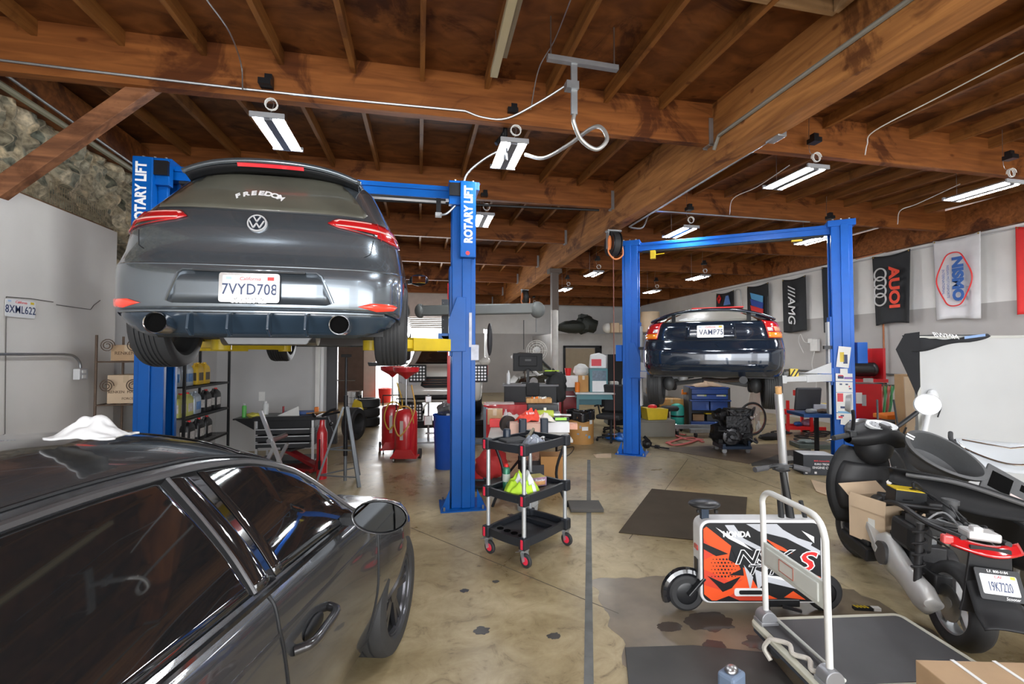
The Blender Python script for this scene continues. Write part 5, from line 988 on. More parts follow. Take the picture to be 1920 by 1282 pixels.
# engine and gearcase on the left
def gear(u, v):
    a = 2*PI*v; y = -.02+.62*u; h = .055+.05*math.sin(PI*min(1, u*1.15))+.03*u; zc = .24+.13*u
    return (-.13-.055*(1-abs(math.cos(a))**3)*(.6+.4*math.sin(PI*u))*(1 if math.sin(a) < 10 else 0)*(-math.cos(a)*.5+.5)-.02, y, zc+h*math.sin(a))
gc = MB(); prof = [(.03, -.06, .24), (.09, .0, .24), (.10, .08, .245), (.085, .18, .27), (.10, .30, .31), (.125, .40, .335), (.12, .48, .34), (.07, .56, .345)]
rg = []
for r_, y, z in prof: rg.append([(-.15-.05*max(0, math.cos(a))-.0+.05*max(0, -math.cos(a)), y, z+r_*math.sin(a)) for a in [2*PI*k/20 for k in range(20)]])
gc.add([p for q in rg for p in q], [(i*20+j, i*20+(j+1) % 20, (i+1)*20+(j+1) % 20, (i+1)*20+j) for i in range(len(rg)-1) for j in range(20)]+[tuple(range(20)), tuple(20*(len(rg)-1)+j for j in range(20))])
gce = gc.build('gearcase', eng, SC, 60); MB().cyl((-.19, .41, .335), (-.215, .41, .335), .075, n=28).build('gearcase_cover', M('dark_round_cover', (.06, .06, .062), .4), gce, 40)
MB().bar((-.17, .45, .33), (-.14, .70, .46), .05, .10, up=(1, 0, 0)).bar((-.2, .42, .25), (-.1, .72, .36), .015, .012).build('engine_bracket', eng, SC, 0, bev=.012)
en = MB(); en.box((.0, .42, .36), (.2, .26, .2)).cyl((0, .52, .38), (0, .72, .40), .09, n=18).cyl((.1, .38, .34), (.17, .38, .34), .1, n=24).box((0, .2, .3), (.14, .22, .12)); en.build('engine_block', mech, SC, 30, bev=.01)
MB().box((-.10, .30, .52), (.13, .24, .17)).build('air_filter_box', ms, SC, 0, bev=.03)
MB().tube([Vector((-.17, .07+.0*a, 0))+Vector((.03*math.cos(a), .03*math.sin(a)+.0, .36+.011*a)) for a in [k*.5 for k in range(50)]], .007, 6).cyl((-.17, .07, .30), (-.17, .07, .66), .02, n=12).build('shock_absorber', mech, SC)
MB().cyl((.17, -.15, .30), (.17, .35, .28), .06, n=20).cyl((.17, -.19, .31), (.17, -.15, .30), .03, n=14).build('silencer', mech, SC, 40)
f_ = MB()
for s in (-1, 1): f_.tube(spline([(s*.10, -.18, .68), (s*.12, .1, .66), (s*.13, .4, .68), (s*.12, .62, .6), (s*.08, .75, .36), (s*.08, 1.0, .30)], 6), .016, 8)
f_.tube([(-.12, -.1, .67), (.12, -.1, .67)], .014, 8).tube([(-.13, .4, .68), (.13, .4, .68)], .014, 8).build('frame_tube', mech, SC)
MB().box((-.04, .5, .71), (.18, .13, .11)).build('battery', black, SC, 0, bev=.005); MB().box((-.04, .5, .768), (.175, .125, .006)).build('battery_top', yellow, SC, 0)
MB().cyl((.09, .28, .66), (.09, .28, .76), .035, n=20).cyl((.09, .28, .755), (.09, .28, .78), .045, n=20).build('filler_cap', dgrey, SC)
random.seed(5)
hb_ = SC
for i in range(14):
    p = [Vector((random.uniform(-.15, .13), random.uniform(-.12, .7), random.uniform(.52, .74))) for _ in range(2)]; m_ = (p[0]+p[1])/2+Vector((random.uniform(-.08, .04), random.uniform(-.08, .08), random.uniform(-.02, .12)))
    MB().tube(spline([p[0], m_, p[1]], 7), random.choice((.004, .006, .01)), 6).build('wiring_hose', random.choice((black, black, mech, grey)), SC)
for i in range(10):
    p = Vector((random.uniform(-.14, .12), random.uniform(-.05, .68), random.uniform(.48, .68))); MB().box(p, (random.uniform(.04, .11), random.uniform(.05, .13), random.uniform(.04, .1)), rz=random.uniform(0, 1)).build('engine_fitting', random.choice((mech, ms, mech, dgrey, galv)), SC, 0, bev=.008)
MB().box((-.02, .66, .58), (.2, .1, .2)).cyl((-.1, .62, .62), (-.1, .74, .6), .05, n=16).ell((-.12, .66, .5), (.06, .07, .07)).build('throttle_body', mech, SC, 30, bev=.01)
# floor board, leg shield, front
MB().prism([(-.2, .62), (-.22, .95), (-.19, 1.05), (.19, 1.05), (.22, .95), (.2, .62)], .285, .325).prism([(-.23, .55), (-.23, .98), (-.16, 1.02), (-.13, .6)], .20, .29).build('floor_board', ms, SC, 0, bev=.015)
def shield(u, v):
    a = u*2-1; w = .15+.145*math.sin(PI*min(1, v*.9+.08))**.6; z = .32+.61*v
    return (a*w, 1.05+.05*v+.05*abs(a)**3, z)
MB().grid(shield, 18, 18).build('leg_shield', ms, SC, 60, solid=.03)
MB().grid(lambda u, v: (lambda p: (p[0]*.82, p[1]-.04, .43+.38*v))(shield(u, .1+.8*v)), 14, 12).build('glove_compartment', M('shield_inner', (.014, .014, .016), .5), SC, 60, solid=.02)
MB().box((-.02, 1.045, .93), (.16, .004, .045), rx=.15).build('warning_text_plate', M('tiny_print', (.12, .12, .12), .5, nz=.4, ns=90), SC, 0)
MB().tube(spline([(.08, 1.0, .88), (.085, .97, .80), (.08, .98, .74)], 5), .004, 6).lathe([(0, 0), (.02, 0), (.02, .008), (0, .008)], (.08, .975, .70), (0, 1, 0), 6).build('ignition_keys', chrome, SC, 30)
MB().tube([(0, 1.10, .98), (0, 1.16, .62), (.0, 1.19, .42)], .028, 12).bar((-.075, 1.19, .45), (-.06, 1.22, .235), .03, .04).bar((.075, 1.19, .45), (.06, 1.22, .235), .03, .04).build('fork', dgrey, SC)
MB().tube([Vector((0, 1.22, .235))+Vector((0, .26*math.cos(R(a)), .26*math.sin(R(a)))) for a in range(20, 150, 10)], .055, 10).build('front_mudguard', msg, SC, 60)
# handlebar cowl, turned a little
HC = Matrix.Translation((0, 1.06, 1.02)) @ Matrix.Rotation(R(16), 4, 'Z') @ Matrix.Scale(1.17, 4)
def hcb(mb): mb.m = HC; return mb
def cowl(u, v):
    a = 2*PI*v; t = u*2-1; w = .21*t; r1 = .035+.06*(1-t*t)**1.0; return (w, -.03+ (.05+.11*(1-t*t))*math.cos(a)*.8+.03*(1-t*t), .05*(1-abs(t))+r1*math.sin(a)*(1 if math.sin(a) < 0 else .75))
hcb(MB()).grid(cowl, 18, 18).build('handlebar_cowl', ms, SC, 70)
hcb(MB()).ell((0, .0, -.05), (.12, .10, .13)).build('handlebar_neck', ms, SC)
hcb(MB()).ell((0, .09, .04), (.13, .09, .085)).build('headlamp_cowl', msg, SC)
dpos = HC @ Vector((0, -.075, .085))
dsh = hcb(MB()); ry_ = [(.105*math.cos(2*PI*j/28), .055*math.sin(2*PI*j/28)) for j in range(28)]; mdd = Matrix.Translation((0, -.055, .098)) @ Matrix.Rotation(R(28), 4, 'X'); dsh.m = HC @ mdd
dsh.prism(ry_, -.01, .008); ds = dsh.build('instrument_dial', M('dial_silver', (.55, .57, .58), .3, .2), SC, 0)
d2 = MB(); d2.m = HC @ mdd; d2.prism([(-.045+.036*math.cos(2*PI*j/20), .036*math.sin(2*PI*j/20)) for j in range(20)], .008, .010).prism([(.035+.03*math.cos(2*PI*j/20), .01+.03*math.sin(2*PI*j/20)) for j in range(20)], .008, .010); d2.build('dial_face', M('dial_grey', (.25, .26, .28), .4), ds, 0)
d3 = MB(); d3.m = HC @ mdd; d3.box((.03, -.02, .011), (.04, .014, .002)); [d3.box((-.045+.024*math.cos(k), .024*math.sin(k), .011), (.006, .003, .002)) for k in range(6)]; d3.build('dial_marks', txtb, ds, 0)
for s in (-1, 1):
    hcb(MB()).tube([(s*.19, -.03, .03), (s*.22, -.05, .02), (s*.35, -.09, .0)], .017, 12).build('grip', rubber, SC); hcb(MB()).tube(spline([(s*.2, .02, .0), (s*.27, .0, -.02), (s*.36, -.03, -.03)], 5), .006, 6).build('brake_lever', chrome if s < 0 else blackm, SC)
    hcb(MB()).box((s*.2, -.05, .03), (.05, .05, .045)).build('switch_block', black, SC, 0, bev=.01)
hcb(MB()).cyl((.215, -.08, .01), (.215, -.065, .01), .012).build('red_button', brred, SC)
# mirrors
ml = hcb(MB()); ml.tube(spline([(-.17, -.02, .05), (-.19, -.05, .13), (-.215, -.07, .19)], 5), .011, 8).build('mirror_stalk', black, SC)
def disc(mb, c, n_, rx_, rz_, th): 
    n_ = Vector(n_).normalized(); x = n_.cross(Vector((0, 0, 1))).normalized(); z = x.cross(n_); c = Vector(c); N = 28
    vs = [c+x*rx_*math.cos(2*PI*j/N)+z*rz_*math.sin(2*PI*j/N) for j in range(N)]+[c-n_*th+x*rx_*.8*math.cos(2*PI*j/N)+z*rz_*.8*math.sin(2*PI*j/N) for j in range(N)]
    return mb.add(vs, [tuple(range(N)), tuple(range(2*N-1, N-1, -1))]+[(j, (j+1) % N, N+(j+1) % N, N+j) for j in range(N)])
disc(hcb(MB()), (-.215, -.05, .235), (.75, -.66, .0), .055, .065, .03).build('rear_mirror', M('mirror_shell', (.33, .34, .35), .35, .3), SC, 40)
hcb(MB()).tube(spline([(.13, .02, .06), (.2, .03, .10), (.31, .02, .20)], 5), .014, 8).build('mirror_stalk', black, SC)
mo_ = disc(hcb(MB()), (.36, .0, .26), (-.25, -.97, -.05), .085, .075, .03).build('rear_mirror', M('mirror_shell'), SC, 40)
disc(hcb(MB()), (.358, -.006, .26), (-.25, -.97, .05), .079, .069, .002).build('mirror_glass', M('mirror_tint', (.5, .53, .56), .05, 1, nz=0), mo_, 0)
# open carton on the scooter floor board
bx = on(sb, SC.rotation_euler[2], -.0, .74, .325); BX = thing('open_carton', 'open brown carton standing on the scooter floor board', 'carton', bx, -YAW+R(12))
w, d, h = .36, .27, .30; ob = MB()
for c_, s_ in (((0, -d/2, h/2), (w, .005, h)), ((0, d/2, h/2), (w, .005, h)), ((-w/2, 0, h/2), (.005, d, h)), ((w/2, 0, h/2), (.005, d, h)), ((0, 0, .003), (w, d, .005))): ob.box(c_, s_)
ob.build('carton_body', cardl, BX, 0)
MB().box((0, d/2+.045, h+.03), (w, .004, .11), rx=-.9).build('flap', cardl, BX, 0); MB().box((w/2+.05, 0, h-.01), (.12, d, .004), ry=.25).build('flap', cardl, BX, 0); MB().box((-w/2-.005, -.01, h-.02), (.004, d, .10), ry=.1).build('flap', cardl, BX, 0); MB().box((0.03, -d/2-.003, h-.05), (w*.4, .002, .09)).build('clear_tape', tape, BX, 0); MB().box((-w/2-.004, -.04, .13), (.002, .05, .1)).build('shipping_label', M('pale_label2'), BX, 0)
# ================================================================ loose under-seat bucket and side panel of the scooter, on a second scooter
S2 = thing('second_scooter', 'black scooter standing behind, mostly hidden under loose body parts at the right', 'scooter', camw(3.42, 3.05), -YAW+R(-16))
wh2(S2, -.1, .235, .13, nm='tyre'); wh2(S2, 1.1, .235, .11)
MB().prism([(-.3, .35), (-.32, .62), (0, .66), (.45, .60), (.62, .40), (1.0, .32), (1.05, .28), (.5, .25), (.1, .28)], -.16, .16, 'YZ').build('body_panel', ms, S2, 40, bev=.04)
MB().grid(lambda u, v: shield(u, v), 12, 12).build('leg_shield', ms, S2, 60, solid=.03)
MB().tube([(0, 1.1, .98), (0, 1.14, .5), (0, 1.12, .24)], .028, 10).build('fork', dgrey, S2)
MB().box((-.05, .05, .70), (.28, .16, .05)).build('yellow_latch_plate', M('ochre', (.45, .3, .05), .5), S2, 0, bev=.01)
MB().cyl((-.19, -.02, .36), (-.17, -.02, .36), .11, n=26).build('round_cover', mech, S2)
MB().cyl((.2, -.4, .3), (.2, .1, .28), .06, n=18).build('silencer', galv, S2, 40)
# the loose bucket: a deep tub with a flat ported tail
Q0 = camw(3.12, 3.3, .97); BK = thing('seat_bucket', 'loose dark grey scooter seat bucket with ported tail lying on the second scooter', 'seat bucket', Q0, -YAW+R(-62), None, R(0), R(0))
mbk2 = M('bucket_grey', (.085, .088, .092), .5, bump=.03, ns=60)
def outl(t, k=1): # egg outline, long axis +x
    a = 2*PI*t; return (.27*math.cos(a)*k, .155*math.sin(a)*k*(1-.12*math.cos(a)))
bk = MB(); N = 40; rows = []
for k, z in ((1.12, -.01), (1.12, .012), (1.0, .018), (.97, 0), (.92, -.10), (.8, -.19), (.5, -.21)): rows.append([(*outl(j/N, k), z) for j in range(N)])
bk.add([p for r_ in rows for p in r_], [(i*N+j, i*N+(j+1) % N, (i+1)*N+(j+1) % N, (i+1)*N+j) for i in range(len(rows)-1) for j in range(N)]+[tuple(6*N+j for j in range(N))])
BK.rotation_euler = (R(42), R(30), -YAW+R(-36)); BK.scale = (.82, .82, .82)
bk.build('tub', mbk2, BK, 50, solid=.004)
tl_ = MB().prism([(.27, -.15), (.50, -.13), (.72, -.10), (.76, 0), (.72, .10), (.50, .13), (.27, .15)], -.012, .012).build('tail_deck', mbk2, BK, 0, bev=.006)
MB().prism([(.31, -.09), (.45, -.09), (.45, .09), (.31, .09)], .0125, .0135).prism([(.50, .02), (.58, .02), (.58, .09), (.50, .09)], .0125, .0135).prism([(.6+.04*math.cos(k*PI/8), -.04+.04*math.sin(k*PI/8)) for k in range(16)], .0125, .0135).prism([(.66, .02), (.71, .02), (.71, .07), (.66, .07)], .0125, .0135).build('deck_openings', M('hole_black'), tl_, 0)
MB().box((.50, -.07, .0145), (.09, .035, .002)).build('warning_sticker', M('sticker_pink', (.75, .6, .58), .5), tl_, 0)
MB().prism([(-.22, -.03), (-.16, -.03), (-.16, -.015), (-.22, -.015)], .02, .024).prism([(-.22, .0), (-.16, .0), (-.16, .015), (-.22, .015)], .02, .024).build('white_tape_mark', txtw, BK, 0).location = (-.08, 0, 0)
SP = thing('side_fairing', 'long loose black scooter side fairing lying under the seat bucket', 'fairing', camw(3.02, 3.12, .76), -YAW+R(-50)); SP.scale = (.85, .85, .72)
MB().grid(lambda u, v: (-.42+.95*u, -.02+.05*math.sin(PI*v), -.02+(.07+.07*math.sin(PI*min(1, u*1.1)))*(v*2-1)+.10*(1-u)**2-.05*u), 24, 8).build('fairing_skin', ms, SP, 60, solid=.012)
MB().tube(spline([(-.3, -.02, .10), (0, -.03, .10), (.3, -.02, .02), (.5, 0, -.05)], 6), .02, 8).build('fairing_edge', msg, SP)
# clear windshield with chrome brackets
WS = thing('clear_windshield', 'clear scooter windshield with chrome brackets lying at the right edge', 'windshield', camw(3.72, 3.42, .98), -YAW+R(-35), None, R(-58), 0)
MB().grid(lambda u, v: (-.28+.56*u, .06*math.sin(PI*u)*1.2, -.16+.34*v*(1-.25*(2*u-1)**2)), 16, 8).build('screen', clear, WS, 60, solid=.004)
MB().tube(spline([(-.28, .02, .10), (-.22, -.01, -.06), (0, .03, -.12), (.25, 0, -.05)], 6), .009, 8).tube([(-.25, -.02, .06), (.0, -.02, .0), (.25, -.01, .1)], .007, 8).build('chrome_bracket', chrome, WS)
MB().tube(spline([(-.30, 0, .16), (-.31, -.01, .06), (-.27, 0, -.02)], 5), .016, 8).build('black_rubber_end', rubber, WS)
# ================================================================ big grey board with dark banner thrown over it
p0 = camw(4.95, 5.55); p1 = camw(7.4, 4.9); rzb = math.atan2(p1.y-p0.y, p1.x-p0.x); BW = (p1-p0).length
BD = thing('partition_board', 'big pale grey board in a slim frame standing on the right behind the scooters', 'board', p0, rzb)
MB().box((BW/2, 0, 1.0), (BW, .04, 1.78)).build('board_panel', M('pale_board', (.50, .515, .525), .45, nz=.06, ns=1.3), BD, 0)
bf = M('board_frame', (.36, .36, .33), .4, .3); MB().box((-.01, 0, .97), (.035, .06, 1.9)).build('frame_post', bf, BD, 0); MB().box((BW/2, 0, 1.905), (BW, .06, .03)).build('frame_rail', bf, BD, 0); MB().box((BW/2, 0, .10), (BW, .06, .03)).build('frame_rail', bf, BD, 0)
for x in (0, BW*.6): MB().box((x, 0, .02), (.05, .5, .04)).build('board_foot', bf, BD, 0)
BN = thing('draped_banner', 'black banner with white lettering thrown over the corner of the big grey board', 'banner', p0+Vector((0, 0, 1.93)), rzb)
mbn = M('banner_black', (.025, .026, .029), .8, spec=.15)
MB().grid(lambda u, v: (-.14+.82*u, -.06+.10*v-.02*math.sin(u*9), (.05+.02*math.sin(u*5))*math.sin(PI*v)*(1-.4*u)-(1-v)*(.16*(1-u)**.8+.04*min(1, (1-u)*4)+.02*math.sin(u*8))), 36, 10).build('banner_fold', mbn, BN, 60, solid=.008)
MB().add([(-.16, -.06, .02), (-.02, -.08, .04), (-.02, -.07, -.32), (-.015, -.06, -.62), (-.05, -.05, -.72), (-.15, -.06, -.45), (-.26, -.07, -.17)], [(0, 1, 2, 6), (2, 5, 6), (2, 3, 4, 5)]).build('banner_tail', mbn, BN, 0, solid=.008)
text('BWMM', .08, txtw, BN, (.24, -.105, -.015), (PI/2-.3, R(8), 0), shear=-.5, name='banner_lettering')
MB().grid(lambda u, v: (.42+.2*u, -.085, -.02-.03*v+.03*u), 4, 2).build('blue_edge', M('pale_blue_cloth', (.25, .4, .7), .6), BN, 0, solid=.004)
# ================================================================ left wall
def carton(name, label, loc, w, d, h, rz=0, mat=None, grp=None, tape_=True, prints=(), open_=False):
    t = thing(name, label, 'carton', loc, rz, grp); MB().box((0, 0, h/2), (w, d, h)).build('carton_body', mat or card, t, 0, bev=.003)
    if tape_: MB().box((0, 0, h+.001), (w*1.0, .05, .0015)).box((0, -d/2-.0008, h-.04), (.05, .001, .08)).build('packing_tape', tape, t, 0)
    for s_, sz, x, z in prints: text(s_, sz, M('box_ink', (.12, .07, .04), .7, nz=0), t, (x, -d/2-.002, z))
    return t
wp = thing('wall_licence_plate', 'white licence plate fixed to the grey board wall at the far left', 'licence plate', at(39, 579, X=-3.39), R(90))
plate(wp, (0, 0, 0), (0, 0, 0), '8XML622')
a1, a2 = at(-40, 664, X=-3.36), at(120, 664, X=-3.36)
WC = thing('wall_outlet', 'steel conduit bending down to a grey outlet box on the left wall', 'outlet', at(147, 690, X=-3.37)); wl = WC.location
MB().tube([a1-wl, a2-wl]+[q-wl for q in spline([a2, at(138, 667, X=-3.36), at(149, 678, X=-3.36), at(151, 690, X=-3.36)], 5)[1:]], .012, 10).build('conduit', galv, WC)
MB().box((.02, .0, -.06), (.06, .12, .11)).build('outlet_box', lgrey, WC, 0, bev=.006); MB().box((.052, -.0, -.035), (.004, .05, .03)).box((.052, 0, -.085), (.004, .05, .03)).build('outlet_face', white, WC, 0)
def wire_panel(lab, u0, v0, u1, v1, hgt, X=-3.46, n=26):
    a = at(u0, v0, X=X); b = at(u1, v1, X=X); t = thing('wire_rack', lab, 'wire rack', a); mb = MB(); d = b-a
    for z in (0, hgt*.5, hgt): mb.tube([Vector((0, 0, z)), d+Vector((0, 0, z))], .004, 5)
    mb.build('rack_rail', M('old_wire', (.35, .28, .18), .5, .4), t); m2 = MB()
    for i in range(n+1): p = d*(i/n); m2.tube([p, p+Vector((0, 0, hgt)), p+Vector((.07, 0, hgt+.02))], .0025, 4)
    m2.build('rack_wires', M('old_wire'), t); return t
wire_panel('wire grille leaning on the rubble wall at the far left edge', -20, 352, 62, 398, .22)
wire_panel('long wire grille leaning on the rubble wall above the grey board', 92, 386, 200, 432, .24)
# scrolled iron rack with cartons
IR = thing('scroll_iron_rack', 'rusty wrought iron rack with scroll work holding cartons by the left wall', 'rack', (-3.18, 5.72, 0), 0)
mb = MB()
for x in (-.1, .34):
    for y in (-.22, .22): mb.tube([(x, y, 0), (x, y, 1.9)], .012, 8)
mb.build('upright', iron, IR)
for z in (.62, 1.17, 1.62):
    s_ = MB(); [s_.tube([(-.1, y, z), (.34, y, z)], .008, 6) for y in (-.22, .22)]; [s_.tube([(x, -.22, z), (x, .22, z)], .006, 6) for x in (-.1, .0, .1, .2, .34)]; s_.build('shelf', iron, IR)
sc_ = MB()
for z in (.72, 1.28, 1.70):
    for x in (.0, .24): sc_.tube([Vector((x+(.07-.0016*k)*math.cos(k*.45), -.225, z+.09+(.07-.0016*k)*math.sin(k*.45))) for k in range(34)], .005, 6)
sc_.build('scroll_work', iron, IR)
carton('carton', 'small cardboard carton on the top shelf of the iron rack', (-3.04, 5.74, 1.63), .3, .34, .17, 0, card, None, True, (('RENKEN', .05, -.02, .08),))
carton('carton', 'large printed cardboard carton on the middle shelf of the iron rack', (-3.04, 5.74, 1.18), .34, .36, .30, 0, cardl, None, True, (('RENKEN  MARK', .04, -.02, .12), ('FORCE', .035, .02, .05)))
carton('carton', 'worn brown carton on the low shelf of the iron rack', (-3.04, 5.74, .63), .32, .34, .22, .15, cardl)
# black wire oil rack on the wall
OX, OY = -3.05, 7.05
OR = thing('oil_rack', 'black wire shelf rack of motor oil jugs against the left wall', 'rack', (OX, OY, 0), R(90))
mb = MB(); w2, d2 = .68, .2
for x in (-w2, w2):
    for y in (-d2, d2): MB().box((x, y, .9), (.03, .03, 1.8)).build('upright', blackm, OR, 0)
SHZ = (.50, .88, 1.27)
for z in SHZ:
    s_ = MB()
    for y in (-d2, d2): s_.box((0, y, z), (2*w2, .015, .03))
    for k in range(24): s_.box((-w2+.06*k, 0, z+.008), (.006, 2*d2, .006))
    s_.build('wire_shelf', blackm, OR, 0)
def jug(label, bodym, capm, h=.30, w=.12, d=.20, lab=None, grp='motor oil jugs on the black rack'):
    t = thing('oil_jug', label, 'oil jug', (0, 0, 0), 0, grp); b = MB()
    rings = []
    for z, k, sh in ((0, .96, 0), (.02, 1, 0), (h*.68, 1, 0), (h*.80, .86, 0), (h*.90, .45, .2), (h*.93, .38, .25)): rings.append([(x*k, y*k+sh*d*.5, z) for x, y in rrect(w, d, .03, 3)])
    n = len(rings[0]); b.add([p for r_ in rings for p in r_], [(i*n+j, i*n+(j+1) % n, (i+1)*n+(j+1) % n, (i+1)*n+j) for i in range(len(rings)-1) for j in range(n)]+[tuple(range(n)), tuple((len(rings)-1)*n+j for j in range(n))])
    b.tube([(0, -d*.40, h*.78), (0, -d*.30, h*.95), (0, 0, h*.93)], .012, 8); b.build('jug_body', bodym, t, 40)
    MB().cyl((0, .12*d+.01, h*.92), (0, .12*d+.01, h), .022, n=14).build('jug_cap', capm, t)
    if lab: MB().box((w/2+.0005, .0, h*.36), (.002, d*.62, h*.36)).box((0, -d/2-.0005, h*.36), (w*.7, .002, h*.36)).build('jug_label', lab, t, 0)
    return t
msil = M('jug_silver', (.45, .52, .60), .35, .4); mgold = M('jug_gold', (.75, .48, .03), .35); moli = M('jug_olive', (.55, .55, .16), .4); mjb = M('jug_black', (.02, .02, .022), .35)
lbb = M('label_blue', (.1, .25, .55), .4, nz=.3, ns=20); lbw = M('label_white_red', (.7, .6, .58), .5, nz=.3, ns=25)
J = {'s': (jug('silver oil jug with blue label on the rack', msil, msil, lab=lbb)), 'g': jug('gold oil jug on the top shelf of the rack', mgold, mgold, lab=M('label_dark', (.1, .08, .05), .4)), 'o': jug('olive yellow oil jug on the rack', moli, brred, lab=lbw), 'b': jug('black oil jug on the rack', mjb, brred, lab=lbw)}
lay = [(2, -.58, 's', 'silver and blue oil jug, nearest on the upper rack shelf'), (2, -.44, 's', 'silver and blue oil jug, second on the upper rack shelf'), (2, -.14, 'g', 'gold oil jug on the upper rack shelf beside the silver pair'), (2, .06, 'g', 'gold oil jug furthest along the upper rack shelf'),
       (1, -.60, 'o', 'olive oil jug with red cap, nearest on the middle rack shelf'), (1, -.42, 'o', 'olive oil jug, second on the middle rack shelf'), (1, -.2, 's', 'silver jug in the middle of the middle rack shelf'), (1, .12, 'b', 'black oil jug with red cap, nearer of two on the middle rack shelf'), (1, .44, 'b', 'black oil jug with red cap, furthest on the middle rack shelf'),
       (0, -.36, 'b', 'black oil jug, nearest on the lowest visible rack shelf'), (0, -.08, 'b', 'black oil jug with red cap, middle of the lowest rack shelf'), (0, .16, 'b', 'black oil jug, furthest on the lowest rack shelf')]
used = set()
for sh, y, k, lab in lay:
    p = (OX+.05, OY+y+.12, SHZ[sh]+.016)
    if k in used: dup(J[k], p, R(90) if k == 'x' else 0, lab)
    else: J[k].location = p; J[k]['label'] = lab; used.add(k)
one('small_white_carton', MB().box((0, 0, .07), (.12, .1, .14)), white, 'small white carton at the near end of the lowest rack shelf', 'carton', (OX+.05, OY-.6, SHZ[0]+.016), bev=.003)
# partition wall fittings
one('wall_socket', MB().box((0, 0, 0), (.1, .012, .16)).box((0, -.008, -.02), (.05, .01, .05)), white, 'white wall socket on the grey partition wall behind the drawer cart', 'socket', at(491, 743, Y=8.79), bev=.002)
# drawer tool cart
tc = camw(-3.28, 6.75); TCt = thing('drawer_tool_cart', 'black steel drawer cart with grey posts in front of the grey partition wall', 'tool cart', tc, -YAW+R(8))
MB().box((0, 0, .78), (.86, .46, .06)).box((0, 0, .70), (.80, .42, .12)).build('top_tray', blackm, TCt, 0, bev=.005)
MB().box((-.56, 0, .775), (.3, .36, .02)).prism([(-.44, .62), (-.70, .77), (-.44, .77)], -.15, -.14, 'XZ').build('side_shelf', blackm, TCt, 0)
for z in (.60, .50, .40):
    dr = MB().box((-.02, -.01, z), (.74, .42, .085)).build('drawer', M('drawer_black', (.03, .032, .036), .4, .3), TCt, 0, bev=.004); MB().box((-.02, -.23, z+.03), (.72, .02, .012)).build('drawer_pull', alu, dr, 0)
for x in (-.38, .38):
    for y in (-.2, .2):
        MB().box((x, y, .42), (.03, .03, .68)).build('post', alu, TCt, 0); c_ = MB().box((x, y, .1), (.04, .04, .03)).build('castor', galv, TCt, 0); MB().cyl((x-.012, y, .045), (x+.012, y, .045), .045, n=18).build('castor_wheel', rubber, c_)
MB().box((0, 0, .16), (.80, .42, .04)).build('bottom_tray', blackm, TCt, 0); MB().box((-.2, -.235, .36), (.3, .004, .03)).build('tool_rack', steel, TCt, 0)
def otc(x, y, z): return on(tc, TCt.rotation_euler[2], x, y, z)
spray('spray_can', 'green and white spray can on the left shelf of the drawer cart', otc(-.62, -.03, .785), green, lgrey, .2, .03)
spray('spray_can', 'clear white topped bottle on the drawer cart behind the spray can', otc(-.36, .05, .81), M('milky_bottle', (.6, .62, .62), .3), white, .2, .04)
one('work_gloves', MB().ell((0, 0, .03), (.09, .06, .035), jit=.5, seed=3).ell((.08, .01, .025), (.06, .05, .028), jit=.5, seed=5), M('yellow_glove', (.6, .55, .1), .85), 'yellow work gloves lying on the shelf of the drawer cart', 'gloves', otc(-.48, -.06, .785))
one('blue_tray', MB().box((0, 0, .02), (.42, .2, .04)), M('deep_blue', (.03, .09, .3), .4), 'blue tray on top of the drawer cart', 'tray', otc(.12, .06, .81), .1, bev=.004)
one('white_paper', MB().add([(-.2, 0, 0), (.12, 0, 0), (.08, .06, .13)], [(0, 1, 2)]), white, 'white triangular sheet of paper propped on the drawer cart', 'paper', otc(.06, -.14, .81), -YAW, smooth=0, solid=.003)
hm_ = thing('club_hammer', 'wooden handled hammer lying on the right of the drawer cart', 'hammer', otc(.38, -.12, .835), -YAW); MB().tube([(-.12, 0, 0), (.3, .0, .03)], .012, 8).build('handle', wood('tip_wood', (.6, .36, .15), (.4, .2, .08), 'Z'), hm_); MB().box((.31, 0, .03), (.05, .09, .05)).build('hammer_head', iron, hm_, 0, bev=.006)
one('screwdriver', MB().cyl((0, 0, 0), (0, 0, .1), .015).cyl((0, 0, -.02), (0, 0, 0), .004), dred, 'dark red screwdriver handle standing on the drawer cart', 'screwdriver', otc(-.1, .02, .83))
one('orange_tool', MB().box((0, 0, .05), (.06, .06, .1)), orange, 'small orange tool standing on the drawer cart', 'tool', otc(.36, .05, .81), bev=.01)
# aluminium trestle
tr = thing('aluminium_trestle', 'silver aluminium folding trestle standing before the drawer cart', 'trestle', camw(-2.93, 5.5), -YAW)
for a, b, r_ in (((-.22, 0, .02), (.06, 0, .56), .0), ((.30, 0, 0), (-.1, 0, 1.02), 0), ((-.22, .35, .02), (.06, .35, .56), 0)): MB().bar(a, b, .04, .03, up=(0, 1, 0)).build('trestle_leg', alu, tr, 0)
MB().cyl((.02, -.03, .66), (.02, .38, .66), .03, n=16).build('hinge', steel, tr)
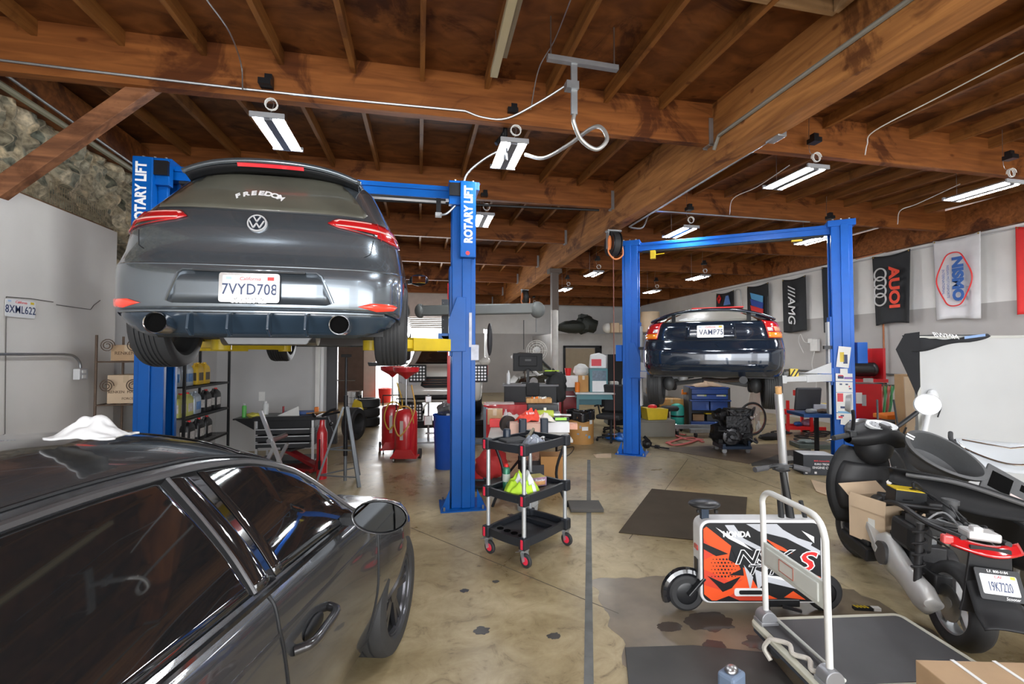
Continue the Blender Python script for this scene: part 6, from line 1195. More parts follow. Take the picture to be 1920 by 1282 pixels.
# red strut press: post with clamp head
rs = thing('strut_compressor', 'red upright strut spring compressor with black clamp arms', 'spring compressor', fl(603, 897), -YAW)
MB().lathe([(.0, 0), (.068, .0), (.068, .62), (.05, .68), (.035, .72), (.03, .80)], n=24).build('red_cylinder', red, rs); MB().tube([(.0, -.075, .2), (.0, -.075, .55)], .008, 6).box((0, -.08, .2), (.03, .02, .12)).build('pump_rod', black, rs)
MB().box((0, 0, .82), (.16, .06, .03)).tube(spline([(0, 0, .85), (.1, -.02, .92), (.2, -.02, .95)], 5), .018, 8).tube(spline([(.02, 0, .86), (.12, .05, .88), (.22, .05, .90)], 5), .015, 8).tube([(.08, 0, .84), (.12, 0, .72), (.16, 0, .60)], .012, 8).ell((.12, 0, .74), (.03, .02, .03)).tube([(-.1, 0, .84), (-.14, .02, .88)], .02, 8).build('clamp_arms', blackm, rs)
tj = thing('transmission_jack', 'low red transmission jack with saddle in front of the drawer cart', 'jack', fl(565, 885), -YAW+R(-20))
MB().bar((-.25, 0, .30), (.30, -.02, .12), .12, .05).bar((.3, -.06, .05), (.3, .06, .30), .04, .06).build('lift_frame', dred, tj, 0, bev=.005); MB().box((-.25, 0, .33), (.36, .26, .03)).build('saddle', M('saddle_black', (.03, .03, .03), .5), tj, 0)
MB().box((0, 0, .07), (.6, .3, .05)).build('chassis', dred, tj, 0)
for x in (-.25, .25):
    for y in (-.13, .13): MB().cyl((x, y-.02, .04), (x, y+.02, .04), .04, n=18).build('castor_wheel', steel, tj)
# under-hoist tripod stand
ts = thing('tall_tripod_stand', 'tall grey steel tripod support stand reaching up under the grey hatchback', 'support stand', camw(-2.22, 6.1), -YAW)
for k, a in enumerate((200, 318, 80)):
    c, s_ = math.cos(R(a)), math.sin(R(a)); MB().bar((.03*c, .03*s_, 1.0), (.36*c, .36*s_, .0), .045, .025).build('stand_leg', M('stand_grey', (.20, .22, .24), .4, .5), ts, 0)
P3 = [(math.cos(R(a)), math.sin(R(a))) for a in (200, 318, 80)]
for z, k in ((.12, .32), (.45, .22)):
    rg_ = MB()
    for i in range(3): a, b = P3[i], P3[(i+1) % 3]; rg_.bar((a[0]*k, a[1]*k, z), (b[0]*k, b[1]*k, z), .02, .015)
    rg_.build('leg_brace', M('stand_grey'), ts, 0)
MB().cyl((0, 0, .35), (0, 0, 1.15), .028, n=16).cyl((0, 0, 1.15), (0, 0, 1.66), .016, n=12).build('centre_screw', blackm, ts); MB().box((0, 0, 1.68), (.12, .07, .04)).build('saddle', rubber, ts, 0, bev=.006); MB().tube([(-.12, 0, 1.35), (.12, 0, 1.35)], .006, 6).build('turn_handle', steel, ts)
MB().cyl((0, 0, .02), (.0, 0, .42), .022).build('lower_tube', M('stand_grey'), ts)
# tyre and things beyond the jamb
def tyre(label, loc, r=.32, w=.21, axis='z', rz=0, grp=None):
    o = MB().lathe([(r*.62, -w*.42), (r*.66, -w*.5), (r*.93, -w*.5), (r, -w*.38), (r, w*.38), (r*.93, w*.5), (r*.66, w*.5), (r*.62, w*.42), (r*.6, 0), (r*.62, -w*.42)], (0, 0, 0), (0, 0, 1), 36, cap=False).build('old_car_tire', rubber, None, 35); o.location = loc
    if axis == 'x': o.rotation_euler = (PI/2, 0, rz)
    return tag(o, label, 'tyre', grp)
q = at(664, 770, D=9.0); tyre('tyre standing behind the tall tripod stand', (q.x, q.y, .33), axis='x', rz=R(70))
for i, (u, v, z) in enumerate(((688, 795, .11), (688, 795, .33), (688, 795, .55))): q = fl(u, v+3); tyre(('lowest', 'middle', 'top')[i]+' black tyre of the stack beyond the grey partition', (q.x, q.y, z), .3, .2)
yt = thing('yellow_tank', 'yellow waste oil caddy standing by the stacked tyres', 'tank', fl(674, 800), -YAW); MB().prism([(-.12, 0), (.12, 0), (.14, .4), (.1, .6), (-.08, .66), (-.14, .5)], -.15, .15, 'XZ').build('tank_body', yellow, yt, 0, bev=.03); MB().cyl((0, 0, .66), (0, 0, .74), .05).build('filler', black, yt); MB().cyl((-.1, -.16, .08), (-.1, .16, .08), .08, n=20).build('tank_wheel', rubber, yt)
wr = thing('chrome_rim_stack', 'stack of silver wheel rims in front of the brown sliding door', 'rims', fl(664, 778), 0)
for k in range(4): MB().lathe([(.16, .01), (.22, 0), (.22, .16), (.16, .15), (.05, .08), (.05, .05)], (0, 0, .17*k), (0, 0, 1), 28, cap=False).build('wheel_rim', chrome, wr, 40)
one('red_bucket', MB().lathe([(0, 0), (.2, 0), (.24, .5), (.22, .5), (.19, .03), (0, .03)], n=24), brred, 'red bucket standing in the sunlight by the pink wall', 'bucket', fl(722, 754))
# waste oil drains
def drain(label, loc, rz, pan, hosec):
    t = thing('oil_drain', label, 'oil drain', loc, rz); MB().lathe([(0, .08), (.17, .08), (.18, .12), (.18, .74), (.16, .79), (.05, .82), (0, .82)], n=32).build('tank', red, t, 50)
    MB().box((0, 0, .07), (.42, .36, .03)).prism([(-.2, .08), (.2, .08), (.12, .2), (-.12, .2)], -.19, -.18, 'XZ').build('base_frame', red, t, 0, bev=.004)
    for x in (-.2, .2): MB().cyl((x-.02, .12, .08), (x+.02, .12, .08), .08, n=22).build('wheel', rubber, t)
    for x in (-.15,): MB().cyl((x-.012, -.17, .035), (x+.012, -.17, .035), .035, n=16).build('castor_wheel', steel, t)
    MB().cyl((0, 0, .8), (0, 0, 1.32), .015, n=12).build('funnel_post', steel, t)
    MB().lathe([(.02, 1.3), (.06, 1.34), (.20, 1.42), (.21, 1.49), (.2, 1.49), (.18, 1.43), (.0, 1.36)], n=32).build('funnel_pan', red, t, 40)
    MB().tube(spline([(.08, .02, 1.2), (.16, -.12, .8), (-.04, -.2, .42), (-.14, -.2, .62), (-.06, -.2, .86), (.1, -.15, .84), (.14, -.1, .6)], 8), .012, 8).build('drain_hose', hosec, t)
    MB().tube([(-.16, 0, .8), (-.16, 0, .98), (.16, 0, .98), (.16, 0, .8)], .012, 8).build('push_bar', black, t); MB().box((-.03, -.183, .5), (.05, .006, .3)).build('sight_glass', M('sight_glass', (.55, .5, .45), .2), t, 0)
    if pan: MB().prism([(-.4, 1.5), (.05, 1.5), (.02, 1.545), (-.42, 1.56)], -.2, .2, 'XZ').build('drip_tray', black, t, 0, bev=.01)
    return t
mh_ = M('amber_hose', (.55, .3, .06), .4)
drain('red waste oil drain with raised funnel pan, the nearer and taller of two', fl(761, 862), -YAW, False, mh_)
drain('red waste oil drain with a black drip tray on top, behind its twin', fl(735, 846), -YAW+.3, True, M('yellow_hose', (.65, .42, .05), .4))
# ================================================================ wheel alignment machine
am = camw(-.98, 7.75); AM = thing('alignment_machine', 'red wheel alignment column with long grey camera boom across its top', 'alignment machine', am, -YAW)
MB().box((0, 0, 1.45), (.22, .2, 2.9)).box((-.03, -.02, .04), (.5, .5, .08)).build('red_column', red, AM, 0, bev=.006); MB().box((.0, -.12, 2.28), (.40, .04, .68)).build('grey_panel', M('panel_dark', (.07, .075, .085), .5), AM, 0)
bm_ = MB()
for i in range(5):
    for s in (-1, 1): bm_.cyl((s*.17, -.145, 2.0+.14*i), (s*.17, -.14, 2.0+.14*i), .006, n=8)
bm_.build('panel_rivet', steel, AM)
MB().bar((-.55, -.2, 2.42), (1.35, -.2, 2.46), .14, .17).ell((1.4, -.2, 2.44), (.13, .11, .14)).ell((-.55, -.2, 2.42), (.09, .1, .12)).build('camera_boom', M('boom_grey', (.13, .14, .135), .5), AM, 40, bev=.02)
MB().ell((.60, -.05, 1.95), (.05, .1, .28)).build('camera_pod', M('pod_black', (.04, .04, .045), .4), AM)
bb_ = thing('blue_bin', 'bright blue plastic drum full of scrap beside the red alignment column', 'bin', fl(836, 876), 0); MB().lathe([(0, 0), (.16, 0), (.19, .76), (.2, .78), (.2, .8), (.185, .8), (.175, .7), (0, .7)], n=30).build('drum', M('bin_blue', (.01, .09, .5), .35), bb_)
one('scrap_alternator', MB().ell((0, 0, .09), (.13, .12, .12), jit=.4, seed=7).cyl((-.1, -.05, .1), (.05, -.13, .14), .05, n=14).box((.05, 0, .16), (.08, .06, .06)), M('scrap_metal', (.22, .22, .23), .4, .7, nz=.35, ns=18), 'heap of scrap metal parts showing in the top of the blue drum', 'scrap', fl(836, 876)+Vector((0, 0, .76)))
# ================================================================ white suv with alignment targets
SV = thing('white_suv', 'white sports utility vehicle with alignment targets, parked beyond the red column', 'car', camw(-1.47, 9.25, .38), -YAW*.45)
mv = M('cream_white_paint', (.70, .69, .64), .2, 0, coat=1, nz=0)
TV = [(0, 0), (.3, .003), (.55, .03), (.72, .09), (.83, .2), (.88, .4), (.89, .7), (.89, 3.6), (.86, 4.1), (.7, 4.35), (.4, 4.43), (0, 4.45)]
VS = Surf([(.3, .84), (.45, .88), (.7, .89), (.95, .88), (1.05, .84), (1.15, .76), (1.4, .70), (1.6, .63), (1.66, .5), (1.68, .2)], [(.3, .08), (.4, 0), (.62, 0), (.72, .04), (.9, .08), (.97, .18), (1.02, .55), (1.08, .95), (1.2, 1.15), (1.45, 1.5), (1.6, 1.75), (1.66, 1.95), (1.68, 2.3)], [(.3, 4.4), (.9, 4.45), (1.2, 4.35), (1.6, 4.0), (1.68, 3.5)], TV, .89, 4.45)
gyv = lambda lo, hi: [lo+.06*i for i in range(1, 60) if lo+.06*i < 1.6]+[1.62, 1.64, 1.655, 1.665, 1.672, 1.677]
patch('body_shell', body_polys(VS, .32, 0, .36, 1.6799, .85, 3.55, .42, 0, .34), VS, mv, SV, 0, .004, gxl, gyv, mir=True)
patch('windscreen', [[(-.68, 1.10), (.68, 1.10), (.58, 1.5), (.3, 1.56), (-.3, 1.56), (-.58, 1.5)]], VS, glass, SV, .006, .004)
patch('grille', [[(-.38, .68), (-.34, .86), (.34, .86), (.38, .68), (.3, .64), (-.3, .64)]], VS, black, SV, .008, .006)
gg = [seam([(-.33, z), (.33, z)], VS, .008, .016) for z in (.70, .75, .80)]
for g_ in gg: g_.build('grille_bar', chrome, SV)
patch('lower_intake', [[(-.55, .40), (.55, .40), (.5, .50), (-.5, .50)]], VS, black, SV, .006, .006)
for s in (-1, 1):
    patch('head_lamp', [[(s*.42, .70), (s*.44, .86), (s*.75, .93), (s*.98, .90), (s*.95, .76), (s*.6, .68)]], VS, whlens, SV, .010, .010); wheel(SV, s*.76, .85, .36, .36, .24, s, 5); wheel(SV, s*.76, 3.55, .36, .36, .24, s, 5)
    mm = MB().ell((s*1.0, 1.45, 1.15), (.13, .08, .11)).bar((s*.8, 1.5, 1.1), (s*.95, 1.47, 1.12), .05, .05).build('wing_mirror', mv, SV)
def target(label, loc):
    t = thing('alignment_target', label, 'alignment target', loc, -YAW*.3); MB().box((0, 0, 0), (.34, .03, .34)).box((0, .06, 0), (.04, .12, .04)).build('target_board', black, t, 0, bev=.02)
    dt = MB()
    for i in range(5):
        for j in range(5): dt.cyl((-.12+.06*i, -.018, -.12+.06*j), (-.12+.06*i, -.015, -.12+.06*j), .021, n=10)
    dt.build('white_dots', txtw, t, 0); return t
t1 = target('black board with white dots at the left of the white vehicle, upper one', at(783, 700, D=8.95))
dup(t1, at(776, 772, D=8.95), t1.rotation_euler[2], 'black board with white dots low at the left of the white vehicle'); dup(t1, at(898, 700, D=8.95), t1.rotation_euler[2], 'black board with white dots right of the lettered lift column')
st_ = thing('wheel_clamp_stand', 'silver wheel clamp stand in front of the white vehicle', 'stand', fl(803, 832), -YAW*.3); MB().box((0, 0, .06), (.5, .4, .03)).cyl((0, 0, .06), (0, 0, .95), .02).build('stand_frame', galv, st_, 0); 
for q in ((0, -.03, .45, .16, .18), (0, -.03, .85, .12, .12), (.1, -.02, .2, .3, .03)): MB().box(q[:3], (q[3], .05, q[4])).build('clamp', chrome, st_, 0, bev=.01)

ra = thing('alignment_rack', 'black low wheel alignment rack under the white vehicle', 'alignment rack', camw(-1.47, 9.2), -YAW*.45)
for x in (-.76, .76): MB().box((x, 2.2, .33), (.5, 4.6, .10)).build('runway', black, ra, 0, bev=.01); MB().box((x, .2, .14), (.3, .3, .28)).box((x, 4.2, .14), (.3, .3, .28)).build('rack_foot', black, ra, 0)
MB().box((0, .0, .30), (1.9, .12, .14)).build('cross_member', black, ra, 0, bev=.01)

tr_ = MB()
for P_ in (((12, 556), (60, 560), (100, 566)), ((106, 571), (140, 576), (170, 580), (176, 572), (188, 563)), ((12, 556), (11, 640), (10, 740), (9, 860))): tr_ = MB().tube([at(u, v, X=-3.393) for u, v in P_], .0035, 5); struct('trim_board_tear', tr_, M('tear_dark', (.12, .11, .10), .8))
# ================================================================ middle of the shop, beyond the lettered column
# work table heaped with parts
tb0 = camw(.20, 5.78); WT = thing('folding_table', 'folding table with grey top and black legs, heaped with car parts behind the service cart', 'table', tb0, -YAW)
MB().box((0, 0, .74), (.95, 1.45, .035)).build('tabletop', M('table_top', (.5, .48, .44), .5), WT, 0, bev=.006)
for x in (-.42, .42): MB().tube(spline([(x, -.55, .73), (x-.12*(x > 0)+.12*(x < 0), -.6, .35), (x, -.66, .0)], 5), .016, 8).build('leg', blackm, WT); MB().tube(spline([(x, .55, .73), (x, .6, .35), (x, .62, .0)], 5), .016, 8).build('leg', blackm, WT)
def otb(x, y, z=.76): return on(tb0, WT.rotation_euler[2], x*.78, y*1.65, z)
wr = WT.rotation_euler[2]
rk = thing('slotted_angle_rack', 'grey slotted steel post rack at the left end of the heaped table', 'rack', camw(-.56, 6.05), -YAW)
for x in (0, .2): MB().box((x, 0, .5), (.035, .035, 1.0)).build('post', M('slotted_grey', (.10, .12, .14), .5, .4), rk, 0)
for z in (.08, .55): MB().box((.1, 0, z), (.2, .3, .02)).build('shelf', M('slotted_grey'), rk, 0)
carton('carton', 'brown carton with yellow print on the far left of the heaped table', otb(-.55, .25), .2, .16, .2, wr, M('tan_print', (.55, .38, .2), .6, nz=.2))
one('red_carton', MB().box((0, 0, .05), (.2, .12, .1)), brred, 'flat red carton at the left end of the heaped table', 'carton', otb(-.5, .1), wr, bev=.004)
one('water_bottle', MB().lathe([(0, 0), (.032, 0), (.032, .13), (.028, .17), (.012, .20), (.012, .22), (0, .22)], n=16), clear, 'clear plastic bottle standing at the left of the heaped table', 'bottle', otb(-.36, .12))
wg = thing('spare_wheel_hub', 'dark brake hub disc standing on the front left of the heaped table', 'hub', otb(-.32, -.16, .86), wr+.5); MB().cyl((0, -.03, 0), (0, .03, 0), .10, n=28).build('disc', M('rust_black', (.06, .05, .045), .5, .5), wg); MB().cyl((0, -.05, 0), (0, .06, 0), .04, n=18).build('hub', steel, wg)
pk = thing('open_parts_carton', 'pinkish open carton holding gloves on the front of the heaped table', 'carton', otb(-.02, -.25), wr); MB().box((0, 0, .07), (.42, .2, .14)).build('carton_body', M('pink_card', (.62, .40, .32), .7), pk, 0)
rb = thing('red_white_bag', 'red and white printed bag lying across the pinkish carton', 'bag', otb(.02, -.18, .90), wr+.3); MB().grid(bagf(.17, .10, .12, 4.0), 20, 14).build('bag_body', M('bag_red', (.75, .06, .03), .5), rb, 40, solid=.004); MB().grid(bagf(.11, .085, .08, 6.0), 18, 12).build('white_part', M('bag_white', (.72, .68, .6), .6), rb, 40, solid=.004).location = (.17, -.05, 0)
text('E 800', .045, txtw, rb, (-.02, -.07, .1), (.7, 0, 0), name='bag_print')
for x, y, lab in ((-.10, -.33, 'dark grey upright speaker shaped box, left one on the heaped table front'), (.22, -.3, 'dark upright holster leaning right of the red and white bag')): one('upright_case', MB().prism(rrect(.09, .09, .02, 3), 0, .2), navy, lab, 'case', otb(x, y), wr, bev=.006)
ig = thing('impact_wrench', 'yellow green impact wrench with long steel anvil lying on the table', 'impact wrench', otb(.32, .02, .93), wr); MB().cyl((-.12, 0, 0), (.08, 0, 0), .06, n=18).bar((-.05, 0, -.02), (-.08, 0, -.16), .04, .07).ell((-.13, 0, 0), (.04, .06, .06)).build('motor_housing', M('lime_tool', (.45, .55, .06), .4), ig, 40, bev=.004); MB().cyl((.08, 0, 0), (.16, 0, 0), .045, n=16).cyl((.16, 0, 0), (.30, 0, -.005), .018, n=14).build('anvil', steel, ig); MB().cyl((-.03, 0, .05), (-.03, 0, .09), .02, n=10).build('switch_knob', white, ig)
gg_ = thing('green_grip_tool', 'black tool with bright green panel lying right of the impact wrench', 'tool', otb(.48, -.1, .90), wr+.1); MB().box((0, 0, 0), (.26, .07, .05)).build('tool_body', black, gg_, 0, bev=.012); MB().box((.02, -.036, .01), (.14, .004, .03)).build('green_panel', M('lime_bright', (.35, .85, .08), .4), gg_, 0)
carton('white_carton', 'white carton below the green grip tool on the table front', otb(.45, -.12), .28, .2, .12, wr, M('white_card', (.72, .72, .74), .6), None, False)
carton('orange_carton', 'pink and orange printed carton at the right end of the heaped table', otb(.66, -.0), .22, .14, .07, wr-.1, M('pink_orange', (.75, .35, .25), .6, nz=.25, ns=12), None, False)
bk_ = thing('black_tool_case', 'black plastic tool case with carry handle at the back of the table', 'case', otb(.28, .32), wr); MB().box((0, 0, .13), (.42, .22, .26)).build('case_body', M('case_black', (.035, .037, .04), .45), bk_, 0, bev=.015); MB().tube([(-.09, 0, .26), (-.07, 0, .31), (.07, 0, .31), (.09, 0, .26)], .014, 8).build('carry_handle', black, bk_)
pt = thing('wooden_parts_tray', 'wooden tray full of small colourful bottles on top of the black tool case', 'tray', otb(.22, .36, 1.03), wr); MB().box((0, 0, .01), (.34, .2, .02)).box((0, -.1, .03), (.34, .012, .06)).box((0, .1, .03), (.34, .012, .06)).box((-.17, 0, .03), (.012, .2, .06)).box((.17, 0, .03), (.012, .2, .06)).build('tray_box', wood('tip_wood', (.6, .36, .15), (.4, .2, .08), 'Z'), pt, 0)
random.seed(11)
for k in range(9): p = otb(.22+(-.12+.03*k), .34+.03*math.sin(k*5), 1.05); one('small_bottle', MB().lathe([(0, 0), (.014, 0), (.014, .05), (.006, .065), (0, .066)], n=10), random.choice((white, white, brred, orange, cream)), 'small bottle lying in the wooden tray on the tool case', 'bottle', p, 0, 'small bottles in the wooden tray', rx=.3)
one('socket_rack', MB().box((0, 0, .02), (.24, .16, .04)).cyl((-.08, 0, .04), (-.08, 0, .08), .016, n=10).cyl((-.03, .02, .04), (-.03, .02, .08), .016, n=10).cyl((.02, 0, .04), (.02, 0, .08), .016, n=10).cyl((.07, .02, .04), (.07, .02, .08), .016, n=10), dgrey, 'dark socket rack behind the red and white bag', 'socket rack', otb(.0, .14), wr)
one('white_rag_heap', MB().grid(bagf(.2, .13, .12, 12.0), 20, 14), M('pinkish_rag', (.68, .60, .57), .85), 'heap of white and pink rags at the back left of the table', 'rags', otb(-.28, .3), wr, smooth=60, solid=.004)
# below the table
rbg = thing('red_rolled_bag', 'crumpled red bag stuffed under the left end of the table', 'bag', on(tb0, wr, -.45, -.1, .25), wr); MB().ell((0, 0, .1), (.2, .16, .18), jit=.35, seed=2).build('bag_cloth', M('red_cloth', (.5, .03, .03), .7), rbg)
carton('carton', 'red and white carton on the bottom shelf of the slotted rack', camw(-.46, 6.05, .09), .17, .25, .14, -YAW, brred, None, False)
carton('carton', 'dark carton under the heaped table', on(tb0, wr, .05, .05, 0), .3, .25, .32, wr, M('dark_card', (.05, .05, .06), .6), None, False)
carton('carton', 'orange brown carton under the middle of the heaped table', on(tb0, wr, .3, .1, 0), .28, .3, .42, wr, M('orange_card', (.5, .25, .08), .7), None, False)
wb = thing('white_bucket', 'white plastic bucket on the floor behind the service cart', 'bucket', fl(989, 955), 0); MB().lathe([(0, 0), (.11, 0), (.135, .24), (.145, .245), (.145, .265), (.13, .265), (.10, .02), (0, .02)], n=28).build('pail', M('bucket_white', (.5, .53, .56), .5, nz=.2, ns=10), wb); MB().tube(arc((0, -.14, .17), .11, 180, 360, 12), .003, 5).build('wire_handle', steel, wb)
tpd = thing('black_tripod', 'low black tripod standing behind the service cart', 'tripod', fl(975, 925), 0)
for a in (20, 150, 270): MB().tube([(0, 0, .42), (.32*math.cos(R(a)), .32*math.sin(R(a)), .02)], .015, 8).build('tripod_leg', blackm, tpd)
MB().cyl((0, 0, .3), (0, 0, .46), .025).build('tripod_hub', blackm, tpd)
one('creeper_board', MB().box((0, 0, .05), (.9, .4, .03), rz=.2).cyl((-.3, -.15, .02), (-.3, -.1, .02), .02).cyl((.3, -.1, .02), (.3, -.05, .02), .02), M('creeper_black', (.03, .03, .03), .6), 'low black creeper board on the floor behind the lettered column', 'creeper', fl(930, 912), -.4, bev=.01)
pipe('floor_cable', spline([fl(1000, 870)+Vector((0, 0, .008)), fl(1040, 848)+Vector((0, 0, .008)), fl(1075, 838)+Vector((0, 0, .008)), fl(1062, 856)+Vector((0, 0, .008)), fl(1010, 862)+Vector((0, 0, .008))], 6), .007, rubber, 'black cable lying on the floor below the trash carton', 'cable')
# computer desk of the alignment bay
dk = camw(.35, 8.9); DK = thing('black_counter', 'black counter cabinet carrying the computer, behind the heaped table', 'counter', dk, -YAW)
MB().box((0, 0, .55), (1.0, .5, 1.1)).build('cabinet', black, DK, 0, bev=.01); MB().box((0, -.02, 1.11), (1.06, .56, .03)).build('counter_top', M('counter_grey', (.12, .12, .13), .4), DK, 0)
def odk(x, y, z=1.126): return on(dk, -YAW, x, y, z)
rp = thing('red_cabinet', 'low red steel cabinet in front of the black counter', 'cabinet', camw(-.02, 8.35), -YAW+R(4)); MB().box((0, 0, .4), (1.0, .4, .8)).build('cabinet_body', red, rp, 0, bev=.01); MB().box((-.2, -.05, .815), (.5, .2, .03)).build('paper_stack', M('paper_pile', (.7, .62, .6), .7), rp, 0)
for x in (-.44, .44): MB().cyl((x, -.205, .74), (x, -.2, .74), .015, n=10).build('screw', steel, rp)
mo = thing('computer_monitor', 'wide black computer monitor seen from behind on the counter', 'monitor', odk(-.04, .05), 0); mo.rotation_euler = (0, 0, -YAW+R(3))
MB().box((0, 0, .42), (.58, .05, .35)).box((0, -.03, .44), (.36, .04, .2)).build('screen_back', M('monitor_black', (.012, .0125, .014), .5, spec=.25), mo, 0, bev=.01); MB().box((0, -.02, .14), (.05, .03, .28)).box((0, 0, .01), (.26, .2, .02)).tube(arc((0, -.05, .2), .09, 0, 180, 10), .008, 6).build('monitor_stand', black, mo, 0); MB().box((0, -.06, .46), (.12, .006, .04)).build('vent', dgrey, mo, 0)
one('small_monitor', MB().box((0, 0, .12), (.25, .06, .24)).box((.03, 0, -.0), (.05, .04, .1)), M('monitor_black'), 'small black screen hanging below the wide monitor', 'monitor', odk(.04, -.29, .92), -YAW, bev=.01)
one('water_bottle', MB().lathe([(0, 0), (.036, 0), (.036, .16), (.03, .2), (.014, .235), (.014, .26), (0, .26)], n=16), M('frosted', (.7, .72, .73), .3), 'clear water bottle on the counter left of the wide monitor', 'bottle', odk(-.42, -.05))
one('black_coat', MB().ell((0, 0, .22), (.2, .15, .30), jit=.4, seed=8).ell((-.1, 0, .46), (.16, .1, .05), jit=.4, seed=9), M('coat_black', (.02, .021, .022), .8), 'black coat heaped at the right end of the counter', 'coat', odk(.5, -.1, .86), -YAW)
one('hi_vis_strap', MB().box((0, 0, .01), (.28, .05, .02)), hiviz, 'yellow green strap on the black coat', 'strap', odk(.42, -.1, 1.37), -YAW, bev=.005)
# white dispenser and red cabinets behind the post
wd_ = thing('white_dispenser', 'tall white machine with slanted top left of the girder post', 'machine', camw(.80, 9.2), -YAW); MB().prism([(-.13, 0), (.13, 0), (.13, 1.15), (.02, 1.2), (-.13, 1.05)], -.15, .15, 'XZ').build('machine_body', M('machine_white', (.78, .78, .78), .4), wd_, 0, bev=.01); MB().box((0, -.153, .5), (.25, .004, .25)).build('pink_panel', M('pink_grey', (.55, .42, .42), .5), wd_, 0)
for x_, lab in ((.90, 'tall dark red steel cabinet left of the girder post'), (1.26, 'dark red steel cabinet right of the girder post')):
    rc = thing('red_tool_cabinet', lab, 'cabinet', camw(x_, 10.0), -YAW); MB().box((0, 0, .55), (.32, .4, 1.1)).build('cabinet_body', dred if x_ > 1 else red, rc, 0, bev=.008); MB().box((0, 0, 1.12), (.34, .42, .04)).build('black_top', black, rc, 0); MB().box((0, -.21, .8), (.2, .015, .02)).box((0, -.21, .5), (.2, .015, .02)).build('handle', steel, rc, 0)
# car with open bonnet
HD = thing('hood_up_car', 'dark car with its bonnet raised far behind the computer monitor', 'car', (0, 0, 0))
def ap(*L): return [at(u, v, D=d) for u, v, d in L]
def slab(P, th=(0, .03, 0)): n = len(P); t_ = Vector(th); return MB().add(P+[p+t_ for p in P], [tuple(range(n)), tuple(range(2*n-1, n-1, -1))]+[(i, (i+1) % n, n+(i+1) % n, n+i) for i in range(n)])
slab(ap((978, 676, 11.5), (1008, 702, 11.5), (1036, 696, 12.6), (1010, 671, 12.6))).build('windscreen', M('olive_glass', (.16, .17, .13), .1, coat=1), HD, 0)
MB().tube(ap((978, 676, 11.45), (1010, 703, 11.45)), .035, 8).build('white_pillar', white, HD); MB().tube(ap((1010, 703, 11.45), (1038, 697, 12.5)), .02, 8).build('glass_edge', white, HD)
MB().tube(ap((978, 676, 11.5), (1010, 670, 12.4), (1037, 696, 12.6)), .03, 8).build('far_pillar', dgrey, HD)
bnp = ap((963, 667, 11.3), (975, 663, 11.3), (995, 664, 11.5), (1012, 673, 11.9)); b2 = [p+Vector((.12, .9, -.05)) for p in bnp]
MB().add(bnp+b2, [(i, i+1, 5+i, 4+i) for i in range(3)]).build('raised_bonnet', M('liner_brown', (.10, .085, .075), .8), HD, 60, solid=.08)
slab(ap((975, 706, 11.4), (1035, 700, 11.6), (1042, 745, 11.6), (1000, 790, 11.4), (965, 790, 11.4), (960, 725, 11.4)), (.2, 1.6, 0)).build('front_body', M('car_dark', (.05, .045, .03), .3, .3, coat=.6), HD, 0, bev=.05)
hl = at(1001, 715, D=11.25); MB().cyl(hl, hl+Vector((.02, .1, 0)), .1, n=20).build('head_lamp', whlens, HD)
for z in (.75, .85): MB().box(at(1000, 727, D=11.3)+Vector((0, 0, z-.8)), (.35, .04, .03)).build('chrome_bar', chrome, HD, 0)
MB().tube(ap((983, 693, 11.2), (985, 712, 11.2)), .014, 8).build('bonnet_prop', iron, HD)
fn = thing('wall_fan', 'round white pedestal fan far behind the raised bonnet', 'fan', at(1006, 692, D=15.2), 0)
f_ = MB(); f_.m = Matrix.Rotation(-YAW, 4, 'Z')
for r_ in (.1, .2, .28, .34): f_.tube([(r_*math.cos(k*PI/16), -.08, .62+r_*math.sin(k*PI/16)) for k in range(32)], .008, 5, closed=True)
for k in range(12): f_.tube([(.04*math.cos(k*PI/6), -.1, .62+.04*math.sin(k*PI/6)), (.34*math.cos(k*PI/6), -.08, .62+.34*math.sin(k*PI/6))], .005, 5)
f_.build('fan_cage', white, fn); MB().ell((0, 0, .62), (.14, .1, .14)).build('motor', lgrey, fn); MB().cyl((0, 0, -1.25), (0, 0, .55), .03).box((0, 0, -1.22), (.4, .4, .04)).build('fan_post', lgrey, fn)
# trash carton with bag
tc2 = thing('trash_carton', 'brown cardboard drum with stickers and a black bag over its rim', 'trash box', fl(1089, 829), -YAW)
MB().prism([(.25*math.cos(k*PI/8), .25*math.sin(k*PI/8)) for k in range(16)], 0, .52).build('drum', M('orange_kraft', (.52, .27, .08), .65, nz=.1), tc2, 30); 
MB().grid(lambda u, v: ((.262+.02*math.sin(u*50)+.012*noise.noise(Vector((u*20, v*5, 0))))*math.cos(2*PI*u), (.262+.02*math.sin(u*44))*math.sin(2*PI*u), .44+.17*v+.02*math.sin(u*23)), 72, 6).build('bag_rim', M('bag_black', (.015, .015, .016), .25, coat=.5), tc2, 50, solid=.004)
MB().ell((0, 0, .46), (.24, .24, .06), jit=.4, seed=3).build('trash_heap', black, tc2)
for a, z, w, h, m_ in ((-80, .3, .12, .07, txtw), (-100, .33, .03, .05, M('sticker_grey', (.3, .35, .45), .5)), (-60, .14, .05, .05, M('sticker_blue', (.2, .45, .7), .5)), (-50, .42, .07, .08, white), (-110, .2, .04, .03, M('sticker_grey')), (-75, .18, .03, .03, M('sticker_grey'))): q = Vector((.254*math.cos(R(a)), .254*math.sin(R(a)), z)); MB().box(q, (w, .003, h), rz=R(a+90)).build('sticker', m_, tc2, 0)
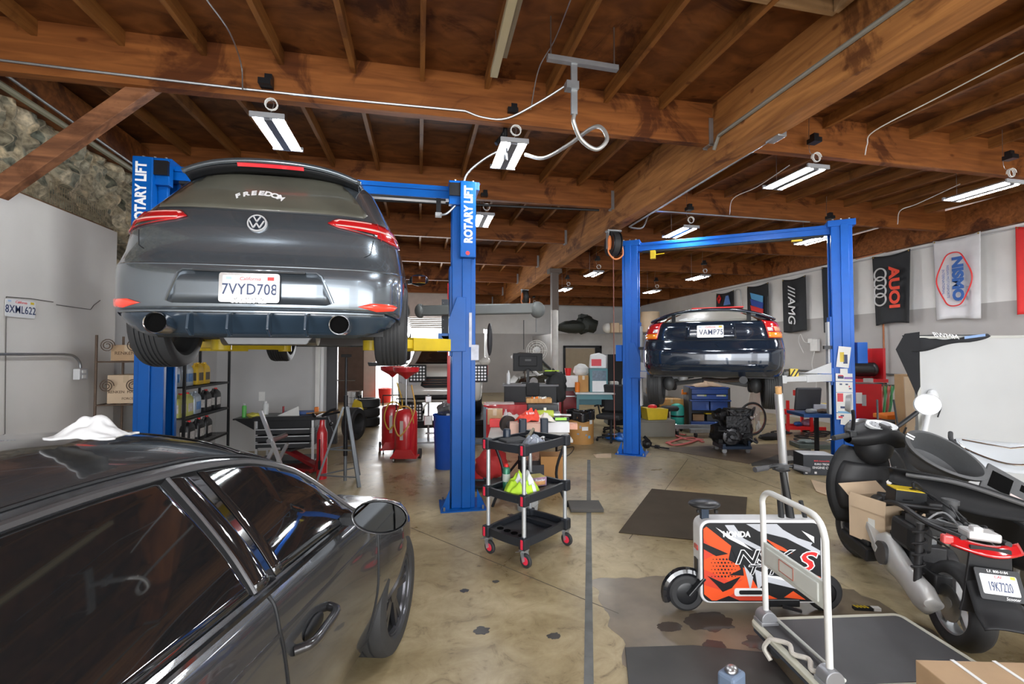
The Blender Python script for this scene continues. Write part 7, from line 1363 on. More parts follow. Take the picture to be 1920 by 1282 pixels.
# teal bench
bn0 = camw(1.9, 9.5); BNc = thing('teal_workbench', 'teal steel workbench with white top behind the brown trash drum', 'workbench', bn0, -YAW+R(-4)); mtl = teal
MB().box((0, 0, .91), (1.2, .7, .035)).build('bench_top', M('bench_white', (.66, .68, .68), .5), BNc, 0, bev=.004); MB().box((0, 0, .84), (1.14, .64, .1)).build('apron', mtl, BNc, 0)
for x in (-.55, .55):
    for y in (-.3, .3): MB().box((x, y, .4), (.05, .05, .8)).build('leg', mtl, BNc, 0)
MB().box((-.3, -.1, .74), (.45, .4, .12)).build('drawer', M('drawer_teal', (.03, .12, .15), .5), BNc, 0)
def obn(x, y, z=.929): return on(bn0, BNc.rotation_euler[2], x, y, z)
bzr = BNc.rotation_euler[2]
wc = thing('parts_cabinet', 'teal and white display carton on the teal workbench', 'cabinet', obn(-.12, -.1), bzr); MB().box((0, 0, .24), (.36, .3, .48)).build('cabinet_body', mtl, wc, 0, bev=.004); MB().box((0.01, -.152, .12), (.28, .006, .22)).build('white_panel', M('machine_white'), wc, 0); MB().box((0.01, -.152, .34), (.28, .006, .2)).build('dark_window', M('window_blue', (.08, .13, .18), .3, nz=.4, ns=20), wc, 0)
carton('carton', 'tan carton standing left of the teal and white display carton', obn(-.42, -.05), .2, .25, .33, bzr, M('orange_kraft'))
rwb = thing('red_white_sack', 'red and white printed sack standing on the display carton', 'sack', obn(-.12, -.1, 1.41), bzr); MB().prism([(-.18, 0), (.16, 0), (.17, .26), (.02, .32), (-.15, .28)], -.09, .09, 'XZ').build('sack_body', M('machine_white'), rwb, 0, bev=.02); MB().box((-.04, -.091, .12), (.2, .006, .14)).build('red_print', inkr, rwb, 0)
wsh = thing('low_white_cabinet', 'low white cabinet shelf with odds and ends left of the display carton', 'shelf', obn(-.62, .15, 1.01), bzr); MB().box((0, 0, .12), (.55, .3, .24)).build('shelf_box', M('machine_white'), wsh, 0, bev=.004); MB().box((0, 0, -.04), (.4, .25, .08)).build('shelf_foot', dgrey, wsh, 0)
one('red_cup', MB().lathe([(0, 0), (.05, 0), (.075, .16), (.07, .16), (.045, .01), (0, .01)], n=18), brred, 'red plastic cup on the low white cabinet', 'cup', obn(-.72, .12, 1.245))
one('white_helmet_box', MB().ell((0, 0, .12), (.17, .14, .14), jit=.15), white, 'white rounded helmet on the low white cabinet', 'helmet', obn(-.44, .16, 1.24))
one('orange_can', MB().cyl((0, 0, 0), (0, 0, .2), .05, n=16), orange, 'orange can at the left end of the teal workbench', 'can', obn(-.55, -.22))
one('water_bottle', MB().lathe([(0, 0), (.045, 0), (.045, .2), (.04, .25), (.016, .3), (.016, .33), (0, .33)], n=16), M('frosted'), 'clear bottle at the right end of the teal workbench', 'bottle', obn(.42, -.05))
one('white_device', MB().box((0, 0, .1), (.16, .2, .2)), cream, 'cream box beside the bottle on the teal workbench', 'box', obn(.24, .1), bzr, bev=.01)
one('blue_cloth', MB().grid(bagf(.2, .1, .06, 3.0), 14, 10), M('blue_cloth', (.05, .2, .6), .7), 'blue cloth lying on the right end of the teal workbench', 'cloth', obn(.4, -.22), bzr, smooth=60, solid=.004)
for i, (x, y) in enumerate(((2.0, 9.15), (2.2, 9.25), (2.12, 8.95))): one('blue_package', MB().ell((0, 0, .055), (.15, .12, .06), jit=.3, seed=i), M('package_blue', (.02, .16, .6), .35, nz=.15, ns=15), 'blue wrapped package on the floor under the right end of the teal workbench', 'package', camw(x, y), i, 'blue packages under the teal workbench')
def chair(label, loc, rz):
    t = thing('office_chair', label, 'office chair', loc, rz); MB().box((0, 0, .48), (.48, .46, .09)).build('seat', M('chair_black', (.02, .02, .022), .7), t, 0, bev=.03); MB().box((0, .22, .82), (.44, .07, .55), rx=.1).build('backrest', M('chair_black'), t, 0, bev=.03); MB().cyl((0, 0, .1), (0, 0, .45), .03).build('gas_lift', black, t)
    for k in range(5): a = 2*PI*k/5; l_ = MB().bar((0, 0, .1), (.28*math.cos(a), .28*math.sin(a), .07), .04, .03).build('base_arm', black, t, 0); MB().cyl((.28*math.cos(a)-.015, .28*math.sin(a), .03), (.28*math.cos(a)+.015, .28*math.sin(a), .03), .03, n=14).build('castor', black, l_)
    for s in (-1, 1): MB().tube([(s*.24, .05, .5), (s*.28, .05, .68), (s*.28, -.15, .68)], .018, 8).build('armrest', black, t)
    return t
ch = chair('black swivel office chair tucked at the right end of the teal workbench', camw(1.95, 9.0), -YAW+R(-30))
dup(ch, camw(2.25, 10.0), -YAW+R(60), 'black office chair further back, left of the right lift column')
one('black_cabinet', MB().box((0, 0, .85), (.5, .5, 1.7)), black, 'tall black cabinet behind the office chairs by the right lift', 'cabinet', camw(2.55, 11.2), -YAW, bev=.01)
cv = thing('covered_engine', 'black covered engine on the floor just right of the plain blue left lift column', 'engine', camw(3.05, 10.6), -YAW); MB().ell((0, 0, .38), (.35, .3, .42), jit=.3, seed=4).build('dark_cover', M('dark_cover', (.035, .033, .03), .7), cv)
# stored things on the office roof
def on_roof(u, v, d=17): p = at(u, v, D=d); return Vector((p.x, p.y, 2.5))
crv = thing('dark_car_parts', 'dark heap of covered car parts on the office roof', 'car parts', on_roof(1086, 625)); MB().ell((-.25, 0, .22), (.62, .35, .24), jit=.2, seed=2).ell((.25, 0, .33), (.42, .3, .32), jit=.5, seed=6).box((.15, 0, .62), (.3, .25, .12)).build('dark_heap', M('heap_black', (.022, .026, .022), .6), crv, 40)
one('white_helmet', MB().ell((0, 0, .18), (.2, .2, .2)).box((.1, -.1, .1), (.2, .15, .12)), white, 'white helmet among the cartons on the office roof', 'helmet', on_roof(1140, 625))
for i, (u, w, h, lab) in enumerate(((1152, .3, .35, 'tan carton right of the white helmet on the office roof'), (1165, .25, .28, 'small tan carton beside the blue column on the office roof'), (1205, .4, .18, 'low open carton right of the blue column on the office roof'))): carton('carton', lab, on_roof(u, 625, 16.8), w, .3, h, -YAW+.2*i, cardl)
one('paper_roll', MB().lathe([(0, 0), (.33, 0), (.34, .35), (.33, .72), (0, .72)], n=28), M('roll_tan', (.68, .52, .35), .6), 'big cream coloured roll standing on the office roof beside the raised coupe', 'roll', on_roof(1219, 625, 16.4))
# reel lamp cord over the back
pipe('pull_switch_cable', [at(982, 600, D=13), at(982, 655, D=13)], .012, rubber, 'black cord with plug hanging in front of the back wall', 'cord')
pipe('wall_conduit', [Vector((x, 19.93, z)) for x, z in ((5.2, 3.8), (5.2, 2.7))], .02, lgrey, 'white conduit on the upper back wall', 'conduit')
# upright grey lift column piece behind, lights on far wall
red_l = thing('red_wall_lamp', 'bright lamp on a red and white strut against the left of the back wall', 'lamp', at(912, 640, D=12.5)); MB().box((0, 0, -.2), (.10, .05, .9)).build('white_strut', white, red_l, 0); MB().box((0, -.03, -.75), (.07, .03, .35)).build('red_tool', brred, red_l, 0); MB().box((0, -.04, .28), (.16, .04, .08)).build('lamp_head', mtube, red_l, 0)
# ================================================================ right bay, under and around the raised coupe
def cw(u, v, z=0):  # floor helper kept for readability: a point at height z
    return at(u, v, Z=z)
bc = fl(1325, 803); BT = thing('blue_tool_chest', 'blue rolling tool chest with drawers standing under the raised coupe', 'tool chest', bc, -YAW-R(6))
mbl = M('chest_blue', (.015, .07, .32), .3, coat=.4)
MB().box((-.42, 0, .48), (.06, .45, .94)).box((.42, 0, .48), (.06, .45, .94)).box((0, .2, .48), (.8, .04, .94)).build('side_frame', M('chest_dark', (.03, .033, .04), .5), BT, 0)
MB().box((0, 0, .94), (.84, .46, .04)).build('chest_top', mbl, BT, 0, bev=.006)
for z, h in ((.86, .11), (.74, .10)): d_ = MB().box((0, -.04, z), (.78, .42, h)).build('drawer', mbl, BT, 0, bev=.004)
for x in (-.2, .22): MB().box((x, -.255, .775), (.16, .006, .035)).build('drawer_label', M('pale_label'), BT, 0); MB().box((x+.1, -.256, .775), (.05, .006, .035)).build('yellow_label', M('label_yellow_blue', (.5, .6, .2), .5), BT, 0)
MB().box((0, -.06, .665), (.88, .5, .03)).build('shelf_rim', mbl, BT, 0, bev=.004)
for x in (-.2, .2): MB().box((x, -.04, .54), (.37, .4, .2)).build('door', mbl, BT, 0, bev=.004)
MB().box((0, -.04, .14), (.84, .46, .10)).build('bottom_tray', mbl, BT, 0, bev=.004)
for x in (-.36, .36): MB().cyl((x-.015, -.15, .045), (x+.015, -.15, .045), .045, n=16).build('castor', rubber, BT)
def obt(x, y, z): return on(bc, -YAW-R(6), x, y, z)
carton('carton', 'tan flap carton on the lower shelf of the blue tool chest', obt(-.2, -.04, .195), .24, .2, .14, -.5, cardd, None, False)
yb_ = thing('yellow_lid_case', 'dark case with yellow lid on the lower shelf of the blue tool chest', 'case', obt(.12, -.05, .195), -.4); MB().box((0, 0, .07), (.28, .2, .14)).build('case_body', dgrey, yb_, 0); MB().box((-.05, -.02, .16), (.26, .1, .03), rz=.2).build('lid', yellow, yb_, 0)
one('tan_cloth_on_chest', MB().grid(bagf(.36, .22, .10, 8.0), 16, 12), M('tan_cloth', (.50, .36, .25), .9), 'tan cloth heaped on top of the blue tool chest', 'cloth', obt(0, 0, .965), 0, smooth=60, solid=.004)
carton('carton', 'large cardboard carton standing left of the blue tool chest', fl(1255, 800), .55, .35, .66, -YAW, M('orange_kraft'), None, True)
carton('carton', 'dark brown carton in front of the large carton behind the round stool', fl(1236, 801), .34, .3, .36, -YAW+.1, cardd)
one('leaning_cardboard', MB().prism([(-.1, 0), (.12, 0), (.10, .25), (.03, .36), (-.06, .25)], -.01, .01, 'XZ'), cardl, 'pale cardboard piece standing in front of the dark brown carton', 'cardboard', fl(1226, 806), -YAW+.6, smooth=0)
for i, x in enumerate((3.22, 3.36)): one('wood_post', MB().box((0, 0, .45), (.07, .07, .9), ry=.04*i), card, ('left' if i == 0 else 'right')+' one of two tan timber posts leaning behind the raised coupe', 'post', camw(x, 10.8), i*.3)
yg = thing('yellow_bin', 'yellow plastic bin beside the left tyre of the raised coupe', 'bin', camw(3.0, 9.6, .34), -YAW+.2); MB().prism([(-.22, 0), (.2, 0), (.24, .22), (-.26, .25)], -.14, .14, 'XZ').build('bin_body', yellow, yg, 0, bev=.01); MB().ell((-.05, 0, .26), (.1, .08, .05)).build('red_content', brred, yg)
one('grey_drawer_unit', MB().box((0, 0, .17), (.75, .4, .34)).box((0, -.2, .31), (.7, .02, .02)), M('olive_grey', (.20, .19, .16), .6), 'low grey drawer unit under the yellow bin', 'drawer unit', camw(2.98, 9.6), -YAW+.1, bev=.006)
stl = thing('round_stool', 'black round stool on a chrome star base under the left of the raised coupe', 'stool', fl(1256, 806), .3); MB().lathe([(0, .44), (.18, .44), (.2, .47), (.2, .5), (.17, .53), (0, .53)], n=28).build('seat', M('chair_black'), stl); MB().cyl((0, 0, .1), (0, 0, .45), .022).build('column', chrome, stl)
for k in range(5): a = 2*PI*k/5; l_ = MB().tube(spline([(0, 0, .16), (.14*math.cos(a), .14*math.sin(a), .13), (.26*math.cos(a), .26*math.sin(a), .07)], 4), .018, 8).build('base_arm', chrome, stl); MB().cyl((.26*math.cos(a)-.01, .26*math.sin(a), .03), (.26*math.cos(a)+.01, .26*math.sin(a), .03), .03, n=14).build('castor', black, l_)
tt = thing('teal_canister', 'teal ribbed canister with black band left of the blue tool chest', 'canister', fl(1270, 803), 0); MB().lathe([(0, .05), (.12, .06), (.15, .12), (.15, .48), (.12, .54), (.05, .57), (0, .57)], n=26).build('shell', M('aqua_plastic', (.05, .5, .42), .35), tt); MB().cyl((0, 0, .27), (0, 0, .31), .154, n=26).cyl((0, 0, 0), (0, 0, .1), .13, n=26).build('black_band', black, tt)
one('orange_hook', MB().box((0, 0, 0), (.14, .04, .05)).box((-.05, 0, .05), (.03, .04, .08)), orange, 'orange plastic clamp beside the blue tool chest drawers', 'clamp', obt(-.5, -.05, .80), 0, bev=.008)
# engine on a dolly
eg = fl(1372, 846); ED = thing('engine_dolly', 'small dark blue wheeled dolly under the greasy engine', 'dolly', eg, -YAW); MB().box((0, 0, .10), (.5, .4, .05)).box((-.22, 0, .14), (.05, .4, .05)).box((.24, 0, .16), (.04, .3, .1)).build('dolly_deck', M('dolly_navy', (.03, .05, .09), .35, .3), ED, 0, bev=.005)
for x in (-.2, .2):
    for y in (-.15, .15): MB().cyl((x, y-.015, .04), (x, y+.015, .04), .04, n=16).build('castor', steel, ED)
EN = thing('greasy_engine', 'greasy black engine with gearbox standing on the wheeled dolly', 'engine', eg+Vector((0, 0, .13)), -YAW); meg = M('engine_black', (.022, .022, .024), .38, .4, nz=.5, ns=25, bump=.5)
MB().ell((-.08, 0, .18), (.28, .2, .2), jit=.5, seed=3).ell((.16, .03, .26), (.2, .18, .28), jit=.5, seed=8).box((.05, 0, .36), (.42, .3, .3)).build('engine_block', meg, EN, 30, bev=.02)
MB().box((.12, 0, .56), (.42, .26, .12)).ell((-.2, -.02, .52), (.12, .1, .1), jit=.4).cyl((-.32, 0, .50), (-.1, 0, .52), .07, n=16).build('head_cover', meg, EN, 30, bev=.015)
MB().lathe([(.03, 0), (.13, .0), (.14, .03), (.10, .04), (.09, .02), (.04, .02), (.03, .05)], (-.10, -.17, .16), (0, -1, 0), 26).build('bell_housing', M('engine_alloy', (.10, .10, .105), .35, .7, nz=.4, ns=20), EN)
random.seed(3)
for i in range(12): p = Vector((random.uniform(-.25, .3), random.uniform(-.24, -.1), random.uniform(.1, .6))); MB().tube(spline([p, p+Vector((random.uniform(-.1, .1), -.04, random.uniform(-.08, .1))), p+Vector((random.uniform(-.15, .15), 0, random.uniform(-.1, .14)))], 5), random.choice((.008, .012, .02)), 7).build('engine_pipe', random.choice((meg, meg, M('engine_alloy'))), EN)
# crane legs
CL = thing('engine_crane_base', 'grey steel engine crane legs with castors on the floor under the raised coupe', 'engine crane', fl(1300, 818), -YAW)
MB().bar((-.38, .12, .18), (.6, .15, .18), .07, .08).build('crane_leg', galv, CL, 0); MB().bar((-.1, -.08, .13), (1.2, .0, .13), .07, .08).build('crane_leg', galv, CL, 0)
for x, y in ((-.3, .1), (.0, -.12), (1.1, 0)): c_ = MB().box((x, y, .12), (.05, .05, .05)).build('castor_fork', steel, CL, 0); MB().cyl((x-.02, y, .05), (x+.02, y, .05), .05, n=18).build('castor_wheel', rubber, c_)
# straps
for i, pts in enumerate((((1224, 812), (1236, 806), (1262, 812), (1285, 816)), ((1250, 832), (1275, 824), (1300, 822), (1318, 830)), ((1252, 830), (1262, 836), (1290, 832), (1312, 824)), ((1262, 816), (1290, 826), (1318, 826)))):
    sp_ = spline([fl(u, v)+Vector((0, 0, .012+.004*i)) for u, v in pts], 8); mb = MB()
    for a, b in zip(sp_, sp_[1:]): mb.bar(a, b+(b-a)*.05, .06, .012)
    tag(mb.build('tie_strap', M('strap_pink_red', (.70, .16, .15), .7, nz=.15, ns=15), smooth=0), 'faded red tie down strap lying tangled on the floor beside the right lift', 'strap', 'red straps tangled on the floor')
ax = thing('drive_shaft', 'greasy drive shaft with joints lying by the foot of the right lift column', 'drive shaft', fl(1228, 842), -YAW+R(-35)); MB().tube([(-.15, 0, .05), (.25, 0, .04)], .014, 8).tube([(.0, 0, .05), (.08, 0, .05)], .03, 10).build('shaft', meg, ax); MB().ell((-.15, 0, .08), (.09, .07, .08), jit=.3).cyl((-.1, 0, .12), (-.2, .02, .2), .03).build('joint', meg, ax)
one('foot_switch_box', MB().box((0, 0, .1), (.1, .1, .2)).box((.0, -.052, .1), (.06, .004, .12)), dgrey, 'small grey box standing against the foot of the right lift column', 'box', fl(1198, 846), -YAW, bev=.008)
# leaning trim panels and bicycle wheel
for i, (u, dx) in enumerate(((1398, .22), (1408, .16), (1420, .05))): p = fl(u, 805); one('beige_trim_strip', MB().bar((0, 0, 0), (dx, .05, 1.0+.05*i), .10, .03, up=(0, 1, 0)), M('beige_trim', (.46, .42, .36), .5), ('leftmost', 'middle', 'rightmost')[i]+' beige trim strip leaning upright behind the greasy engine', 'trim strip', p, -YAW, smooth=0, bev=.006)
BWh = thing('bicycle_wheel', 'bicycle wheel leaning behind the red rack under the raised coupe', 'wheel', camw(5.0, 9.5, .36), -YAW+R(15)); w_ = MB(); w_.tube([(.33*math.cos(k*PI/24), 0, .33*math.sin(k*PI/24)) for k in range(48)], .02, 8, closed=True); w_.build('tyre', rubber, BWh); w2_ = MB(); w2_.tube([(.3*math.cos(k*PI/24), 0, .3*math.sin(k*PI/24)) for k in range(48)], .009, 6, closed=True); w2_.build('rim', chrome, BWh); s3 = MB()
for k in range(20): s3.tube([(0, 0, 0), (.3*math.cos(k*PI/10), 0, .3*math.sin(k*PI/10))], .0018, 4)
s3.cyl((0, -.04, 0), (0, .04, 0), .02, n=12); s3.build('spokes', steel, BWh)
one('white_bottle', MB().lathe([(0, 0), (.05, 0), (.05, .16), (.02, .22), (.02, .26), (0, .26)], n=16), white, 'white bottle standing on the floor behind the greasy engine', 'bottle', fl(1423, 812))
# red rack
rr_ = fl(1492, 812); RR = thing('red_parts_rack', 'bright red low steel rack standing behind the silver pole', 'rack', rr_, -YAW+R(-8))
for x in (-.24, .22):
    for y in (-.2, .2): MB().box((x, y, .36 if x < 0 else .45), (.05, .05, .72 if x < 0 else .9)).build('post', brred, RR, 0)
for z in (.14, .46): MB().box((.1, -.2, z), (.8, .03, .07)).box((.1, .2, z), (.8, .03, .07)).box((.1, 0, z-.02), (.8, .4, .02)).build('shelf', brred, RR, 0)
MB().box((.22, 0, .86), (.4, .3, .12)).build('top_box', brred, RR, 0, bev=.006)
one('blue_red_package', MB().ell((0, 0, .07), (.16, .1, .08), jit=.2, seed=5), M('package_mixed', (.4, .3, .42), .35, nz=.4, ns=12), 'shiny package in the lower shelf of the red rack', 'package', on(rr_, RR.rotation_euler[2], .25, 0, .16), 0)
one('blue_rag', MB().ell((0, 0, .04), (.09, .07, .05), jit=.3, seed=9), M('blue_cloth', (.05, .2, .6), .7), 'blue rag in the lower shelf of the red rack', 'rag', on(rr_, RR.rotation_euler[2], .05, 0, .16), 0)
# blue topped table with laptop bag
tq = camw(4.95, 7.35); TQ = thing('blue_table', 'blue topped table with black legs left of the stickered lift column', 'table', tq, -YAW+R(-6))
MB().box((0, 0, .74), (.75, .55, .05)).build('tabletop', M('table_blue', (.03, .09, .26), .35), TQ, 0, bev=.006)
for x in (-.05, .3): MB().box((x, 0, .36), (.05, .05, .72)).box((x, 0, .03), (.05, .5, .04)).build('leg', black, TQ, 0)
one('swivel_seat_back', MB().box((0, 0, .2), (.42, .05, .38), rx=.15), M('seat_dark', (.05, .05, .055), .6), 'dark seat back standing on the blue topped table', 'seat back', on(tq, -YAW, -.12, .1, .77), -YAW, bev=.03)
for i, (x, m_, lab) in enumerate(((.0, brown, 'brown tool pouch on the blue topped table'), (.2, steel, 'steel tool lying on the blue topped table'), (-.2, grey, 'grey tool at the left of the blue topped table'))): one('hand_tool', MB().ell((0, 0, .03), (.12, .06, .035), jit=.3, seed=i).cyl((-.1, 0, .03), (.14, .03, .03), .015), m_, lab, 'tool', on(tq, -YAW, x, -.1, .77), -YAW+.2*i)
YS = thing('yellow_white_carton', 'white carton with a yellow end at the back of the blue topped table', 'carton', on(tq, -YAW, .12, .17, .765), -YAW); MB().box((0, 0, .06), (.32, .2, .12)).build('carton_body', M('white_card'), YS, 0); MB().box((.12, -.002, .06), (.09, .2, .124)).build('yellow_end', yellow, YS, 0)
0 and one('cream_cabinet', MB().box((0, 0, .32), (.45, .3, .64)), M('tan_cabinet', (.45, .36, .26), .6), 'tan cabinet behind the blue topped table', 'cabinet', camw(5.35, 8.35), -YAW, bev=.006)
# cables and gaskets heap
random.seed(9)
for i in range(9):
    u = random.uniform(1455, 1560); v = random.uniform(812, 832); c = fl(u, v)+Vector((0, 0, .02+.008*i)); r_ = random.uniform(.12, .22)
    pipe('black_hose', spline([c+Vector((r_*math.cos(k*1.1+i)*(1+.2*math.sin(k)), r_*.8*math.sin(k*1.1+i), 0)) for k in range(7)], 6), .014, rubber, 'black rubber hose coiled on the floor left of the stickered lift column', 'hose', 8, 'black hoses heaped on the floor')
one('black_fabric_roll', MB().ell((0, 0, .06), (.32, .09, .07), jit=.25, seed=3), M('fabric_black', (.02, .02, .022), .7), 'black rolled fabric lying on the floor right of the engine', 'fabric', fl(1448, 824), -YAW+.25)
td = thing('drain_tray', 'dirty grey green drain tray on the floor behind the black oil carton', 'tray', fl(1523, 838), -YAW-.15); MB().box((0, 0, .04), (.62, .4, .08)).build('tray_body', M('tray_green', (.12, .15, .14), .5, nz=.3), td, 0, bev=.01); MB().box((0, 0, .082), (.56, .34, .004)).build('tray_inside', M('tray_dark', (.05, .065, .06), .35, nz=.3), td, 0); MB().ell((-.1, 0, .10), (.14, .1, .04), jit=.4).build('grey_rags', M('rag_grey', (.25, .3, .3), .8), td)
ob_ = fl(1526, 889); OBX = thing('engine_oil_carton', 'black engine oil carton with white top on the floor left of the scooter', 'carton', ob_, -YAW-R(8)); MB().box((0.05, 0.1, .14), (.42, .3, .28)).build('carton_body', M('carton_black', (.03, .035, .045), .4), OBX, 0, bev=.004); MB().box((.05, .1, .2815), (.40, .28, .003)).build('white_top', M('white_card'), OBX, 0)
for s_, z, sz, m_ in (('BND Automobile', .20, .028, inkr), ('EURO TECH', .155, .035, txtw), ('ENGINE OIL', .105, .045, txtw)): text(s_, sz, m_, OBX, (.08, -.052, z), off=.001)
for x in (-.12, .0, .17): MB().box((x, -.051, .035), (.03, .002, .03)).build('pictogram', txtw if x < .1 else brred, OBX, 0)
one('crumpled_paper', MB().grid(bagf(.16, .08, .06, 5.0), 16, 10), M('newsprint', (.5, .5, .47), .8), 'crumpled newspaper on the floor left of the black oil carton', 'paper', fl(1478, 862), 0, smooth=20, solid=.002)
# ================================================================ right wall machines
tcx = camw(6.45, 8.55); TM = thing('red_tyre_machine', 'red tyre machine with black motor on top, against the right wall', 'tyre machine', tcx, -YAW+R(-12))
MB().box((0, 0, .58), (.62, .45, 1.16)).build('cabinet', red, TM, 0, bev=.01); MB().box((0.1, .2, 1.5), (.62, .04, .62)).box((.38, .02, 1.5), (.04, .4, .62)).build('backplate', red, TM, 0); MB().box((.0, 0, 1.22), (.8, .5, .06)).build('red_shelf', red, TM, 0); MB().cyl((-.2, -.05, 1.42), (.22, -.05, 1.42), .13, n=24).box((-.02, -.05, 1.58), (.2, .14, .1)).ell((.26, -.05, 1.42), (.07, .13, .13)).build('motor', M('motor_black', (.02, .02, .022), .35), TM, 40)
for x, z, w, h, m_ in ((-.06, .9, .1, .2, mw), (.02, .86, .07, .2, M('grey_label', (.4, .4, .4), .5)), (.08, 1.23, .16, .07, M('grey_label')), (-.25, 1.23, .1, .04, mw)): MB().box((x, -.252 if z > 1.2 else -.227, z), (w, .004, h)).build('label_plate', m_, TM, 0)
MB().box((.12, -.12, 1.46), (.06, .03, .02)).build('yellow_tag', yellow, TM, 0)
bt_ = thing('black_tripod_stand', 'folded black tripod leaning in front of the red tyre machine', 'tripod', camw(5.9, 7.9), -YAW)
for k, x in enumerate((-.06, 0, .06)): MB().tube([(x-.15, 0, 1.15), (x+.18, -.1+.1*k, 0)], .016, 8).build('tripod_leg', blackm, bt_)
wh_ = thing('welding_hoses', 'red and green twin welding hoses hanging in a bunch beside the tyre machine', 'hoses', camw(7.2, 8.75, 1.1), -YAW)
for k in range(5):
    m_ = (M('hose_green', (.08, .4, .15), .5), M('hose_red', (.7, .18, .14), .5))[k % 2]; MB().tube(spline([(-.2+.07*k, 0, 0), (-.2+.06*k, -.04, -.35), (-.17+.03*k, 0, -.62-.04*k), (-.12+.05*k, .04, -.3), (-.14+.07*k, 0, 0)], 6), .015, 7).build('hose', m_, wh_)
MB().tube([(-.35, .03, .0), (.35, .03, 0)], .015, 8).tube([(.3, .05, 0), (.3, .05, -1.08)], .015, 8).tube([(-.3, .05, 0), (-.3, .05, -1.08)], .015, 8).build('hose_rack', dgrey, wh_); 
gt = thing('gas_cylinder', 'grey gas cylinder behind the welding hoses', 'cylinder', camw(7.12, 9.0), 0); MB().lathe([(0, 0), (.09, 0), (.09, .9), (.05, 1.0), (.03, 1.06), (0, 1.06)], n=22).build('bottle', M('cyl_grey', (.22, .25, .26), .4), gt); MB().ell((0, -.05, 1.06), (.05, .04, .04)).build('regulator', M('brass', (.6, .42, .12), .3, .9), gt)
orp = thing('orange_ramp', 'orange plastic ramp lying on the black compressor below the hoses', 'ramp', camw(6.55, 7.7, .62), -YAW); MB().prism([(-.35, 0), (.4, 0), (.36, .06), (.1, .1), (-.35, .07)], -.15, .15, 'XZ').build('ramp_body', orange, orp, 0, bev=.008)
cpz = thing('air_compressor', 'black air compressor tank with chrome rail against the right wall', 'compressor', camw(7.0, 7.95), -YAW); MB().ell((.15, 0, .48), (.33, .18, .18)).cyl((-.1, 0, .48), (.4, 0, .48), .18, n=24).build('tank', black, cpz); MB().box((-.2, 0, .3), (1.1, .4, .5)).build('lower_case', M('case_black'), cpz, 0, bev=.02); MB().tube([(-.45, -.18, .75), (.5, -.18, .75), (.5, -.18, .05)], .014, 8).build('rail', chrome, cpz)
ltc = thing('copper_gas_line', 'copper pipe running up the right wall to the ceiling', 'pipe', (0, 0, 0)); p1_ = at(1660, 780, X=9.9); 
MB().tube([p1_, Vector((9.9, p1_.y, 3.7))], .018, 8).build('copper_tube', M('copper', (.5, .2, .1), .4, .8), ltc); MB().ell(p1_, (.06, .1, .06)).tube([p1_, p1_+Vector((0, -.18, -.03))], .02, 8).build('valve', M('brass', (.6, .42, .12), .3, .9), ltc); MB().tube(spline([p1_+Vector((0, -.18, -.03)), p1_+Vector((-.02, -.3, -.2)), p1_+Vector((0, -.42, -.5))], 5), .012, 6).build('red_hose', M('dark_red_hose'), ltc)
cpt = at(1640, 477, X=9.9); ya_ = at(1606, 485, X=9.9); pipe('copper_branch', [Vector((9.88, ya_.y, ya_.z)), Vector((9.88, cpt.y, cpt.z)), Vector((9.88, cpt.y-.5, cpt.z+.02))], .018, M('copper'), 'short copper pipe high on the right wall left of the black flag with rings', 'pipe')
pipe('wall_rail', [Vector((9.93, 6.0, 1.27)), Vector((9.93, 13.5, 1.27))], .018, M('rail_dark', (.10, .10, .10), .5), 'thin dark conduit running level along the right wall', 'conduit')
pipe('pipe_stay', [at(1640, 719, X=9.9), at(1662, 719, X=9.9)], .02, blackm, 'short black bracket on the copper pipe', 'bracket')
# tall cartons leaning at the wall
carton('carton', 'tall open brown carton standing by the grey board', camw(6.35, 7.25), .30, .3, 1.38, -YAW+.3, M('orange_kraft2', (.52, .33, .17), .8))
one('leaning_cardboard', MB().box((0, 0, .68), (.34, .02, 1.36), rx=-.05), cardl, 'tall pale cardboard sheet leaning right of the tall open carton', 'cardboard', camw(6.15, 6.9), -YAW-.2, smooth=0)
one('white_board_scrap', MB().prism([(-.16, 0), (.14, 0), (.18, .75), (-.05, .9), (-.18, .7)], -.01, .01, 'XZ'), M('off_white_board', (.66, .64, .58), .6), 'off white board scrap standing in front of the cardboard sheets', 'board', camw(5.65, 6.2, .02), -YAW, smooth=0)
ep = thing('white_leaning_pole', 'long white pole with pale wrapped head leaning left of the grey board', 'pole', camw(4.62, 5.35), -YAW); MB().tube([(-.0, 0, 0), (.38, .12, 1.02)], .026, 12).build('shaft', M('pole_white', (.72, .74, .76), .35), ep); MB().tube([(.36, .12, .98), (.42, .13, 1.16)], [.034, .04], 12).ell((.43, .13, 1.2), (.06, .05, .08)).build('wrapped_head', M('pole_white'), ep); MB().tube(spline([(.43, .13, 1.22), (.52, .12, 1.1), (.46, .1, .95)], 6), .008, 6).build('cord', black, ep)
fs_ = thing('folding_stand', 'folding grey metal chair frame behind the scooter handlebar', 'folding frame', camw(4.95, 5.95), -YAW)
for x in (-.18, .18): MB().tube([(x, 0, 0), (x*.6, .1, 1.1)], .012, 8).build('frame_tube', dgrey, fs_); MB().tube([(x, .35, 0), (x, 0, .75)], .012, 8).build('frame_tube', dgrey, fs_)
MB().tube([(-.17, .0, .3), (.17, .0, .3)], .01, 6).tube([(-.16, .1, .6), (.16, .1, .6)], .01, 6).build('cross_bar', dgrey, fs_)
one('tan_dust_bag', MB().ell((0, 0, .14), (.2, .15, .16), jit=.5, seed=12), M('bag_tan', (.38, .32, .23), .85), 'crumpled tan sack on the floor behind the scooter', 'sack', camw(4.35, 5.05), 0)
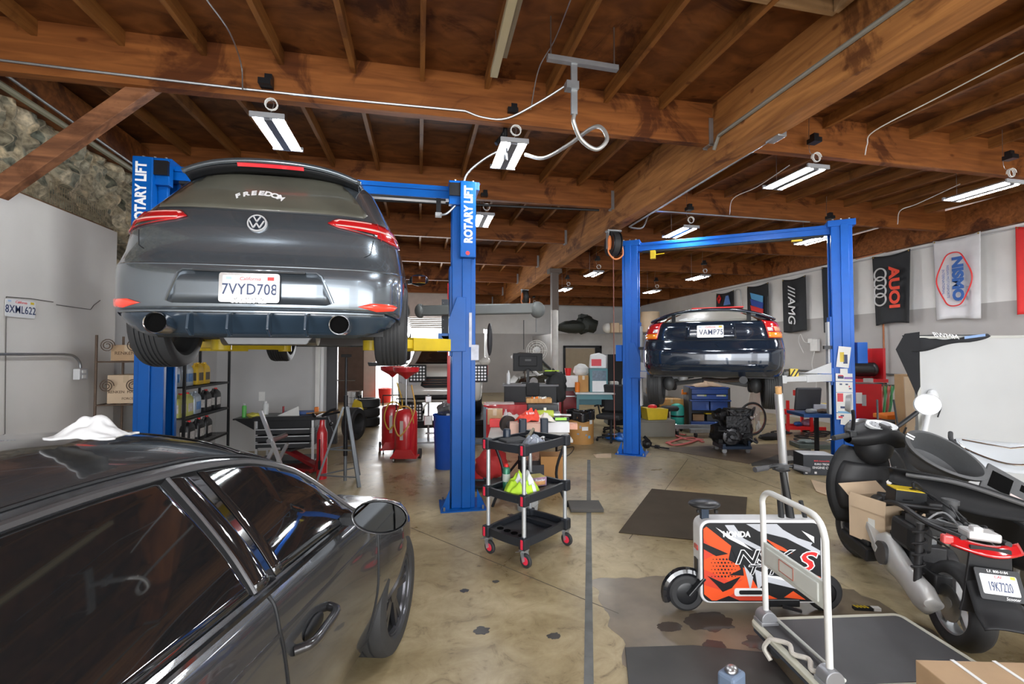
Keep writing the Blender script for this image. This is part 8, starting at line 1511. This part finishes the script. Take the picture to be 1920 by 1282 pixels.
one('dark_motor', MB().ell((0, 0, .14), (.12, .12, .14)).cyl((-.1, 0, .14), (.1, 0, .14), .1, n=18), M('scrap_metal', (.22, .22, .23), .4, .7, nz=.35, ns=18), 'round grey motor lying on a crate right of the scooter headset', 'motor', camw(4.15, 5.2, .32), 0)
one('small_crate', MB().box((0, 0, .16), (.35, .3, .32)), dgrey, 'dark crate under the round grey motor', 'crate', camw(4.15, 5.2), 0, bev=.01)
one('small_metal_case', MB().box((0, 0, .12), (.35, .3, .24)), M('case_metal', (.35, .36, .37), .4, .5), 'grey metal case on the floor at the right edge behind the scooter', 'case', at(1905, 1120, Z=.0)+Vector((.1, .2, 0)), -.3, bev=.01)
# wall electrics behind the coupe
we = thing('wall_controller', 'small white controller with loose cables on the right wall beside the raised coupe', 'controller', at(1528, 647, X=9.9)); MB().box((0, 0, 0), (.08, .22, .3)).box((0, .1, .12), (.1, .14, .1)).build('controller_box', white, we, 0, bev=.006); MB().tube(spline([(0, 0, -.1), (-.02, .08, -.5), (-.01, -.03, -.9), (0, 0, -1.2)], 6), .01, 6).tube(spline([(0, .1, .05), (-.02, .3, .1), (-.02, .42, .3), (0, .5, .1), (0, .35, -.2)], 6), .008, 6).build('white_cables', white, we)
lw = thing('wheel_chock_tags', 'yellow and black striped tag wrapped on the grey arm of the right lift', 'tag', (0, 0, 0)); lw.location = at(1488, 700, D=6.35); lw.rotation_euler = (0, 0, ang2); MB().box((0, 0, 0), (.10, .14, .13)).build('yellow_wrap', yellow, lw, 0)
for k in range(2): MB().box((-.025+.05*k, 0, 0), (.018, .145, .135), ry=.5).build('black_stripe', black, lw, 0)
# ================================================================ flags on the right wall
def flag(label, u0, u1, vt, vb, mat, seed, name='wall_flag'):
    uc = (u0+u1)/2; a = at(u0, vt, X=9.9); b = at(u1, vt, X=9.9); c = at(uc, vb, X=9.9); t0 = at(uc, vt, X=9.9)
    y0, y1 = a.y, b.y; H_ = t0.z-c.z; ztop = t0.z; t = thing(name, label, 'flag', (9.9, (y0+y1)/2, ztop), -PI/2); w = y0-y1
    # local x runs along the wall towards the camera, local y into the wall
    def f(uu, vv):
        x = (uu-.5)*w*(1-.05*vv); sag = .05*math.sin(PI*uu)*(1-vv)
        return (x, -.03-.035*vv*(math.sin(uu*9+seed)+.4*math.sin(uu*17+seed*2))-.01, -vv*H_-sag+.02*math.sin(uu*5+seed)*vv)
    MB().grid(f, 30, 24).build('flag_cloth', mat, t, 70, solid=.004); ey_ = MB()
    for x in (-w/2+.03, w/2-.03): ey_.cyl((x, -.045, -.03), (x, -.05, -.03), .014, n=12)
    ey_.build('eyelet', M('brass', (.6, .42, .12), .3, .9), t); return t, w, H_
fk = M('flag_black', (.025, .027, .031), .75, nz=.15, ns=4); fwm = M('flag_white', (.74, .74, .76), .8)
F1, w, h = flag('black flag with red and blue marks, the furthest back on the right wall', 1345, 1378, 547, 620, fk, 1)
MB().tube([(-.22, -.09, -.35), (-.3, -.09, -.2), (-.22, -.09, -.1), (-.16, -.09, -.2), (-.22, -.09, -.3)], .03, 6).build('red_mark', brred, F1); MB().prism([(.0, -.45), (.12, -.15), (.24, -.15), (.34, -.45)], -.10, -.09, 'XZ').build('blue_mark', M('flag_blue', (.15, .3, .7), .5), F1, 0)
F2, w, h = flag('black flag with slanting light blue, dark blue and red stripes', 1403, 1443, 533, 640, fk, 2)
for z, m_ in ((0, M('stripe_sky', (.12, .42, .75), .6)), (-.19, M('stripe_navy', (.03, .08, .4), .6)), (-.38, brred)): MB().prism([(-w*.28, -.22+z), (w*.32, -.38+z), (w*.30, -.57+z), (-w*.22, -.41+z)], -.10, -.085, 'XZ').build('stripe', m_, F2, 0)
F3, w, h = flag('black flag with slanted white lettering left of the stickered lift column', 1469, 1513, 520, 622, fk, 3)
text('///AMG', w*.42, txtw, F3, (-.02, -.11, -h*.50), (PI/2, PI/2, 0), off=.004, sx=1.05, shear=.2, name='flag_lettering')
F4, w, h = flag('plain black flag half hidden behind the stickered lift column', 1543, 1600, 495, 621, fk, 4)
F5, w, h = flag('black flag with four white rings and red lettering', 1638, 1710, 474, 607, fk, 5)
text('AUOI', w*.36, M('flag_red', (.85, .07, .03), .6), F5, (w*.14, -.12, -h*.50), (PI/2, PI/2, 0), off=.012, sx=1.25, name='flag_lettering')
for k in range(4): rg2 = MB(); rg2.tube([(-w*.22+.125*math.cos(j*PI/14), -.115-.004*k, -h*.29-.18*k+.13*math.sin(j*PI/14)) for j in range(28)], .017, 6, closed=True); rg2.build('ring', M('ring_silver', (.6, .6, .6), .5), F5)
F6, w, h = flag('white flag with a red oval and blue lettering', 1752, 1842, 443, 598, fwm, 6)
ov = MB(); ov.tube([(w*.34*(1+.10*math.cos(4*t))*math.cos(t), -.115, -h*.52+h*.33*math.sin(t)*(1-.02*math.cos(4*t))) for t in [2*PI*j/60 for j in range(60)]], .012, 6, closed=True); ov.build('red_outline', brred, F6)
text('NISMO', w*.30, M('flag_navy', (.03, .12, .42), .6), F6, (w*.08, -.12, -h*.52), (PI/2, PI/2, 0), off=.014, sx=1.15, name='flag_lettering')
text('NISSAN MOTORSPORTS', w*.075, M('flag_navy'), F6, (-w*.12, -.12, -h*.54), (PI/2, PI/2, 0), name='flag_lettering'); text('INTERNATIONAL', w*.08, M('flag_navy'), F6, (-w*.22, -.12, -h*.54), (PI/2, PI/2, 0), name='flag_lettering')
F7, w, h = flag('plain red flag cut off by the right edge', 1907, 1975, 418, 590, M('flag_red2', (.75, .03, .03), .7), 7)
pipe('wall_top_rail', [Vector((9.93, 3, 3.84)), Vector((9.93, 14, 3.84))], .016, lgrey, 'thin pale pipe running along the top of the right wall', 'pipe')
pipe('wall_conduit', spline([Vector((9.9, 12.9, 3.7)), Vector((9.9, 12.6, 3.75)), Vector((9.9, 12.5, 3.5)), Vector((9.9, 12.5, 2.2))], 5), .02, lgrey, 'white conduit looping down the right wall between the far flags', 'conduit')
